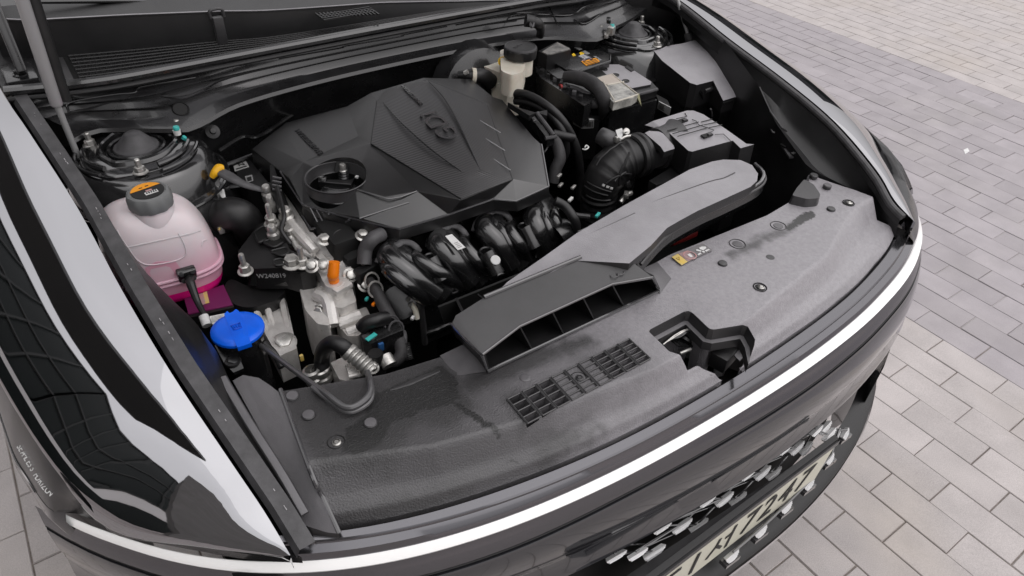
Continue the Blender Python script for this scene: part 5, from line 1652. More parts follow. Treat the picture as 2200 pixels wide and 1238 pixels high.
# moulded lines
def moul(path, r=.0012, m=TANK):
    tube('moulded_line', [onres(math.radians(a), math.radians(b), 1.003) for a, b in path], r, m, TK, 6, 4)
moul([(-165, 24), (-140, 30), (-118, 33), (-95, 34), (-75, 33), (-55, 31), (-35, 28)])
moul([(-124, 55), (-116, 44), (-109, 33), (-105, 22), (-97, 14), (-86, 12), (-76, 15), (-72, 24), (-71, 36)])
moul([(-142, 8), (-135, 13), (-126, 11), (-120, 4), (-115, -0)])
moul([(-52, 16), (-45, 19), (-36, 18)])
prism('sensor_pocket', [onres(math.radians(a), math.radians(b), 1.006) for a, b in ((-103, 2), (-84, 2), (-86, 12), (-92, 15), (-100, 12))], Vector((0, .004, 0)), mat('pink_pocket', (.75, .36, .46), .35, sss=.2), RES, bev=.001)
nk = at(325, 436, .868)
lathe('neck', [(.033, -.03), (.031, -.008), (.028, 0), (.027, .006)], nk + Vector((0, 0, -.002)), TANK, RES, seg=30)
CAPT = lathe('screw_cap', [(.031, -.004), (.0325, .0), (.0325, .016), (.030, .021), (.0265, .0225), (.0255, .0215), (0, .0215)], nk, CAPGREY, RES, seg=60, wob=lambda k, n: 1 + (.035 if (k % 6) < 3 else 0))
tc_ = nk + Vector((0, 0, .0222))
def disc(name, c, r, a0, a1, m, parent, th=.0004, n=24):
    pts = [c + Vector((math.cos(lerp(a0, a1, i / n)) * r, math.sin(lerp(a0, a1, i / n)) * r, 0)) for i in range(n + 1)]
    return prism(name, pts, th, m, parent, smooth=0)
lathe('cap_label', [(0, .0004), (.0245, .0004), (.0245, -.0006)], tc_, INK, CAPT, seg=36)
disc('label_field', tc_ + Vector((0, 0, .0009)), .0242, math.radians(28), math.radians(172), ORANGE, CAPT)
rx, ry = Vector((.95, .12, 0)), Vector((-.12, .95, 0))
for sx_, sy_, wd, ht, m_ in ((.003, -.0095, .020, .0085, WHITE), (.002, -.001, .010, .004, PINK_F)):
    c = tc_ + rx * sx_ + ry * sy_ + Vector((0, 0, .001))
    prism('label_field', [c - rx * wd / 2 - ry * ht / 2, c + rx * wd / 2 - ry * ht / 2, c + rx * wd / 2 + ry * ht / 2, c - rx * wd / 2 + ry * ht / 2], .0005, m_, CAPT, smooth=0)
for k in range(5):
    c = tc_ + rx * (-.004 + .0036 * k) + ry * (-.0095) + Vector((0, 0, .0016))
    box('print_mark', c, (.0018, .0045, .0003), INK, CAPT)
for k, (a, b) in enumerate(((-.006, .0125), (.004, .0135))):
    box('print_mark', tc_ + rx * a + ry * b + Vector((0, 0, .0012)), (.005, .0022, .0003), INK, CAPT)
# level sensor and its cable
sp_ = at(398, 583, .752)
SEN = box('sensor_plug', sp_ + Vector((0, -.006, 0)), (.030, .016, .026), GLOSSY, RES, rot=Matrix.Rotation(.35, 3, 'X'), bev=.004)
for a, b in ((-.009, .007), (.009, .006), (-.008, -.007), (.008, -.007)):
    lathe('plug_screw', [(.004, 0), (.004, .002), (0, .0024)], sp_ + Vector((a, -.015, b)), PLASTIC, SEN, axis=(0, -.93, .35), seg=10)
tube('sensor_cable', [sp_ + Vector((.002, -.012, -.006)), at(410, 610, .745), at(425, 650, .725), at(443, 682, .715), at(462, 705, .70)], [.0075, .0075, .0055, .0042, .0042], RUBBER, RES, 10)
FLAG = prism('cable_tag', [at(*q, .722) for q in ((450, 680), (484, 673), (483, 690), (456, 697))], .0012, WHITE, RES, bev=.0003)
tube('cable_tag', [at(437, 679, .724), at(445, 700, .716)], .0075, WHITE, RES, 12, spline=False)
for k in range(5):
    tube('print_line', [at(454, 682 + 2.6 * k, .7245), at(480, 676 + 2.6 * k, .7245)], .0004, GREYTXT, FLAG, 4, spline=False)
prism('bracket_tray', [at(*q, .70) for q in ((395, 640), (480, 612), (500, 655), (405, 675))], .02, PURPLE, RES, bev=.004)
prism('bracket_edge', [at(*q, .698) for q in ((400, 672), (500, 652), (503, 660), (404, 684))], .014, PLASTIC, RES, bev=.002)
prism('bracket_label', [at(*q, .7015) for q in ((424, 634), (444, 626), (450, 650), (430, 656))], .0006, YELL_F, RES, smooth=0)
prism('bracket_label', [at(*q, .7018) for q in ((424, 634), (436, 629), (442, 653), (430, 656))], .0006, PINK_F, RES, smooth=0)

# ------------------------------------------------------------------ washer filler with its blue lid
WF = thing('washer_filler', 'black washer filler neck with a bright blue oval snap lid', 'washer filler', tuple(at(510, 760, .68)))
wc = at(510, 706, .742)
LID = lathe('lid', [(0, .0055), (.028, .005), (.036, .003), (.0395, 0), (.040, -.004), (.038, -.006), (0, -.006)], wc, BLUE, WF, seg=40)
def Q(x, y, z): return Q3(x, y, z)
prism('lid_band', [Q(560, 240, .7475), Q(605, 195, .7475), Q(640, 225, .7475), (Q(690, 205, .7475)), Q(735, 165, .7475), Q(775, 190, .7478), Q(900, 440, .748), Q(945, 650, .747), Q(960, 670, .746), Q(760, 735, .746), Q(735, 690, .7465), Q(660, 500, .748), Q(600, 350, .748)], .006, BLUE, LID, bev=.0016)
prism('front_tab', [Q(735, 690, .7455), Q(945, 645, .7455), Q(965, 680, .744), Q(760, 745, .744)], .006, BLUE, LID, bev=.0012)
sy = Q(745, 420, .7486)
bm = bmesh.new()
add_tube(bm, [sy + Vector(p) for p in ((-.007, .006, 0), (.007, .006, 0), (.0055, -.006, 0), (-.0055, -.006, 0))], .0007, 5, closed=True)
for k in range(3):
    add_tube(bm, [sy + Vector((-.003 + .003 * k, -.004, 0)), sy + Vector((-.004 + .004 * k, .0035, 0))], .0006, 5)
finish('moulded_symbol', bm, mat('deep_blue', (.0, .07, .55), .4), LID)
lathe('neck', [(.038, -.006), (.038, -.012), (.034, -.016), (.034, -.08), (.036, -.16)], wc, GLOSSY, WF, seg=34)
prism('neck_bracket', [Q(420, 700, .722), Q(560, 760, .722), Q(735, 755, .722), (Q(850, 1040, .716)), Q(700, 1105, .714), Q(560, 960, .716)], .006, GLOSSY, WF, bev=.002)
lathe('bracket_bolt', [(.0125, 0), (.0115, .0025), (.008, .003), (.007, .0005), (0, .0005)], Q(690, 945, .7165), PLASTIC, WF, seg=20)
# thin pipe from the filler to the front cover
PIPEM = mat('dull_grey_pipe', (.075, .074, .077), .3, spec=1.0)
PIPE = thing('bent_pipe', 'thin grey bent pipe making a hairpin from the blue lid over the cover', 'pipe', tuple(at(745, 880, .776)))
tube('pipe', [at(560, 742, .715), at(600, 772, .735), at(660, 817, .765), at(700, 846, .784), at(738, 873, .787), at(765, 872, .787), at(793, 848, .786), at(796, 822, .785), at(790, 800, .77)], .0042, PIPEM, PIPE, 10, 10)
tube('pipe', [at(670, 832, .779), at(702, 857, .781), at(742, 884, .781), at(770, 881, .781), at(797, 860, .781), at(800, 830, .781)], .0030, PIPEM, PIPE, 8, 10)
tube('cable', [at(565, 735, .72), at(590, 760, .70), at(605, 790, .69)], .005, RUBBER, PIPE, 8)

# ------------------------------------------------------------------ engine, cast parts that show left of the cover
ENG = thing('engine', 'bare cast aluminium front of the engine under the black cover, with an orange cap', 'engine', (-.33, .60, .55))
def cast(name, zf, pts, z, drop, m=ALU, bev=.004, flare=.05):
    return prism(name, [zf(*q, z) for q in pts], drop, m, ENG, bev=bev, flare=flare, round_=.005)
# cylinder head side, running under the cover's left edge
prism('timing_cover', [at(*q, z) for *q, z in ((600, 400, .77), (622, 430, .77), (655, 480, .765), (690, 520, .76), (745, 555, .75), (735, 585, .735), (690, 560, .745), (640, 520, .755), (608, 470, .765))], .12, ALU, ENG, bev=.006)
tube('casting_rib', [M1(575, 60, .778), M1(620, 130, .775), M1(690, 210, .768), M1(745, 270, .758)], .010, ALU, ENG, 10)
tube('casting_rib', [M1(600, 150, .765), M1(650, 250, .755), M1(735, 300, .75)], .007, ALU, ENG, 10)
for q, z in (((610, 300), .765), ((672, 285), .772)):
    pass
cast('head_block', M1, ((770, 300), (860, 240), (900, 290), (960, 370), (940, 440), (860, 480), (800, 460), (760, 380)), .742, .07)
# orange cap on its round boss
ob = Q1(550, 930, .748)
lathe('sensor_boss', [(.0175, -.03), (.0175, -.004), (.016, 0), (0, .001)], ob, ALU, ENG, seg=26)
box('boss_plate', Q1(620, 985, .742), (.034, .028, .010), ALU, ENG, rot=Matrix.Rotation(.25, 3, 'Z'), bev=.003)
tube('orange_cap', [ob + Vector((0, 0, .0)), ob + Vector((.0, .001, .012)), Q1(540, 850, .764), Q1(548, 760, .776), Q1(552, 690, .785)], [.0085, .0095, .0095, .0092, .009], ORANGEP, ENG, 16, 6)
cast('sensor_block', Q1, ((385, 560), (545, 495), (560, 540), (640, 590), (600, 640), (470, 640)), .752, .05)
cast('pump_housing', M1, ((655, 490), (745, 430), (790, 470), (835, 530), (820, 600), (830, 700), (760, 690), (690, 610)), .715, .10)
cast('pump_boss', M1, ((850, 520), (960, 480), (985, 560), (900, 600), (860, 590)), .722, .06)
cast('pump_boss', M1, ((860, 660), (1040, 590), (1075, 660), (1000, 760), (930, 760)), .690, .09)
tube('casting_rib', [M1(760, 520, .722), M1(820, 560, .722), M1(850, 700, .70)], .012, ALU, ENG, 10)
tube('casting_rib', [M1(880, 690, .695), M1(1010, 640, .700)], .011, ALU, ENG, 10)
tube('casting_rib', [M1(930, 740, .688), M1(1040, 700, .692)], .009, ALU, ENG, 10)
lathe('boss_recess', [(.0155, 0), (.0155, .002), (.013, .003), (.012, -.004), (0, -.004)], Q1(400, 1060, .7165), ALU, ENG, seg=20)
for q, z, ax in (((800, 705), .70, (-.5, -.6, .6)), ((775, 610), .71, (-.6, -.6, .5)), ((775, 690), .695, (-.6, -.6, .4))):
    bolt(M1(*q, z), STEEL, ENG, axis=ax, r=.0075, h=.010)
for q, z, ax in (((430, 430), .775, (0, -.3, .95)), ((890, 380), .78, (.1, -.3, .95)), ((745, 855), .742, (0, -.7, .7)), ((920, 970), .725, (0, -.7, .7)), ((420, 740), .757, (-.3, -.5, .8)), ((280, 740), .762, (-.3, -.5, .8))):
    bolt(Q1(*q, z), STEEL, ENG, axis=ax, r=.0085, h=.010)
lathe('dipstick_grommet', [(.019, -.03), (.019, .002), (.016, .0055), (.012, .003), (.0105, .0055), (.007, .003), (.006, -.01), (0, -.01)], Q1(655, 405, .777), RUBBER, ENG, seg=28, axis=(.1, -.2, .97))
prism('black_cover_plate', [Q1(*q, z) for *q, z in ((590, 450, .765), (740, 380, .77), (820, 440, .765), (820, 640, .75), (700, 760, .742), (640, 640, .75))], .03, PLASTIC, ENG, bev=.004)
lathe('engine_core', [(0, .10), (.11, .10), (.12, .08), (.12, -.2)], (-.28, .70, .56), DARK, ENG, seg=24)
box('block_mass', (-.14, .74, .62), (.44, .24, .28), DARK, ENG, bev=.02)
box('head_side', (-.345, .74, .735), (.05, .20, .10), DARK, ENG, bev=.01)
# hose and connectors right of the orange cap
H1 = thing('coolant_hose', 'grey curved hose dropping from the cover edge beside the leftmost runner', 'hose', tuple(Q1(930, 720, .745)))
tube('hose', [Q1(1120, 360, .785), Q1(1010, 420, .79), Q1(930, 540, .775), Q1(915, 720, .755)], .0125, RUBBER_G, H1, 16, 8)
box('connector_block', Q1(960, 810, .742), (.050, .020, .026), PLASTIC, H1, rot=Matrix.Rotation(.25, 3, 'Z'), bev=.003)
tube('hose_clamp', [Q1(885, 745, .752), Q1(960, 725, .752)], .004, STEEL, H1, 8, spline=False)
HAR = thing('wiring_harness', 'taped wiring harness with grey clips running down beside the leftmost manifold runner', 'wiring', tuple(M1(1160, 600, .70)))
tube('taped_loom', [M1(1060, 440, .735), M1(1100, 500, .73), M1(1150, 600, .715), M1(1200, 700, .70), M1(1235, 790, .69), M1(1245, 860, .68), M1(1210, 905, .672), M1(1160, 915, .67)], [.009, .010, .011, .0115, .0115, .011, .010, .009], TAPE, HAR, 14, 8)
for q in ((1075, 440), (1095, 490), (1190, 690), (1215, 720)):
    o = M1(*q, lerp(.742, .71, (q[1] - 440) / 300))
    tube('cable_tie', [o + Vector((math.cos(a) * .0125, math.sin(a) * .006, math.sin(a) * .0125)) for a in [i * math.pi / 7 for i in range(14)]], .0018, STEEL if q[1] < 500 else RUBBER_G, HAR, 6, spline=False, closed=True)
tube('corrugated_sleeve', [M1(1270, 800, .69), M1(1280, 850, .68), M1(1290, 895, .67)], [.006, .008] * 9, RUBBER, HAR, 10, 9)
tube('cable', [M1(1215, 715, .712), M1(1260, 740, .70), M1(1265, 800, .69)], .004, RUBBER_G, HAR, 8)
tube('cable', [M1(1020, 700, .70), M1(1060, 665, .715), M1(1140, 650, .72), M1(1190, 640, .70)], .006, RUBBER, HAR, 10)
for q, z, m_ in (((1045, 545), .715, TEAL), ((1085, 575), .715, ORANGEP), ((1300, 580), .70, STEEL), ((1285, 550), .71, STEEL), ((1310, 655), .69, WHITE)):
    box('connector_pin', M1(*q, z), (.008, .005, .005), m_, HAR, rot=Matrix.Rotation(.6, 3, 'Z'), bev=.001)
ALT = thing('alternator', 'dark round alternator with terminals below the leftmost manifold runner', 'alternator', tuple(M1(1230, 590, .66)))
lathe('housing', [(0, .03), (.030, .028), (.040, .018), (.044, 0), (.044, -.05)], M1(1235, 560, .675), GLOSSY, ALT, axis=(-.3, -.6, .5), seg=30)
for k in range(9):
    a = 2 * math.pi * k / 9
    x_, y_, a_3 = frame((-.3, -.6, .5))
    c = M1(1235, 560, .675) + a_3 * .022 + x_ * math.cos(a) * .033 + y_ * math.sin(a) * .033
    box('cooling_fin', c, (.008, .008, .012), PLASTIC, ALT, bev=.001)
tube('terminal_strap', [M1(1300, 570, .70), M1(1325, 610, .69), M1(1335, 660, .675)], .005, TANKW, ALT, 8)
# compressor with its white metal fitting and black hose
AC = thing('compressor_hose', 'thick black hose with a ribbed silver crimp, bending over to the compressor', 'hose', tuple(P8(540, 900, .66)))
tube('hose', [P8(545, 1040, .655), P8(540, 880, .675), P8(575, 760, .705), P8(680, 690, .725), P8(790, 730, .725), P8(880, 800, .715)], .0125, RUBBER, AC, 18, 8)
a0_, a1_ = P8(880, 800, .715), P8(1110, 990, .700)
ad = (a1_ - a0_).normalized()
prof = [(.012, -.004), (.0145, 0)]
L_ = (a1_ - a0_).length
for k in range(6):
    prof += [(.0145, .006 + k * .0075), (.0125, .0085 + k * .0075), (.0145, .0115 + k * .0075)]
prof += [(.011, L_ * .86), (.011, L_ * .9), (.014, L_ * .92), (.014, L_ * .97), (.008, L_), (0, L_)]
lathe('crimp', prof, a0_, STEEL, AC, axis=tuple(ad), seg=22)
lathe('crimp', [(.0125, -.02), (.016, -.016), (.016, -.008), (.0135, -.005), (.016, -.001), (.016, .008), (.013, .010)], P8(530, 1060, .652), STEEL, AC, axis=(-.1, .1, 1), seg=20)
lathe('crimp', [(.011, -.02), (.0145, -.016), (.0145, -.008), (.012, -.005), (.0145, -.001), (.0145, .008), (.010, .010)], P8(420, 1080, .655), STEEL, AC, axis=(-.1, .1, 1), seg=20)
CMP = thing('compressor', 'silver cast compressor body with cooling ribs at the edge of the front cover', 'compressor', tuple(P8(930, 1060, .66)))
prism('housing', [P8(*q, .672) for q in ((650, 940), (800, 870), (1040, 780), (1180, 880), (1200, 1020), (880, 1180), (760, 1150))], .08, ALU, CMP, bev=.005)
for k in range(5):
    tube('cooling_rib', [P8(850 + 8 * k, 1000 + 30 * k, .684), P8(1000 + 30 * k, 930 + 34 * k, .684)], .004, ALU, CMP, 8, spline=False)
tube('service_pipe', [P8(1330, 860, .70), P8(1400, 980, .692)], .012, STEEL, CMP, 14, spline=False)
tube('service_pipe', [P8(1110, 1000, .70), P8(1180, 990, .70), P8(1220, 1010, .69)], .006, STEEL, CMP, 10)
bolt(P8(1180, 1010, .70), STEEL, CMP, axis=(0, -.4, .9), r=.007, h=.008)
CON = thing('sensor_connector', 'black two part connector with a teal lock and blue clip beside the compressor', 'connector', tuple(P8(1160, 700, .70)))
prism('shell', [P8(*q, .712) for q in ((1020, 600), (1060, 575), (1250, 570), (1280, 600), (1235, 670), (1170, 700), (1060, 680))], .045, PLASTIC, CON, bev=.003)
prism('lock_frame', [P8(*q, .7135) for q in ((1040, 600), (1070, 582), (1245, 578), (1265, 600), (1180, 655), (1080, 650))], .0025, RUBBER_G, CON, bev=.001)
box('teal_lock', P8(1165, 615, .7155), (.020, .008, .003), TEAL, CON, rot=Matrix.Rotation(.3, 3, 'Z'), bev=.001)
box('blue_clip', P8(1285, 730, .70), (.009, .009, .016), mat('dull_blue', (.02, .09, .25), .4), CON, bev=.002)
lathe('round_plug', [(0, .012), (.011, .011), (.0125, .008), (.0125, -.004), (.014, -.006), (.014, -.03)], P8(1225, 880, .702), PLASTIC, CON, seg=24)
tube('cover_hood', [P8(1045, 500, .715), P8(1110, 440, .725), P8(1240, 400, .728), P8(1360, 380, .72)], .012, PLASTIC, CON, 12)
box('dark_body', P8(1330, 620, .69), (.05, .05, .05), GLOSSY, CON, bev=.006)

# ------------------------------------------------------------------ engine mount
MNT = thing('engine_mount', 'black engine mount bracket with cast pockets, bolts and the number W240819 on its face', 'engine mount', (-.46, .66, .66))
MR = [M1(*q, z) for *q, z in ((300, 270, .745), (420, 110, .765), (470, 100, .768), (560, 170, .768), (600, 260, .765), (740, 330, .757), (740, 375, .755), (660, 395, .752), (560, 365, .752), (400, 370, .748), (350, 350, .746))]
prism('bracket_arm', MR, .045, PLASTIC, MNT, bev=.004)
for pl in (((390, 160), (450, 120), (520, 160), (420, 225)), ((440, 215), (540, 185), (590, 200), (510, 250)), ((480, 270), (580, 245), (600, 275), (560, 300)), ((500, 320), (560, 310), (580, 345), (510, 355))):
    pp = [M1(*q, .7665) for q in pl]
    prism('cast_pocket', pp, .004, DARK, MNT, bev=.001, round_=.008)
    tube('pocket_edge', rounded(pp, .008), .0022, PLASTIC, MNT, 6, spline=False, closed=True)
face = [M1(*q, z) for *q, z in ((380, 378, .742), (620, 372, .748), (650, 400, .75), (735, 385, .75), (740, 440, .722), (640, 470, .715), (560, 465, .712), (370, 470, .708))]
prism('bracket_face', face, Vector((.0, .02, -.012)), GLOSSY, MNT, bev=.003)
fx_, fy_ = (face[1] - face[0]).normalized(), (face[0] - face[7]).normalized()
text('cast_number', 'W240819', M1(488, 416, .7275) + Vector((0, -.007, .006)), fx_, fy_, .0125, mat('pale_number', (.35, .35, .35), .5), MNT, .0004)
for q, z, st_ in (((610, 325), .770, 0), ((672, 330), .768, .026), ((340, 370), .752, .026), ((492, 95), .790, .030)):
    o = M1(*q, z) - Vector((0, 0, .006))
    bolt(o, STEEL, MNT, axis=(-.05, -.1, 1), r=.0115 if not st_ else .0088, h=.014, stud=st_)
prism('rubber_base', rounded([M1(*q, .695) for q in ((255, 420), (370, 480), (560, 470), (575, 500), (520, 555), (380, 600), (270, 580), (210, 480))], .02), .022, RUBBER, MNT, bev=.004)
LEG = prism('cast_leg', [M1(*q, .672) for q in ((385, 610), (540, 530), (580, 560), (640, 830), (530, 880), (470, 770))], .06, ALU, MNT, bev=.006)
for a, b in (((400, 610), (500, 800)), ((465, 590), (520, 760)), ((550, 540), (610, 800))):
    tube('leg_rib', [M1(*a, .682), M1(*b, .660)], .006, ALU, LEG, 8, spline=False)
bolt(M1(567, 800, .668), STEEL, MNT, axis=(-.1, -.2, 1), r=.014, h=.010)
prism('foot_plate', [M1(*q, .650) for q in ((500, 830), (630, 800), (640, 850), (560, 890), (520, 880))], .012, STEEL, MNT, bev=.003)
box('clip_pin', M1(668, 885, .66), (.006, .005, .012), YELL_F, MNT, bev=.001)

# ------------------------------------------------------------------ dipstick loop, label plate, hose behind the tank
DIP = thing('dipstick', 'black dipstick handle with a yellow end and a white paper tag hanging from it', 'dipstick', tuple(P7(650, 440, .80)))
tube('handle', [P7(215, 250, .845), P7(330, 310, .838), P7(480, 390, .826), P7(650, 445, .812), P7(730, 470, .805)], [.010, .011, .008, .006, .005], RUBBER_G, DIP, 12, 6, flat=.6)
tube('yellow_end', [P7(250, 218, .847), P7(205, 220, .849), P7(165, 265, .845), P7(130, 312, .838)], [.007, .0085, .0075, .005], YELLOWP, DIP, 12, 6)
prism('paper_tag', [P7(*q, z) for *q, z in ((110, 385, .818), (190, 410, .818), (265, 450, .812), (285, 545, .800), (265, 560, .800), (150, 470, .806))], .0006, WHITE, DIP, smooth=0)
prism('paper_tag', [P7(*q, z) for *q, z in ((205, 320, .832), (215, 410, .8195), (150, 395, .819))], .0006, GREYTXT, DIP, smooth=0)
tube('print_line', [P7(170, 430, .8135), P7(215, 455, .8135)], .0009, GREYTXT, DIP, 5, spline=False)
tube('print_line', [P7(185, 455, .8115), P7(215, 475, .8105)], .0009, GREYTXT, DIP, 5, spline=False)
NB = thing('coil_cover', 'dark box with two small printed labels against the left side of the engine cover', 'coil cover', tuple(P7(480, 290, .79)))
prism('box_body', [P7(*q, .800) for q in ((360, 150), (540, 110), (760, 380), (700, 450), (560, 420), (430, 330))], .06, PLASTIC, NB, bev=.004)
prism('printed_label', [P7(*q, .8015) for q in ((370, 190), (505, 130), (545, 200), (385, 248))], .0006, mat('dull_label', (.32, .32, .31), .5), NB, smooth=0)
text('letters', 'N', P7(455, 172, .8025), P7(540, 150, .8025) - P7(400, 190, .8025), Vector((0, 1, 0)), .016, INK, NB, .0003)
tube('print_line', [P7(400, 225, .8022), P7(515, 190, .8022)], .0016, INK, NB, 5, spline=False)
prism('printed_label', [P7(*q, .8015) for q in ((495, 305), (575, 285), (590, 350), (520, 375))], .0006, mat('dull_label_b', (.25, .25, .25), .5), NB, smooth=0)
prism('printed_label', [P7(*q, .8024) for q in ((515, 318), (565, 305), (572, 345), (525, 358))], .0004, PLASTIC, NB, smooth=0)
HB2 = thing('radiator_hose', 'thick black rubber hose arching down between the coolant tank and the engine mount', 'hose', tuple(P7(350, 800, .70)))
tube('hose', [P7(120, 830, .735), P7(220, 760, .765), P7(360, 720, .785), P7(500, 790, .765), P7(560, 960, .70), P7(560, 1150, .62)], .030, RUBBER, HB2, 22, 8)
tube('spring_clamp', [P7(190 + 34 * math.cos(a), 830 + 80 * math.sin(a), .770) for a in [-.9 + .2 * i for i in range(10)]], .0022, YELL_F, HB2, 6)
box('clamp_lug', P7(230, 890, .765), (.010, .012, .014), STEEL, HB2, bev=.002)
LCL = thing('fuel_line_bracket', 'black sensor plug with silver fittings beside the left edge of the engine cover', 'sensor plug', tuple(P7(860, 560, .79)))
prism('plug_body', [P7(*q, z) for *q, z in ((770, 180, .825), (810, 170, .825), (900, 430, .815), (980, 620, .80), (960, 680, .795), (870, 700, .79), (820, 560, .80), (780, 420, .81))], .03, PLASTIC, LCL, bev=.003)
for q, z, r in (((740, 470), .805, .010), ((775, 590), .80, .008), ((950, 720), .79, .013), ((790, 800), .785, .012), ((990, 930), .77, .011), ((800, 910), .78, .010)):
    lathe('fitting', [(r * 1.1, -.02), (r * 1.1, -.004), (r * .8, 0), (r * .8, .010), (r * .6, .013), (0, .013)], P7(*q, z), STEEL, LCL, axis=(-.1, -.1, 1), seg=14)
tube('cable', [P7(850, 420, .822), P7(900, 600, .81), P7(930, 760, .80), P7(900, 900, .785), P7(1000, 1050, .765)], .004, RUBBER, LCL, 8)
tube('cable', [P7(700, 400, .81), P7(760, 390, .815), P7(820, 440, .815)], .003, RUBBER, LCL, 8)
for k in range(4):
    tube('cable_tie', [P7(800, 310 + 45 * k, .83 - .004 * k), P7(900, 330 + 45 * k, .825 - .004 * k)], .0024, RUBBER_G, LCL, 6, spline=False)

# ------------------------------------------------------------------ brake fluid reservoir
BR = thing('brake_reservoir', 'white brake fluid reservoir with black screw cap and round yellow sticker', 'brake reservoir', tuple(at(1085, 190, .84)))
bc = at(1118, 108, .925)
BRC = lathe('screw_cap', [(.034, -.014), (.0355, -.010), (.0355, .006), (.033, .009), (.0315, .0085), (0, .008)], bc, RUBBER, BR, seg=48, wob=lambda k, n: 1 + (.025 if k % 4 < 2 else 0))
lathe('cap_rim', [(.0358, .004), (.0345, .0088), (.0325, .0098), (.0320, .0088)], bc, RUBBER_G, BRC, seg=40)
text('letters', 'DOT 4', bc + Vector((-.004, .004, .0086)), Vector((.9, .35, 0)), Vector((-.35, .9, 0)), .010, RUBBER_G, BRC, .0004)
prism('upper_tank', [Z3(*q, .908) for q in ((270, 395), (330, 375), (420, 430), (480, 455), (455, 560), (360, 590), (280, 555))], .05, TANKW, BR, bev=.006, round_=.008)
lathe('tank_neck', [(.029, -.05), (.029, -.012)], bc, TANKW, BR, seg=30)
prism('middle_tank', [Z3(*q, .868) for q in ((145, 520), (165, 455), (260, 450), (300, 540), (455, 555), (460, 585), (360, 610), (290, 580))], .030, TANKW, BR, bev=.005)
prism('lower_tank', [Z3(*q, .850) for q in ((200, 580), (300, 585), (360, 620), (430, 600), (430, 640), (330, 665), (210, 650))], .08, TANKW, BR, bev=.005)
lathe('round_sticker', [(0, .0006), (.0105, .0006), (.0105, 0)], Z3(290, 482, .900), YELLOW, BR, axis=(-.35, -.9, .35), seg=22)
lathe('sticker_ring', [(.006, 0), (.006, .0004), (.0042, .0004), (.0042, 0)], Z3(290, 482, .900) + Vector((-.0004, -.0010, .0004)), mat('dark_ochre', (.25, .15, .01), .5), BR, axis=(-.35, -.9, .35), seg=18)
VAC = thing('vacuum_hose', 'short black vacuum hose with a white collar beside the white brake fluid reservoir', 'hose', tuple(Z3(100, 600, .86)))
tube('hose', [Z3(-60, 590, .875), Z3(60, 590, .875), Z3(140, 600, .868), Z3(190, 640, .85)], [.008, .014, .017, .019], RUBBER, VAC, 16)
tube('collar', [Z3(48, 592, .8755), Z3(78, 594, .8745)], .0165, TANKW, VAC, 20, spline=False)
tube('clamp', [Z3(-10, 575, .885), Z3(20, 560, .89)], .005, STEEL, VAC, 8, spline=False)
lathe('booster', [(0, .04), (.05, .035), (.10, .01), (.115, -.03)], (.16, 1.0, .80), SHEET, VAC, axis=(0, -1, .2), seg=30)
BHK = thing('drain_elbow', 'black rubber elbow hose hooked over the bulkhead ledge above the brake reservoir', 'hose', tuple(Z3(560, 220, .9)))
tube('elbow', [Z3(470, 160, .955), Z3(520, 170, .952), Z3(570, 190, .945), Z3(590, 240, .915), Z3(575, 320, .88)], [.014, .013, .012, .010, .009], RUBBER, BHK, 14)
tube('elbow_rim', [Z3(520 + 12 * math.cos(a), 180 + 34 * math.sin(a), .953) for a in [i * math.pi / 8 for i in range(16)]], .003, RUBBER_G, BHK, 6, spline=False, closed=True)

# ------------------------------------------------------------------ battery, its tray and wiring
BAT = thing('battery', 'black battery with grey lid, crumpled clear film and an orange warning label', 'battery', (.42, .82, .70))
b0, b1, b2, b3 = Z3(905, 565, .850), Z3(1145, 800, .850), Z3(1505, 690, .850), Z3(1235, 512, .850)
lidp = [b0, b1, b2, Z3(1460, 640, .850), b3, Z3(1105, 505, .850)]
prism('case', [p + Vector((0, 0, -.024)) for p in (b0, b1, Z3(1515, 705, .850), b3)], .20, GLOSSY, BAT, bev=.005)
prism('lid', [p + Vector((0, 0, -.001)) for p in lidp], .020, PLASTIC, BAT, bev=.003)
prism('lid_panel', [Z3(*q, .8535) for q in ((915, 575), (1105, 505), (1200, 505), (1315, 550), (1455, 640), (1450, 662), (1305, 690), (1190, 640))], .004, SHEENLID, BAT, bev=.0015)
prism('lid_recess', [Z3(*q, .8545) for q in ((920, 570), (1060, 545), (1110, 590), (1000, 612))], .001, DARK, BAT)
for q in ((1085, 543), (1175, 588), (1255, 635)):
    CP_ = lathe('vent_plug', [(.0085, 0), (.0085, .0012), (.0072, .0016), (.006, .0002), (0, .0002)], Z3(*q, .854), RUBBER, BAT, seg=20)
    for a in (.3, .3 + math.pi / 2):
        box('plug_slot', Z3(*q, .8548), (.009, .0018, .0008), GLOSSY, CP_, rot=Matrix.Rotation(a, 3, 'Z'))
prism('lid_tab', [Z3(*q, .856) for q in ((1265, 512), (1320, 545), (1300, 556), (1250, 524))], .004, PLASTIC, BAT, bev=.001)
tube('case_rim', [Z3(1335, 745, .8465), Z3(1500, 700, .8465)], .004, RUBBER_G, BAT, 8, spline=False)
FI = prism('film_cover', [Z3(*q, .858) for q in ((1000, 612), (1150, 575), (1235, 650), (1350, 735), (1310, 765), (1160, 805), (1130, 770))], .018, FILM, BAT, bev=.004)
prism('film_sheet', [Z3(*q, .8590) for q in ((1030, 612), (1150, 575), (1230, 640), (1110, 665))], .0006, mat('pale_film', (.5, .44, .38), .5), BAT, smooth=0)
for a, b in (((1145, 580), (1352, 740)), ((1110, 665), (1240, 640)), ((1165, 800), (1345, 742)), ((1080, 640), (1160, 780))):
    tube('film_edge', [Z3(*a, .8588), Z3(*b, .8588)], .0016, mat('film_fold', (.62, .58, .5), .4) if 'film_fold' not in bpy.data.materials else bpy.data.materials['film_fold'], FI, 6, spline=False)
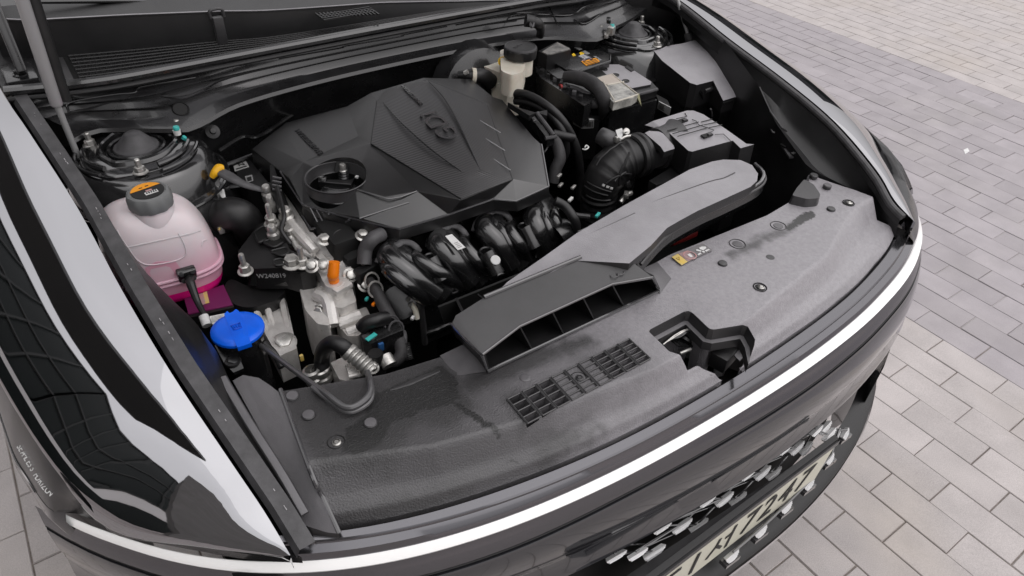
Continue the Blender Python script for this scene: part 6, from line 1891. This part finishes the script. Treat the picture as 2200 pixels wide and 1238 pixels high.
prism('tape_end', [Z3(*q, z) for *q, z in ((1335, 740, .8575), (1360, 735, .8575), (1378, 832, .825), (1352, 800, .835))], Vector((0, .002, 0)), mat('yellowed_tape', (.6, .58, .36), .4), BAT, smooth=0)
prism('terminal_box', [Z3(*q, .842) for q in ((1140, 815), (1340, 760), (1345, 770), (1150, 826))], .10, GLOSSY, BAT, bev=.003)
for k in range(3):
    tube('film_streak', [Z3(1190 + 60 * k, 815 - 16 * k, .840), Z3(1185 + 58 * k, 950 - 10 * k, .79)], .0012, RUBBER_G, BAT, 5, spline=False)
# rear cover with labels
RCV = prism('rear_cover', [Z3(*q, .868) for q in ((700, 495), (820, 430), (960, 395), (1040, 385), (1130, 430), (1130, 480), (880, 560), (790, 545))], .03, SHEET, BAT, bev=.004)
BXC = prism('module_box', [Z3(*q, .893) for q in ((600, 405), (720, 330), (810, 375), (820, 385), (680, 420), (640, 425))], .002, mat('pale_module_top', (.3, .29, .27), .3, col2=(.08, .08, .08), nscale=60), BAT, bev=.0006)
prism('module_body', [Z3(*q, .891) for q in ((570, 400), (715, 328), (815, 380), (825, 392), (685, 430), (640, 435))], .045, PLASTIC, BAT, bev=.003)
lab = lambda pts, m, z=.8692: prism('label_field', [Z3(*q, z) for q in pts], .0005, m, RCV, smooth=0)
lab(((905, 480), (1030, 452), (1050, 482), (945, 515)), ORANGE)
lab(((832, 425), (850, 415), (865, 435), (840, 440)), YELLOW); lab(((890, 412), (918, 403), (930, 420), (900, 432)), YELLOW)
lab(((850, 372), (880, 362), (915, 385), (890, 392)), GREYTXT); lab(((905, 405), (935, 395), (975, 418), (950, 428)), GREYTXT)
lab(((880, 440), (930, 425), (985, 450), (930, 468)), mat('label_grey', (.16, .16, .19), .5))
lab(((910, 472), (935, 466), (945, 480), (925, 486)), PINK_F); lab(((965, 462), (985, 457), (1000, 466), (975, 472)), PINK_F); lab(((1000, 440), (1020, 440), (1070, 470), (1050, 475)), GREYTXT)
for k in range(4):
    tube('print_line', [Z3(885 + 14 * k, 440 + 6 * k, .8698), Z3(925 + 14 * k, 428 + 6 * k, .8698)], .0007, WHITE, RCV, 4, spline=False)
for k in range(3):
    tube('print_line', [Z3(925 + 14 * k, 492 + 8 * k, .8699), Z3(1022 + 8 * k, 464 + 8 * k, .8699)], .0007, INK, RCV, 4, spline=False)
tube('cover_edge', [Z3(795, 548, .869), Z3(880, 563, .869), Z3(1130, 482, .869), Z3(1132, 430, .868)], .0028, GLOSSY, RCV, 8, spline=False)
# tray, fuse bar on the front left
TRAY = thing('battery_tray', 'black battery tray with ribbed side and a white folded label reading 620', 'battery tray', tuple(Z3(700, 800, .78)))
prism('fuse_bar', [Z3(*q, .858) for q in ((545, 525), (640, 500), (700, 515), (760, 560), (1000, 740), (980, 800), (930, 830), (590, 610), (555, 560))], .05, GLOSSY, TRAY, bev=.004)
prism('terminal_hood', [Z3(*q, .868) for q in ((640, 555), (735, 530), (800, 580), (745, 615), (720, 612))], .018, GLOSSY, TRAY, bev=.004)
for k in range(6):
    a = Z3(590 + 4 * k, 640 + 28 * k, .835 - .012 * k); b = Z3(950 + 3 * k, 890 + 18 * k, .800 - .009 * k)
    tube('rib', [a, b], .0022, PLASTIC, TRAY, 6, spline=False)
for k in range(7):
    q = Z3(600 + 50 * k, 560 + 34 * k, .860)
    box('fuse', q, (.011, .009, .012), (PLASTIC, GLOSSY, RUBBER_G)[k % 3], TRAY, rot=Matrix.Rotation(.8, 3, 'Z'), bev=.0015)
prism('tray_wall', [Z3(*q, .800) for q in ((580, 705), (620, 690), (905, 905), (1045, 905), (1050, 935), (900, 925))], .10, PLASTIC, TRAY, bev=.003)
lbl = [(830, 908), (900, 945), (1000, 938), (995, 1005), (905, 1012), (835, 975)]
lz = [.806, .806, .806, .774, .772, .774]
LB_ = prism('folded_label', [Z3(*q, z) + Vector((-.003, -.006, .004)) for q, z in zip(lbl, lz)], Vector((.001, .002, 0)), WHITE, TRAY, smooth=0)
la, lb2 = Z3(838, 940, .792), Z3(905, 985, .790)
text('label_text', '620', la.lerp(lb2, .55) + Vector((-.004, -.008, .006)), (lb2 - la), Vector((0.3, .2, 1)), .019, INK, LB_, .0003)
for k in range(5):
    a = Z3(935 + 12 * k, 955, .799) + Vector((-.004, -.008, .005)); b = Z3(935 + 12 * k, 996, .779) + Vector((-.004, -.008, .005))
    tube('print_line', [a.lerp(b, .05 * (k % 2)), b], .0008, INK, LB_, 4, spline=False)
CAB = thing('battery_cable', 'thick grey cloth taped cable arching off the battery down to the air hose', 'cable', tuple(Z3(1100, 900, .80)))
tube('taped_cable', [Z3(780, 600, .872), Z3(880, 610, .878), Z3(980, 645, .878), Z3(1050, 710, .870), Z3(1085, 800, .845), Z3(1095, 900, .80), Z3(1090, 990, .765), Z3(1080, 1060, .74)], [.012, .0155, .0155, .0155, .016, .016, .0155, .015], TAPE, CAB, 18, 10)
tube('taped_cable', [Z3(1085, 800, .84), Z3(1000, 810, .838), Z3(940, 790, .84)], .012, TAPE, CAB, 12)
tube('thin_cable', [Z3(745, 680, .856), Z3(850, 690, .858), Z3(960, 740, .855), Z3(1010, 740, .852)], .0055, RUBBER_G, CAB, 10)
tube('red_band', [Z3(738, 682, .8565), Z3(752, 680, .8565)], .0068, mat('dull_red', (.35, .03, .03), .5), CAB, 12, spline=False)
for k in range(4):
    tube('thin_cable', [Z3(770 + 20 * k, 640 + 20 * k, .852), Z3(880, 730 + 12 * k, .85), Z3(990, 770 + 14 * k, .845)], .0035, RUBBER, CAB, 8)
TG = thing('module_label', 'white sticker with a barcode square on a dark box between battery and fuse box', 'sticker', tuple(Z3(1555, 850, .80)))
tg = [Z3(*q, z) for *q, z in ((1515, 795, .815), (1610, 845, .815), (1595, 908, .790), (1500, 850, .790))]
prism('white_field', tg, Vector((.002, .003, 0)), WHITE, TG, smooth=0)
prism('carrier', [p + Vector((.004, .006, -.001)) for p in tg], Vector((.02, .03, 0)), DARK, TG)
for k in range(5):
    a = tg[0].lerp(tg[3], .15 + .16 * k); b = tg[1].lerp(tg[2], .15 + .16 * k)
    o = Vector((-.001, -.0016, .0004))
    tube('print_line', [a.lerp(b, .08) + o, a.lerp(b, .5 - .05 * (k % 2)) + o], .0006, INK, TG, 4, spline=False)
# ------------------------------------------------------------------ fuse box
FB = thing('fuse_box', 'fuse box with a big pale grey sloped lid beside the right strut tower', 'fuse box', (.60, .75, .70))
ft = [N8(*q, z) for *q, z in ((-225, 250, .872), (-10, 215, .872), (140, 190, .872), (330, 140, .872), (420, 165, .871), (560, 290, .868), (740, 470, .862), (790, 560, .855), (860, 780, .836), (860, 815, .833), (640, 880, .830), (520, 640, .852), (320, 690, .856), (240, 665, .858), (-100, 395, .868), (-180, 300, .872))]
bm = bmesh.new()
add_prism(bm, ft, .07)
bevel(bm, .006, 3, 30)
finish('lid', bm, SHEENLID, FB, 35)
base = [p + Vector((0, 0, -.07)) for p in ft]
prism('box_base', [Vector((p.x, p.y, .80)) for p in ft], .14, PLASTIC, FB, bev=.004)
tube('lid_lip', [N8(630, 915, .822), N8(860, 840, .826)], .004, PLASTIC, FB, 8, spline=False)
LT = box('latch', N8(470, 745, .826), (.024, .016, .022), PLASTIC, FB, bev=.003)
tube('latch_bar', [N8(415, 765, .832), N8(525, 728, .834)], .0055, DUSTY, LT, 12, spline=False)
for q in ((350, 740), (540, 700)):
    prism('latch_ear', [N8(q[0], q[1], .842), N8(q[0] + 45, q[1] + 45, .835), N8(q[0] + 50, q[1] + 110, .815), N8(q[0] - 10, q[1] + 60, .82)], .006, PLASTIC, LT, bev=.002)
for a, b in (((535, 820), (560, 960)), ((555, 815), (580, 960)), ((490, 980), (510, 1080))):
    tube('rib', [N8(*a, .815), N8(*b, .775)], .0022, DUSTY, FB, 6, spline=False)
for q, z in (((870, 1030), .74), ((1000, 1050), .74), ((880, 1100), .72), ((800, 970), .76), ((940, 1215), .70)):
    box('connector', N8(*q, z), (.018, .010, .012), GLOSSY, FB, rot=Matrix.Rotation(random.uniform(0, 1.2), 3, 'Z'), bev=.002)
tube('cable', [N8(700, 1000, .75), N8(820, 1080, .74), N8(900, 1180, .72), N8(1000, 1200, .71)], .004, RUBBER, FB, 8)

# ------------------------------------------------------------------ air filter box and hose
AB = thing('air_filter_box', 'black air filter box with a pale ribbed lid and two square clip holes', 'air filter box', (.38, .55, .72))
A3 = lambda x, y, z: M3(x, y, z)
at0 = [A3(930, 290, .835), A3(985, 262, .848), A3(1225, 188, .852), A3(1270, 188, .852), A3(1340, 215, .851), A3(1500, 320, .848), A3(1640, 420, .838), A3(1695, 425, .832), A3(1600, 452, .836), A3(1545, 398, .846), A3(1262, 475, .845), A3(1235, 470, .845), A3(1100, 345, .848), A3(1060, 325, .848)]
bm = bmesh.new()
add_prism(bm, at0, .055, flare=.02)
bevel(bm, .004, 3, 30)
LIDB = finish('lid', bm, SHEENLID, AB, 35)
prism('box_base', [Vector((p.x, p.y, .792)) for p in at0], .16, PLASTIC, AB, bev=.006, flare=.0)
for q in ((1190, 258), (1365, 358)):
    C_ = prism('clip_hole', [A3(q[0] - 45, q[1], .852), A3(q[0] + 20, q[1] - 20, .852), A3(q[0] + 45, q[1] - 5, .852), A3(q[0] - 15, q[1] + 18, .852)], .003, DARK, LIDB)
    box('clip_tooth', A3(q[0] + 18, q[1] - 6, .8535), (.010, .006, .003), DUSTY, LIDB, rot=Matrix.Rotation(.1, 3, 'Z'), bev=.0008)
for a, b in (((1090, 328), (1305, 268)), ((1125, 350), (1338, 288)), ((1160, 368), (1370, 308)), ((1325, 268), (1400, 248)), ((1345, 288), (1432, 268)), ((1378, 308), (1470, 288))):
    tube('lid_groove', [A3(*a, .8517), A3(*b, .8512)], .0011, RUBBER, LIDB, 6, spline=False)
tube('lid_line', [A3(*q, .8520) for q in ((1210, 205), (1225, 228), (1150, 245))], .0008, RUBBER, LIDB, 5, spline=False)
tube('lid_line', [A3(*q, .8515) for q in ((1260, 250), (1290, 262), (1310, 290), (1415, 325), (1390, 340))], .0008, DUSTY, LIDB, 5, spline=False)
tube('lid_line', [A3(*q, .8500) for q in ((1420, 355), (1480, 352), (1530, 400))], .0008, DUSTY, LIDB, 5, spline=False)
for pl in (((1450, 480), (1490, 530), (1545, 490)), ((1500, 430), (1550, 500)), ((1405, 525), (1420, 545))):
    tube('clip_strap', [A3(*q, .80) for q in pl], .0028, PLASTIC, AB, 6, spline=False)
prism('clip', [A3(1535, 400, .838), A3(1590, 395, .838), A3(1605, 435, .828), A3(1550, 440, .828)], .01, PLASTIC, AB, bev=.002)
prism('lower_step', [A3(*q, .785) for q in ((960, 680), (1120, 580), (1240, 640), (1010, 710))], .05, PLASTIC, AB, bev=.006)
SC = [A3(930, 345, .846), A3(960, 330, .850), A3(1030, 335, .850), A3(1060, 350, .848), A3(1130, 430, .843), A3(1138, 455, .840), A3(1065, 478, .839), A3(1040, 440, .843)]
prism('outlet_scoop', SC, .012, SHEENLID, AB, bev=.004)
for q in ((1068, 470), (1118, 440)):
    lathe('screw', [(.0045, 0), (.0045, .004), (0, .005)], A3(*q, .826), STEEL, AB, seg=10, axis=(-.3, -.6, .7))
HO = thing('air_hose', 'ribbed black rubber air hose elbow leading from the filter box down to the engine', 'hose', tuple(M3(600, 850, .70)))
hp = [M3(600, 960, .660), M3(603, 850, .705), M3(622, 720, .752), M3(690, 600, .785), M3(790, 530, .800), M3(880, 500, .806)]
hs_ = catmull(hp, 14)
nH = len(hs_)
rr_ = []
for i in range(nH):
    t = i / (nH - 1)
    r = interp(t, [0, .3, .5, .75, 1], [.034, .036, .041, .041, .040])
    if t < .34: r += .0028 * math.cos(t * 2 * math.pi / .062)
    elif .5 < t < .92: r += .0012 * (1 if math.cos(t * 2 * math.pi / .085) > .75 else 0)
    rr_.append(r)
bm = bmesh.new()
add_tube(bm, hs_, rr_, 30)
HOB = finish('hose_body', bm, RUBBER, HO, 45)
o1h, o2h = M3(880, 500, .806), M3(1090, 430, .808)
ax_ = (o2h - o1h).normalized(); Lh = (o2h - o1h).length
lathe('clamp_collar', [(.040, -.016), (.0445, -.014), (.0455, -.006), (.043, -.002), (.0455, .002), (.0445, .010), (.040, .012)], o1h, RUBBER, HO, axis=tuple(ax_), seg=36)
lathe('outlet_tube', [(.037, 0), (.0372, Lh * .35), (.0372, Lh * .6), (.043, Lh * .62), (.044, Lh), (.05, Lh + .02)], o1h, DUSTY, HO, axis=tuple(ax_), seg=36)
def onhose(t, ang, k=1.02):
    i = min(nH - 2, max(1, int(t * (nH - 1))))
    tt = (hs_[i + 1] - hs_[i - 1]).normalized()
    cdir = (CAM - hs_[i]); cdir = (cdir - tt * cdir.dot(tt)).normalized()
    sd_ = tt.cross(cdir)
    return hs_[i] + (cdir * math.cos(ang) + sd_ * math.sin(ang)) * rr_[i] * k
for t0_, a0_, t1_, a1_ in ((.50, .9, .80, -.2), (.48, .2, .72, .9), (.52, .5, .66, .6), (.80, -.9, .55, -.7), (.44, .6, .44, -.8), (.40, .5, .40, -.9), (.36, .7, .36, -.7)):
    tube('moulded_rib', [onhose(lerp(t0_, t1_, i / 8), lerp(a0_, a1_, i / 8)) for i in range(9)], .0022, RUBBER, HOB, 6, spline=False)
nz_ = [M3(800, 690, .758), M3(845, 665, .752)]
lathe('side_nozzle', [(.016, -.01), (.016, .006), (.013, .010), (.010, .012), (.010, .002), (0, .002)], M3(795, 690, .757), RUBBER, HO, axis=(.55, -.7, .35), seg=22)
tube('worm_clamp', [M3(760, 830, .735), M3(800, 780, .745), M3(835, 765, .745)], .0055, STEEL, HO, 8, spline=False)
box('clamp_screw', M3(800, 778, .750), (.018, .010, .010), STEEL, HO, rot=Matrix.Rotation(.8, 3, 'Z'), bev=.002)
tube('breather_stub', [M3(690, 395, .835), M3(640, 365, .845), M3(600, 345, .845)][::-1] if False else [M3(700, 410, .825), M3(660, 385, .835), M3(615, 360, .838)], [.021, .019, .017], DUSTY, HO, 18)
MC = thing('hose_clamp', 'white and silver screw clamp standing on top of the ribbed air hose', 'hose clamp', tuple(M3(780, 360, .84)))
prism('clamp_bracket', [M3(*q, .848) for q in ((725, 325), (770, 310), (780, 345), (760, 385), (740, 370))], .006, WHITE, MC, bev=.0015)
lathe('clamp_screw', [(.007, 0), (.007, .004), (.005, .005), (0, .005)], M3(797, 338, .850), STEEL, MC, axis=(-.2, -.6, .7), seg=16)
box('screw_slot', M3(797, 338, .8555) + Vector((-.0005, -.001, 0)), (.007, .0014, .0014), INK, MC)
tube('clamp_strap', [M3(760, 390, .842), M3(800, 370, .845), M3(860, 365, .845)], .003, STEEL, MC, 6)
box('clamp_lug', M3(735, 390, .842), (.010, .008, .012), STEEL, MC, bev=.002)
WR = thing('white_clip', 'tiny white wire clip on the black hose above the air hose', 'clip', tuple(P4(445, 770, .83)))
tube('wire', [P4(*q, .830) for q in ((400, 790), (440, 795), (475, 770), (450, 745), (430, 770))], .0014, WHITE, WR, 6)
tt_ = HO
cvt = onhose(.40, .55, 1.03)
for k in range(3):
    c = M3(545 + 26 * k, 629, .757)
    box('white_print', onhose(.47, .55 - .22 * k, 1.012), (.006, .003, .004), WHITE, HO, rot=Matrix.Rotation(.4, 3, 'Y'))
# ------------------------------------------------------------------ hoses and bracket right of the cover
FH = thing('heater_hose', 'long black hose loop nearest the ribbed air hose, right of the engine cover', 'hose', tuple(M3(480, 700, .70)), 'hoses right of the engine cover')
tube('hose', [Z3(350, 730, .860), Z3(450, 735, .868), Z3(560, 778, .866), Z3(680, 862, .855), Z3(765, 952, .835), Z3(830, 1060, .805), Z3(872, 1170, .775), Z3(893, 1290, .74), Z3(900, 1420, .70), Z3(892, 1560, .66)], .0088, RUBBER, FH, 16, 8)
FH2 = thing('heater_hose', 'shorter black hose loop just inside the longer one beside the engine cover', 'hose', tuple(Z3(700, 1100, .76)), 'hoses right of the engine cover')
tube('hose', [Z3(390, 790, .845), Z3(500, 805, .852), Z3(620, 865, .848), Z3(710, 950, .835), Z3(770, 1060, .81), Z3(785, 1200, .77), Z3(700, 1330, .73)], .0082, RUBBER, FH2, 16, 8)
FH3 = thing('taped_hose', 'thick cloth taped loom curving down beside the right edge of the engine cover', 'loom', tuple(M3(320, 500, .76)))
tube('taped_loom', [M3(250, 370, .815), M3(310, 420, .81), M3(335, 520, .79), M3(305, 600, .77), M3(285, 690, .745)], .0125, TAPE, FH3, 16, 8)
tube('side_pipe', [M3(290, 350, .82), M3(380, 370, .815), M3(430, 380, .81)], .009, RUBBER, FH3, 12)
tube('thin_wire', [M3(265, 410, .815), M3(240, 460, .805), M3(225, 480, .80)], .002, RUBBER_G, FH3, 6)
FH4 = thing('manifold_hose', 'thin black hose dropping from the cover corner past the rightmost manifold runner', 'hose', tuple(M3(430, 980, .74)))
tube('hose', [M3(300, 820, .80), M3(370, 860, .79), M3(430, 940, .775), M3(450, 1010, .755), M3(430, 1060, .735)], .009, RUBBER, FH4, 12, 8)
tube('hose', [M3(370, 870, .785), M3(440, 920, .775), M3(540, 935, .77)], .006, RUBBER, FH4, 10)
box('plug', M3(405, 1010, .75), (.018, .018, .022), GLOSSY, FH4, bev=.003)
for q, z, m_ in (((330, 645), .78, STEEL), ((410, 810), .75, WHITE), ((430, 725), .76, STEEL), ((340, 710), .76, STEEL), ((600, 920), .765, TEAL)):
    box('metal_clip', M3(*q, z), (.016, .006, .005), m_, FH4, rot=Matrix.Rotation(.45, 3, 'Z'), bev=.0012)
BK = thing('cable_bracket', 'black plastic bracket with a bright edge between engine cover and the loop hoses', 'bracket', tuple(Z3(600, 920, .84)))
prism('arm', [Z3(*q, .862) for q in ((330, 800), (440, 850), (545, 880), (640, 860), (638, 905), (560, 880), (500, 905))], .012, PLASTIC, BK, bev=.003)
prism('upright', [Z3(*q, z) for *q, z in ((498, 900, .858), (560, 885, .858), (700, 1060, .835), (640, 1085, .832))], .020, GLOSSY, BK, bev=.004)
tube('bright_edge', [Z3(560, 885, .860), Z3(690, 1060, .837)], .0045, RUBBER_G, BK, 8, spline=False)
tube('bright_edge', [Z3(625, 1085, .834), Z3(712, 1068, .834)], .004, RUBBER_G, BK, 8, spline=False)
tube('bright_edge', [Z3(530, 948, .856), Z3(556, 942, .856)], .0022, RUBBER_G, BK, 6, spline=False)
# foil and wiring lines along the bulkhead behind the engine
HS = thing('heat_shield', 'dark wavy heat shield lines and pipes along the bulkhead behind the engine cover', 'heat shield', (-.25, 1.08, .8))
for k, pl in enumerate((((470, 325), (520, 295), (560, 292), (640, 240), (700, 225), (800, 195), (900, 165), (1000, 155)), ((460, 352), (540, 322), (590, 305), (640, 262), (720, 235), (830, 205)), ((455, 385), (520, 372), (560, 330), (610, 310), (690, 245), (780, 215)))):
    tube('pipe', [at(u, v, .82 - .012 * k) + Vector((0, -.02 * k, 0)) for u, v in pl], .0042, GLOSSY, HS, 8, 6)
for q in ((655, 228), (730, 205)):
    box('pipe_clip', at(*q, .815), (.016, .012, .03), PLASTIC, HS, bev=.002)
for q in ((645, 190), (940, 130), (455, 282)):
    lathe('bulkhead_plug', [(.014, 0), (.013, .004), (.006, .006), (.005, .012), (0, .013)], at(*q, .865) + Vector((0, -.004, 0)), RUBBER, HS, axis=(0, -.8, .6), seg=18)
# headlamp carrier on the right apron
HC = thing('lamp_carrier', 'grey slotted plate with a thin rod under the right fender rail', 'lamp carrier', (.58, .42, .80))
pa_ = [at(*q, z) for *q, z in ((1666, 293, .800), (1684, 291, .800), (1712, 332, .787), (1714, 337, .787), (1696, 337, .787))]
prism('carrier_plate', pa_, .004, RUBBER_G, HC, bev=.0012)
for q, s_ in (((1683, 313), (.008, .014, .003)), ((1692, 306), (.004, .010, .003)), ((1699, 318), (.004, .010, .003)), ((1704, 330), (.010, .006, .003))):
    box('slot', at(*q, .7955), s_, DARK, HC)
tube('carrier_arm', [at(1614, 215, .82), at(1642, 258, .815), at(1660, 285, .808), at(1676, 288, .806)], .0028, GLOSSY, HC, 8, spline=False)
tube('carrier_arm', [at(1632, 188, .86), at(1655, 240, .845), at(1680, 275, .83), at(1690, 282, .82)], .0022, DUSTY, HC, 8, spline=False)
tube('thin_rod', [at(1704, 345, .765), at(1724, 386, .75)], .0042, ROD, HC, 10, spline=False)
tube('edge', [at(1657, 310, .76), at(1683, 350, .75)], .0025, PLASTIC, HC, 6, spline=False)
RED = thing('red_hose', 'dull red shape in the dark gap under the intake duct', 'hose', tuple(at(1430, 510, .70)))
tube('hose', [at(1440, 520, .72), at(1460, 512, .72), at(1490, 500, .71)], .010, mat('dark_red', (.18, .01, .01), .5), RED, 12)
# a building corner and an added beam to the left of the car; they show only as reflections in the paint
BLD = thing('office_building', 'dark glazed building with a white band, mirrored in the left fender', 'building', (-7, 4, 0))
GLZ = mat('dark_glazing', (.012, .016, .0155), .4, spec=.15)
FRM = mat('window_frame_grey', (.055, .058, .057), .5, spec=.2)
WHT = mat('white_render', (.75, .74, .73), .8)
pa, pb, pc3 = Vector((-7.4, 16, 0)), Vector((-6.5, 3.2, 0)), Vector((-15.5, -8.0, 0))
for a, b in ((pa, pb), (pb, pc3)):
    d = b - a
    n = Vector((-d.y, d.x, 0)).normalized()
    if n.dot(Vector((0, 0, 0)) - (a + b) / 2) < 0: n = -n
    def wl(name, z0, z1, m, th, off=0.0):
        return prism(name, [a + Vector((0, 0, z1)) + n * off, b + Vector((0, 0, z1)) + n * off, b + Vector((0, 0, z1)) - n * th, a + Vector((0, 0, z1)) - n * th], z1 - z0, m, BLD)
    wl('ground_storey', 0, 2.6, GLZ, .3, -.05)
    wl('white_band', 2.6, 3.7, WHT, .35)
    wl('glazed_storey', 3.7, 9.2, GLZ, .3, -.02)
    k = int(d.length / 1.3)
    for i in range(k + 1):
        p = a + d * (i / k)
        box('mullion', p + Vector((0, 0, 6.45)), (.09, .09, 5.5), FRM, BLD)
    for z in (3.75, 5.6, 6.9, 9.2):
        tube('transom', [a + Vector((0, 0, z)), b + Vector((0, 0, z))], .07, FRM, BLD, 6, spline=False)
RBEAM = thing('added_beam', 'narrow dark beam on posts, added unseen left of the car, mirrored in the fender', 'added_beam', (-3.3, 9, 0))  # unseen beam shaped for the dark band in the fender reflection
prism('added_beam_body', [Vector(p) for p in ((-2.55, -.35, 6.1), (-2.4, .9, 6.1), (-2.55, 3, 6.1), (-2.75, 18, 6.1), (-3.75, 18, 6.1), (-3.85, 3, 6.1), (-3.95, .9, 6.1), (-3.3, .1, 6.1))], .35, FRM, RBEAM, bev=.02)
for y in (12.5, 17.2):
    box('added_beam_post', (-3.25, y, 2.9), (.22, .22, 5.8), FRM, RBEAM, bev=.01)

RBLD = thing('reflection_building', 'low dark building added unseen far to the right, mirrored in the right fender', 'building', (19, 12, 0))  # unseen building, added for the dark reflection in the right fender
q0, q1 = Vector((9.5, 22, 0)), Vector((25, 8.5, 0))
d = (q1 - q0).normalized(); n = Vector((d.y, -d.x, 0))
prism('added_dark_wall', [q0 + Vector((0, 0, 6.6)), q1 + Vector((0, 0, 6.6)), q1 - n * 5 + Vector((0, 0, 6.6)), q0 - n * 5 + Vector((0, 0, 6.6))], 6.6, mat('added_wall_dark', (.03, .032, .036), .4), RBLD)
for k in range(7):
    box('added_dark_window', q0.lerp(q1, (k + .5) / 7) - n * -.03 + Vector((0, 0, 2.2)), (1.9, .06, 2.6), GLZ, RBLD, rot=Matrix.Rotation(math.atan2(d.y, d.x), 3, 'Z'))

RBLK = thing('reflection_block', 'grey block added out of view, mirrored in the front tip of the left fender', 'added_block', (-4.2, -2.5, 0))  # unseen block, added to grey the reflection at the fender tip
prism('block_body', [Vector(p) for p in ((-3.9, -.55, 4.7), (-3.0, -4.5, 4.7), (-5.0, -4.9, 4.7), (-5.6, -.9, 4.7))], 4.7, mat('grey_block', (.16, .155, .15), .8, col2=(.2, .195, .19), nscale=3), RBLK, bev=.03)
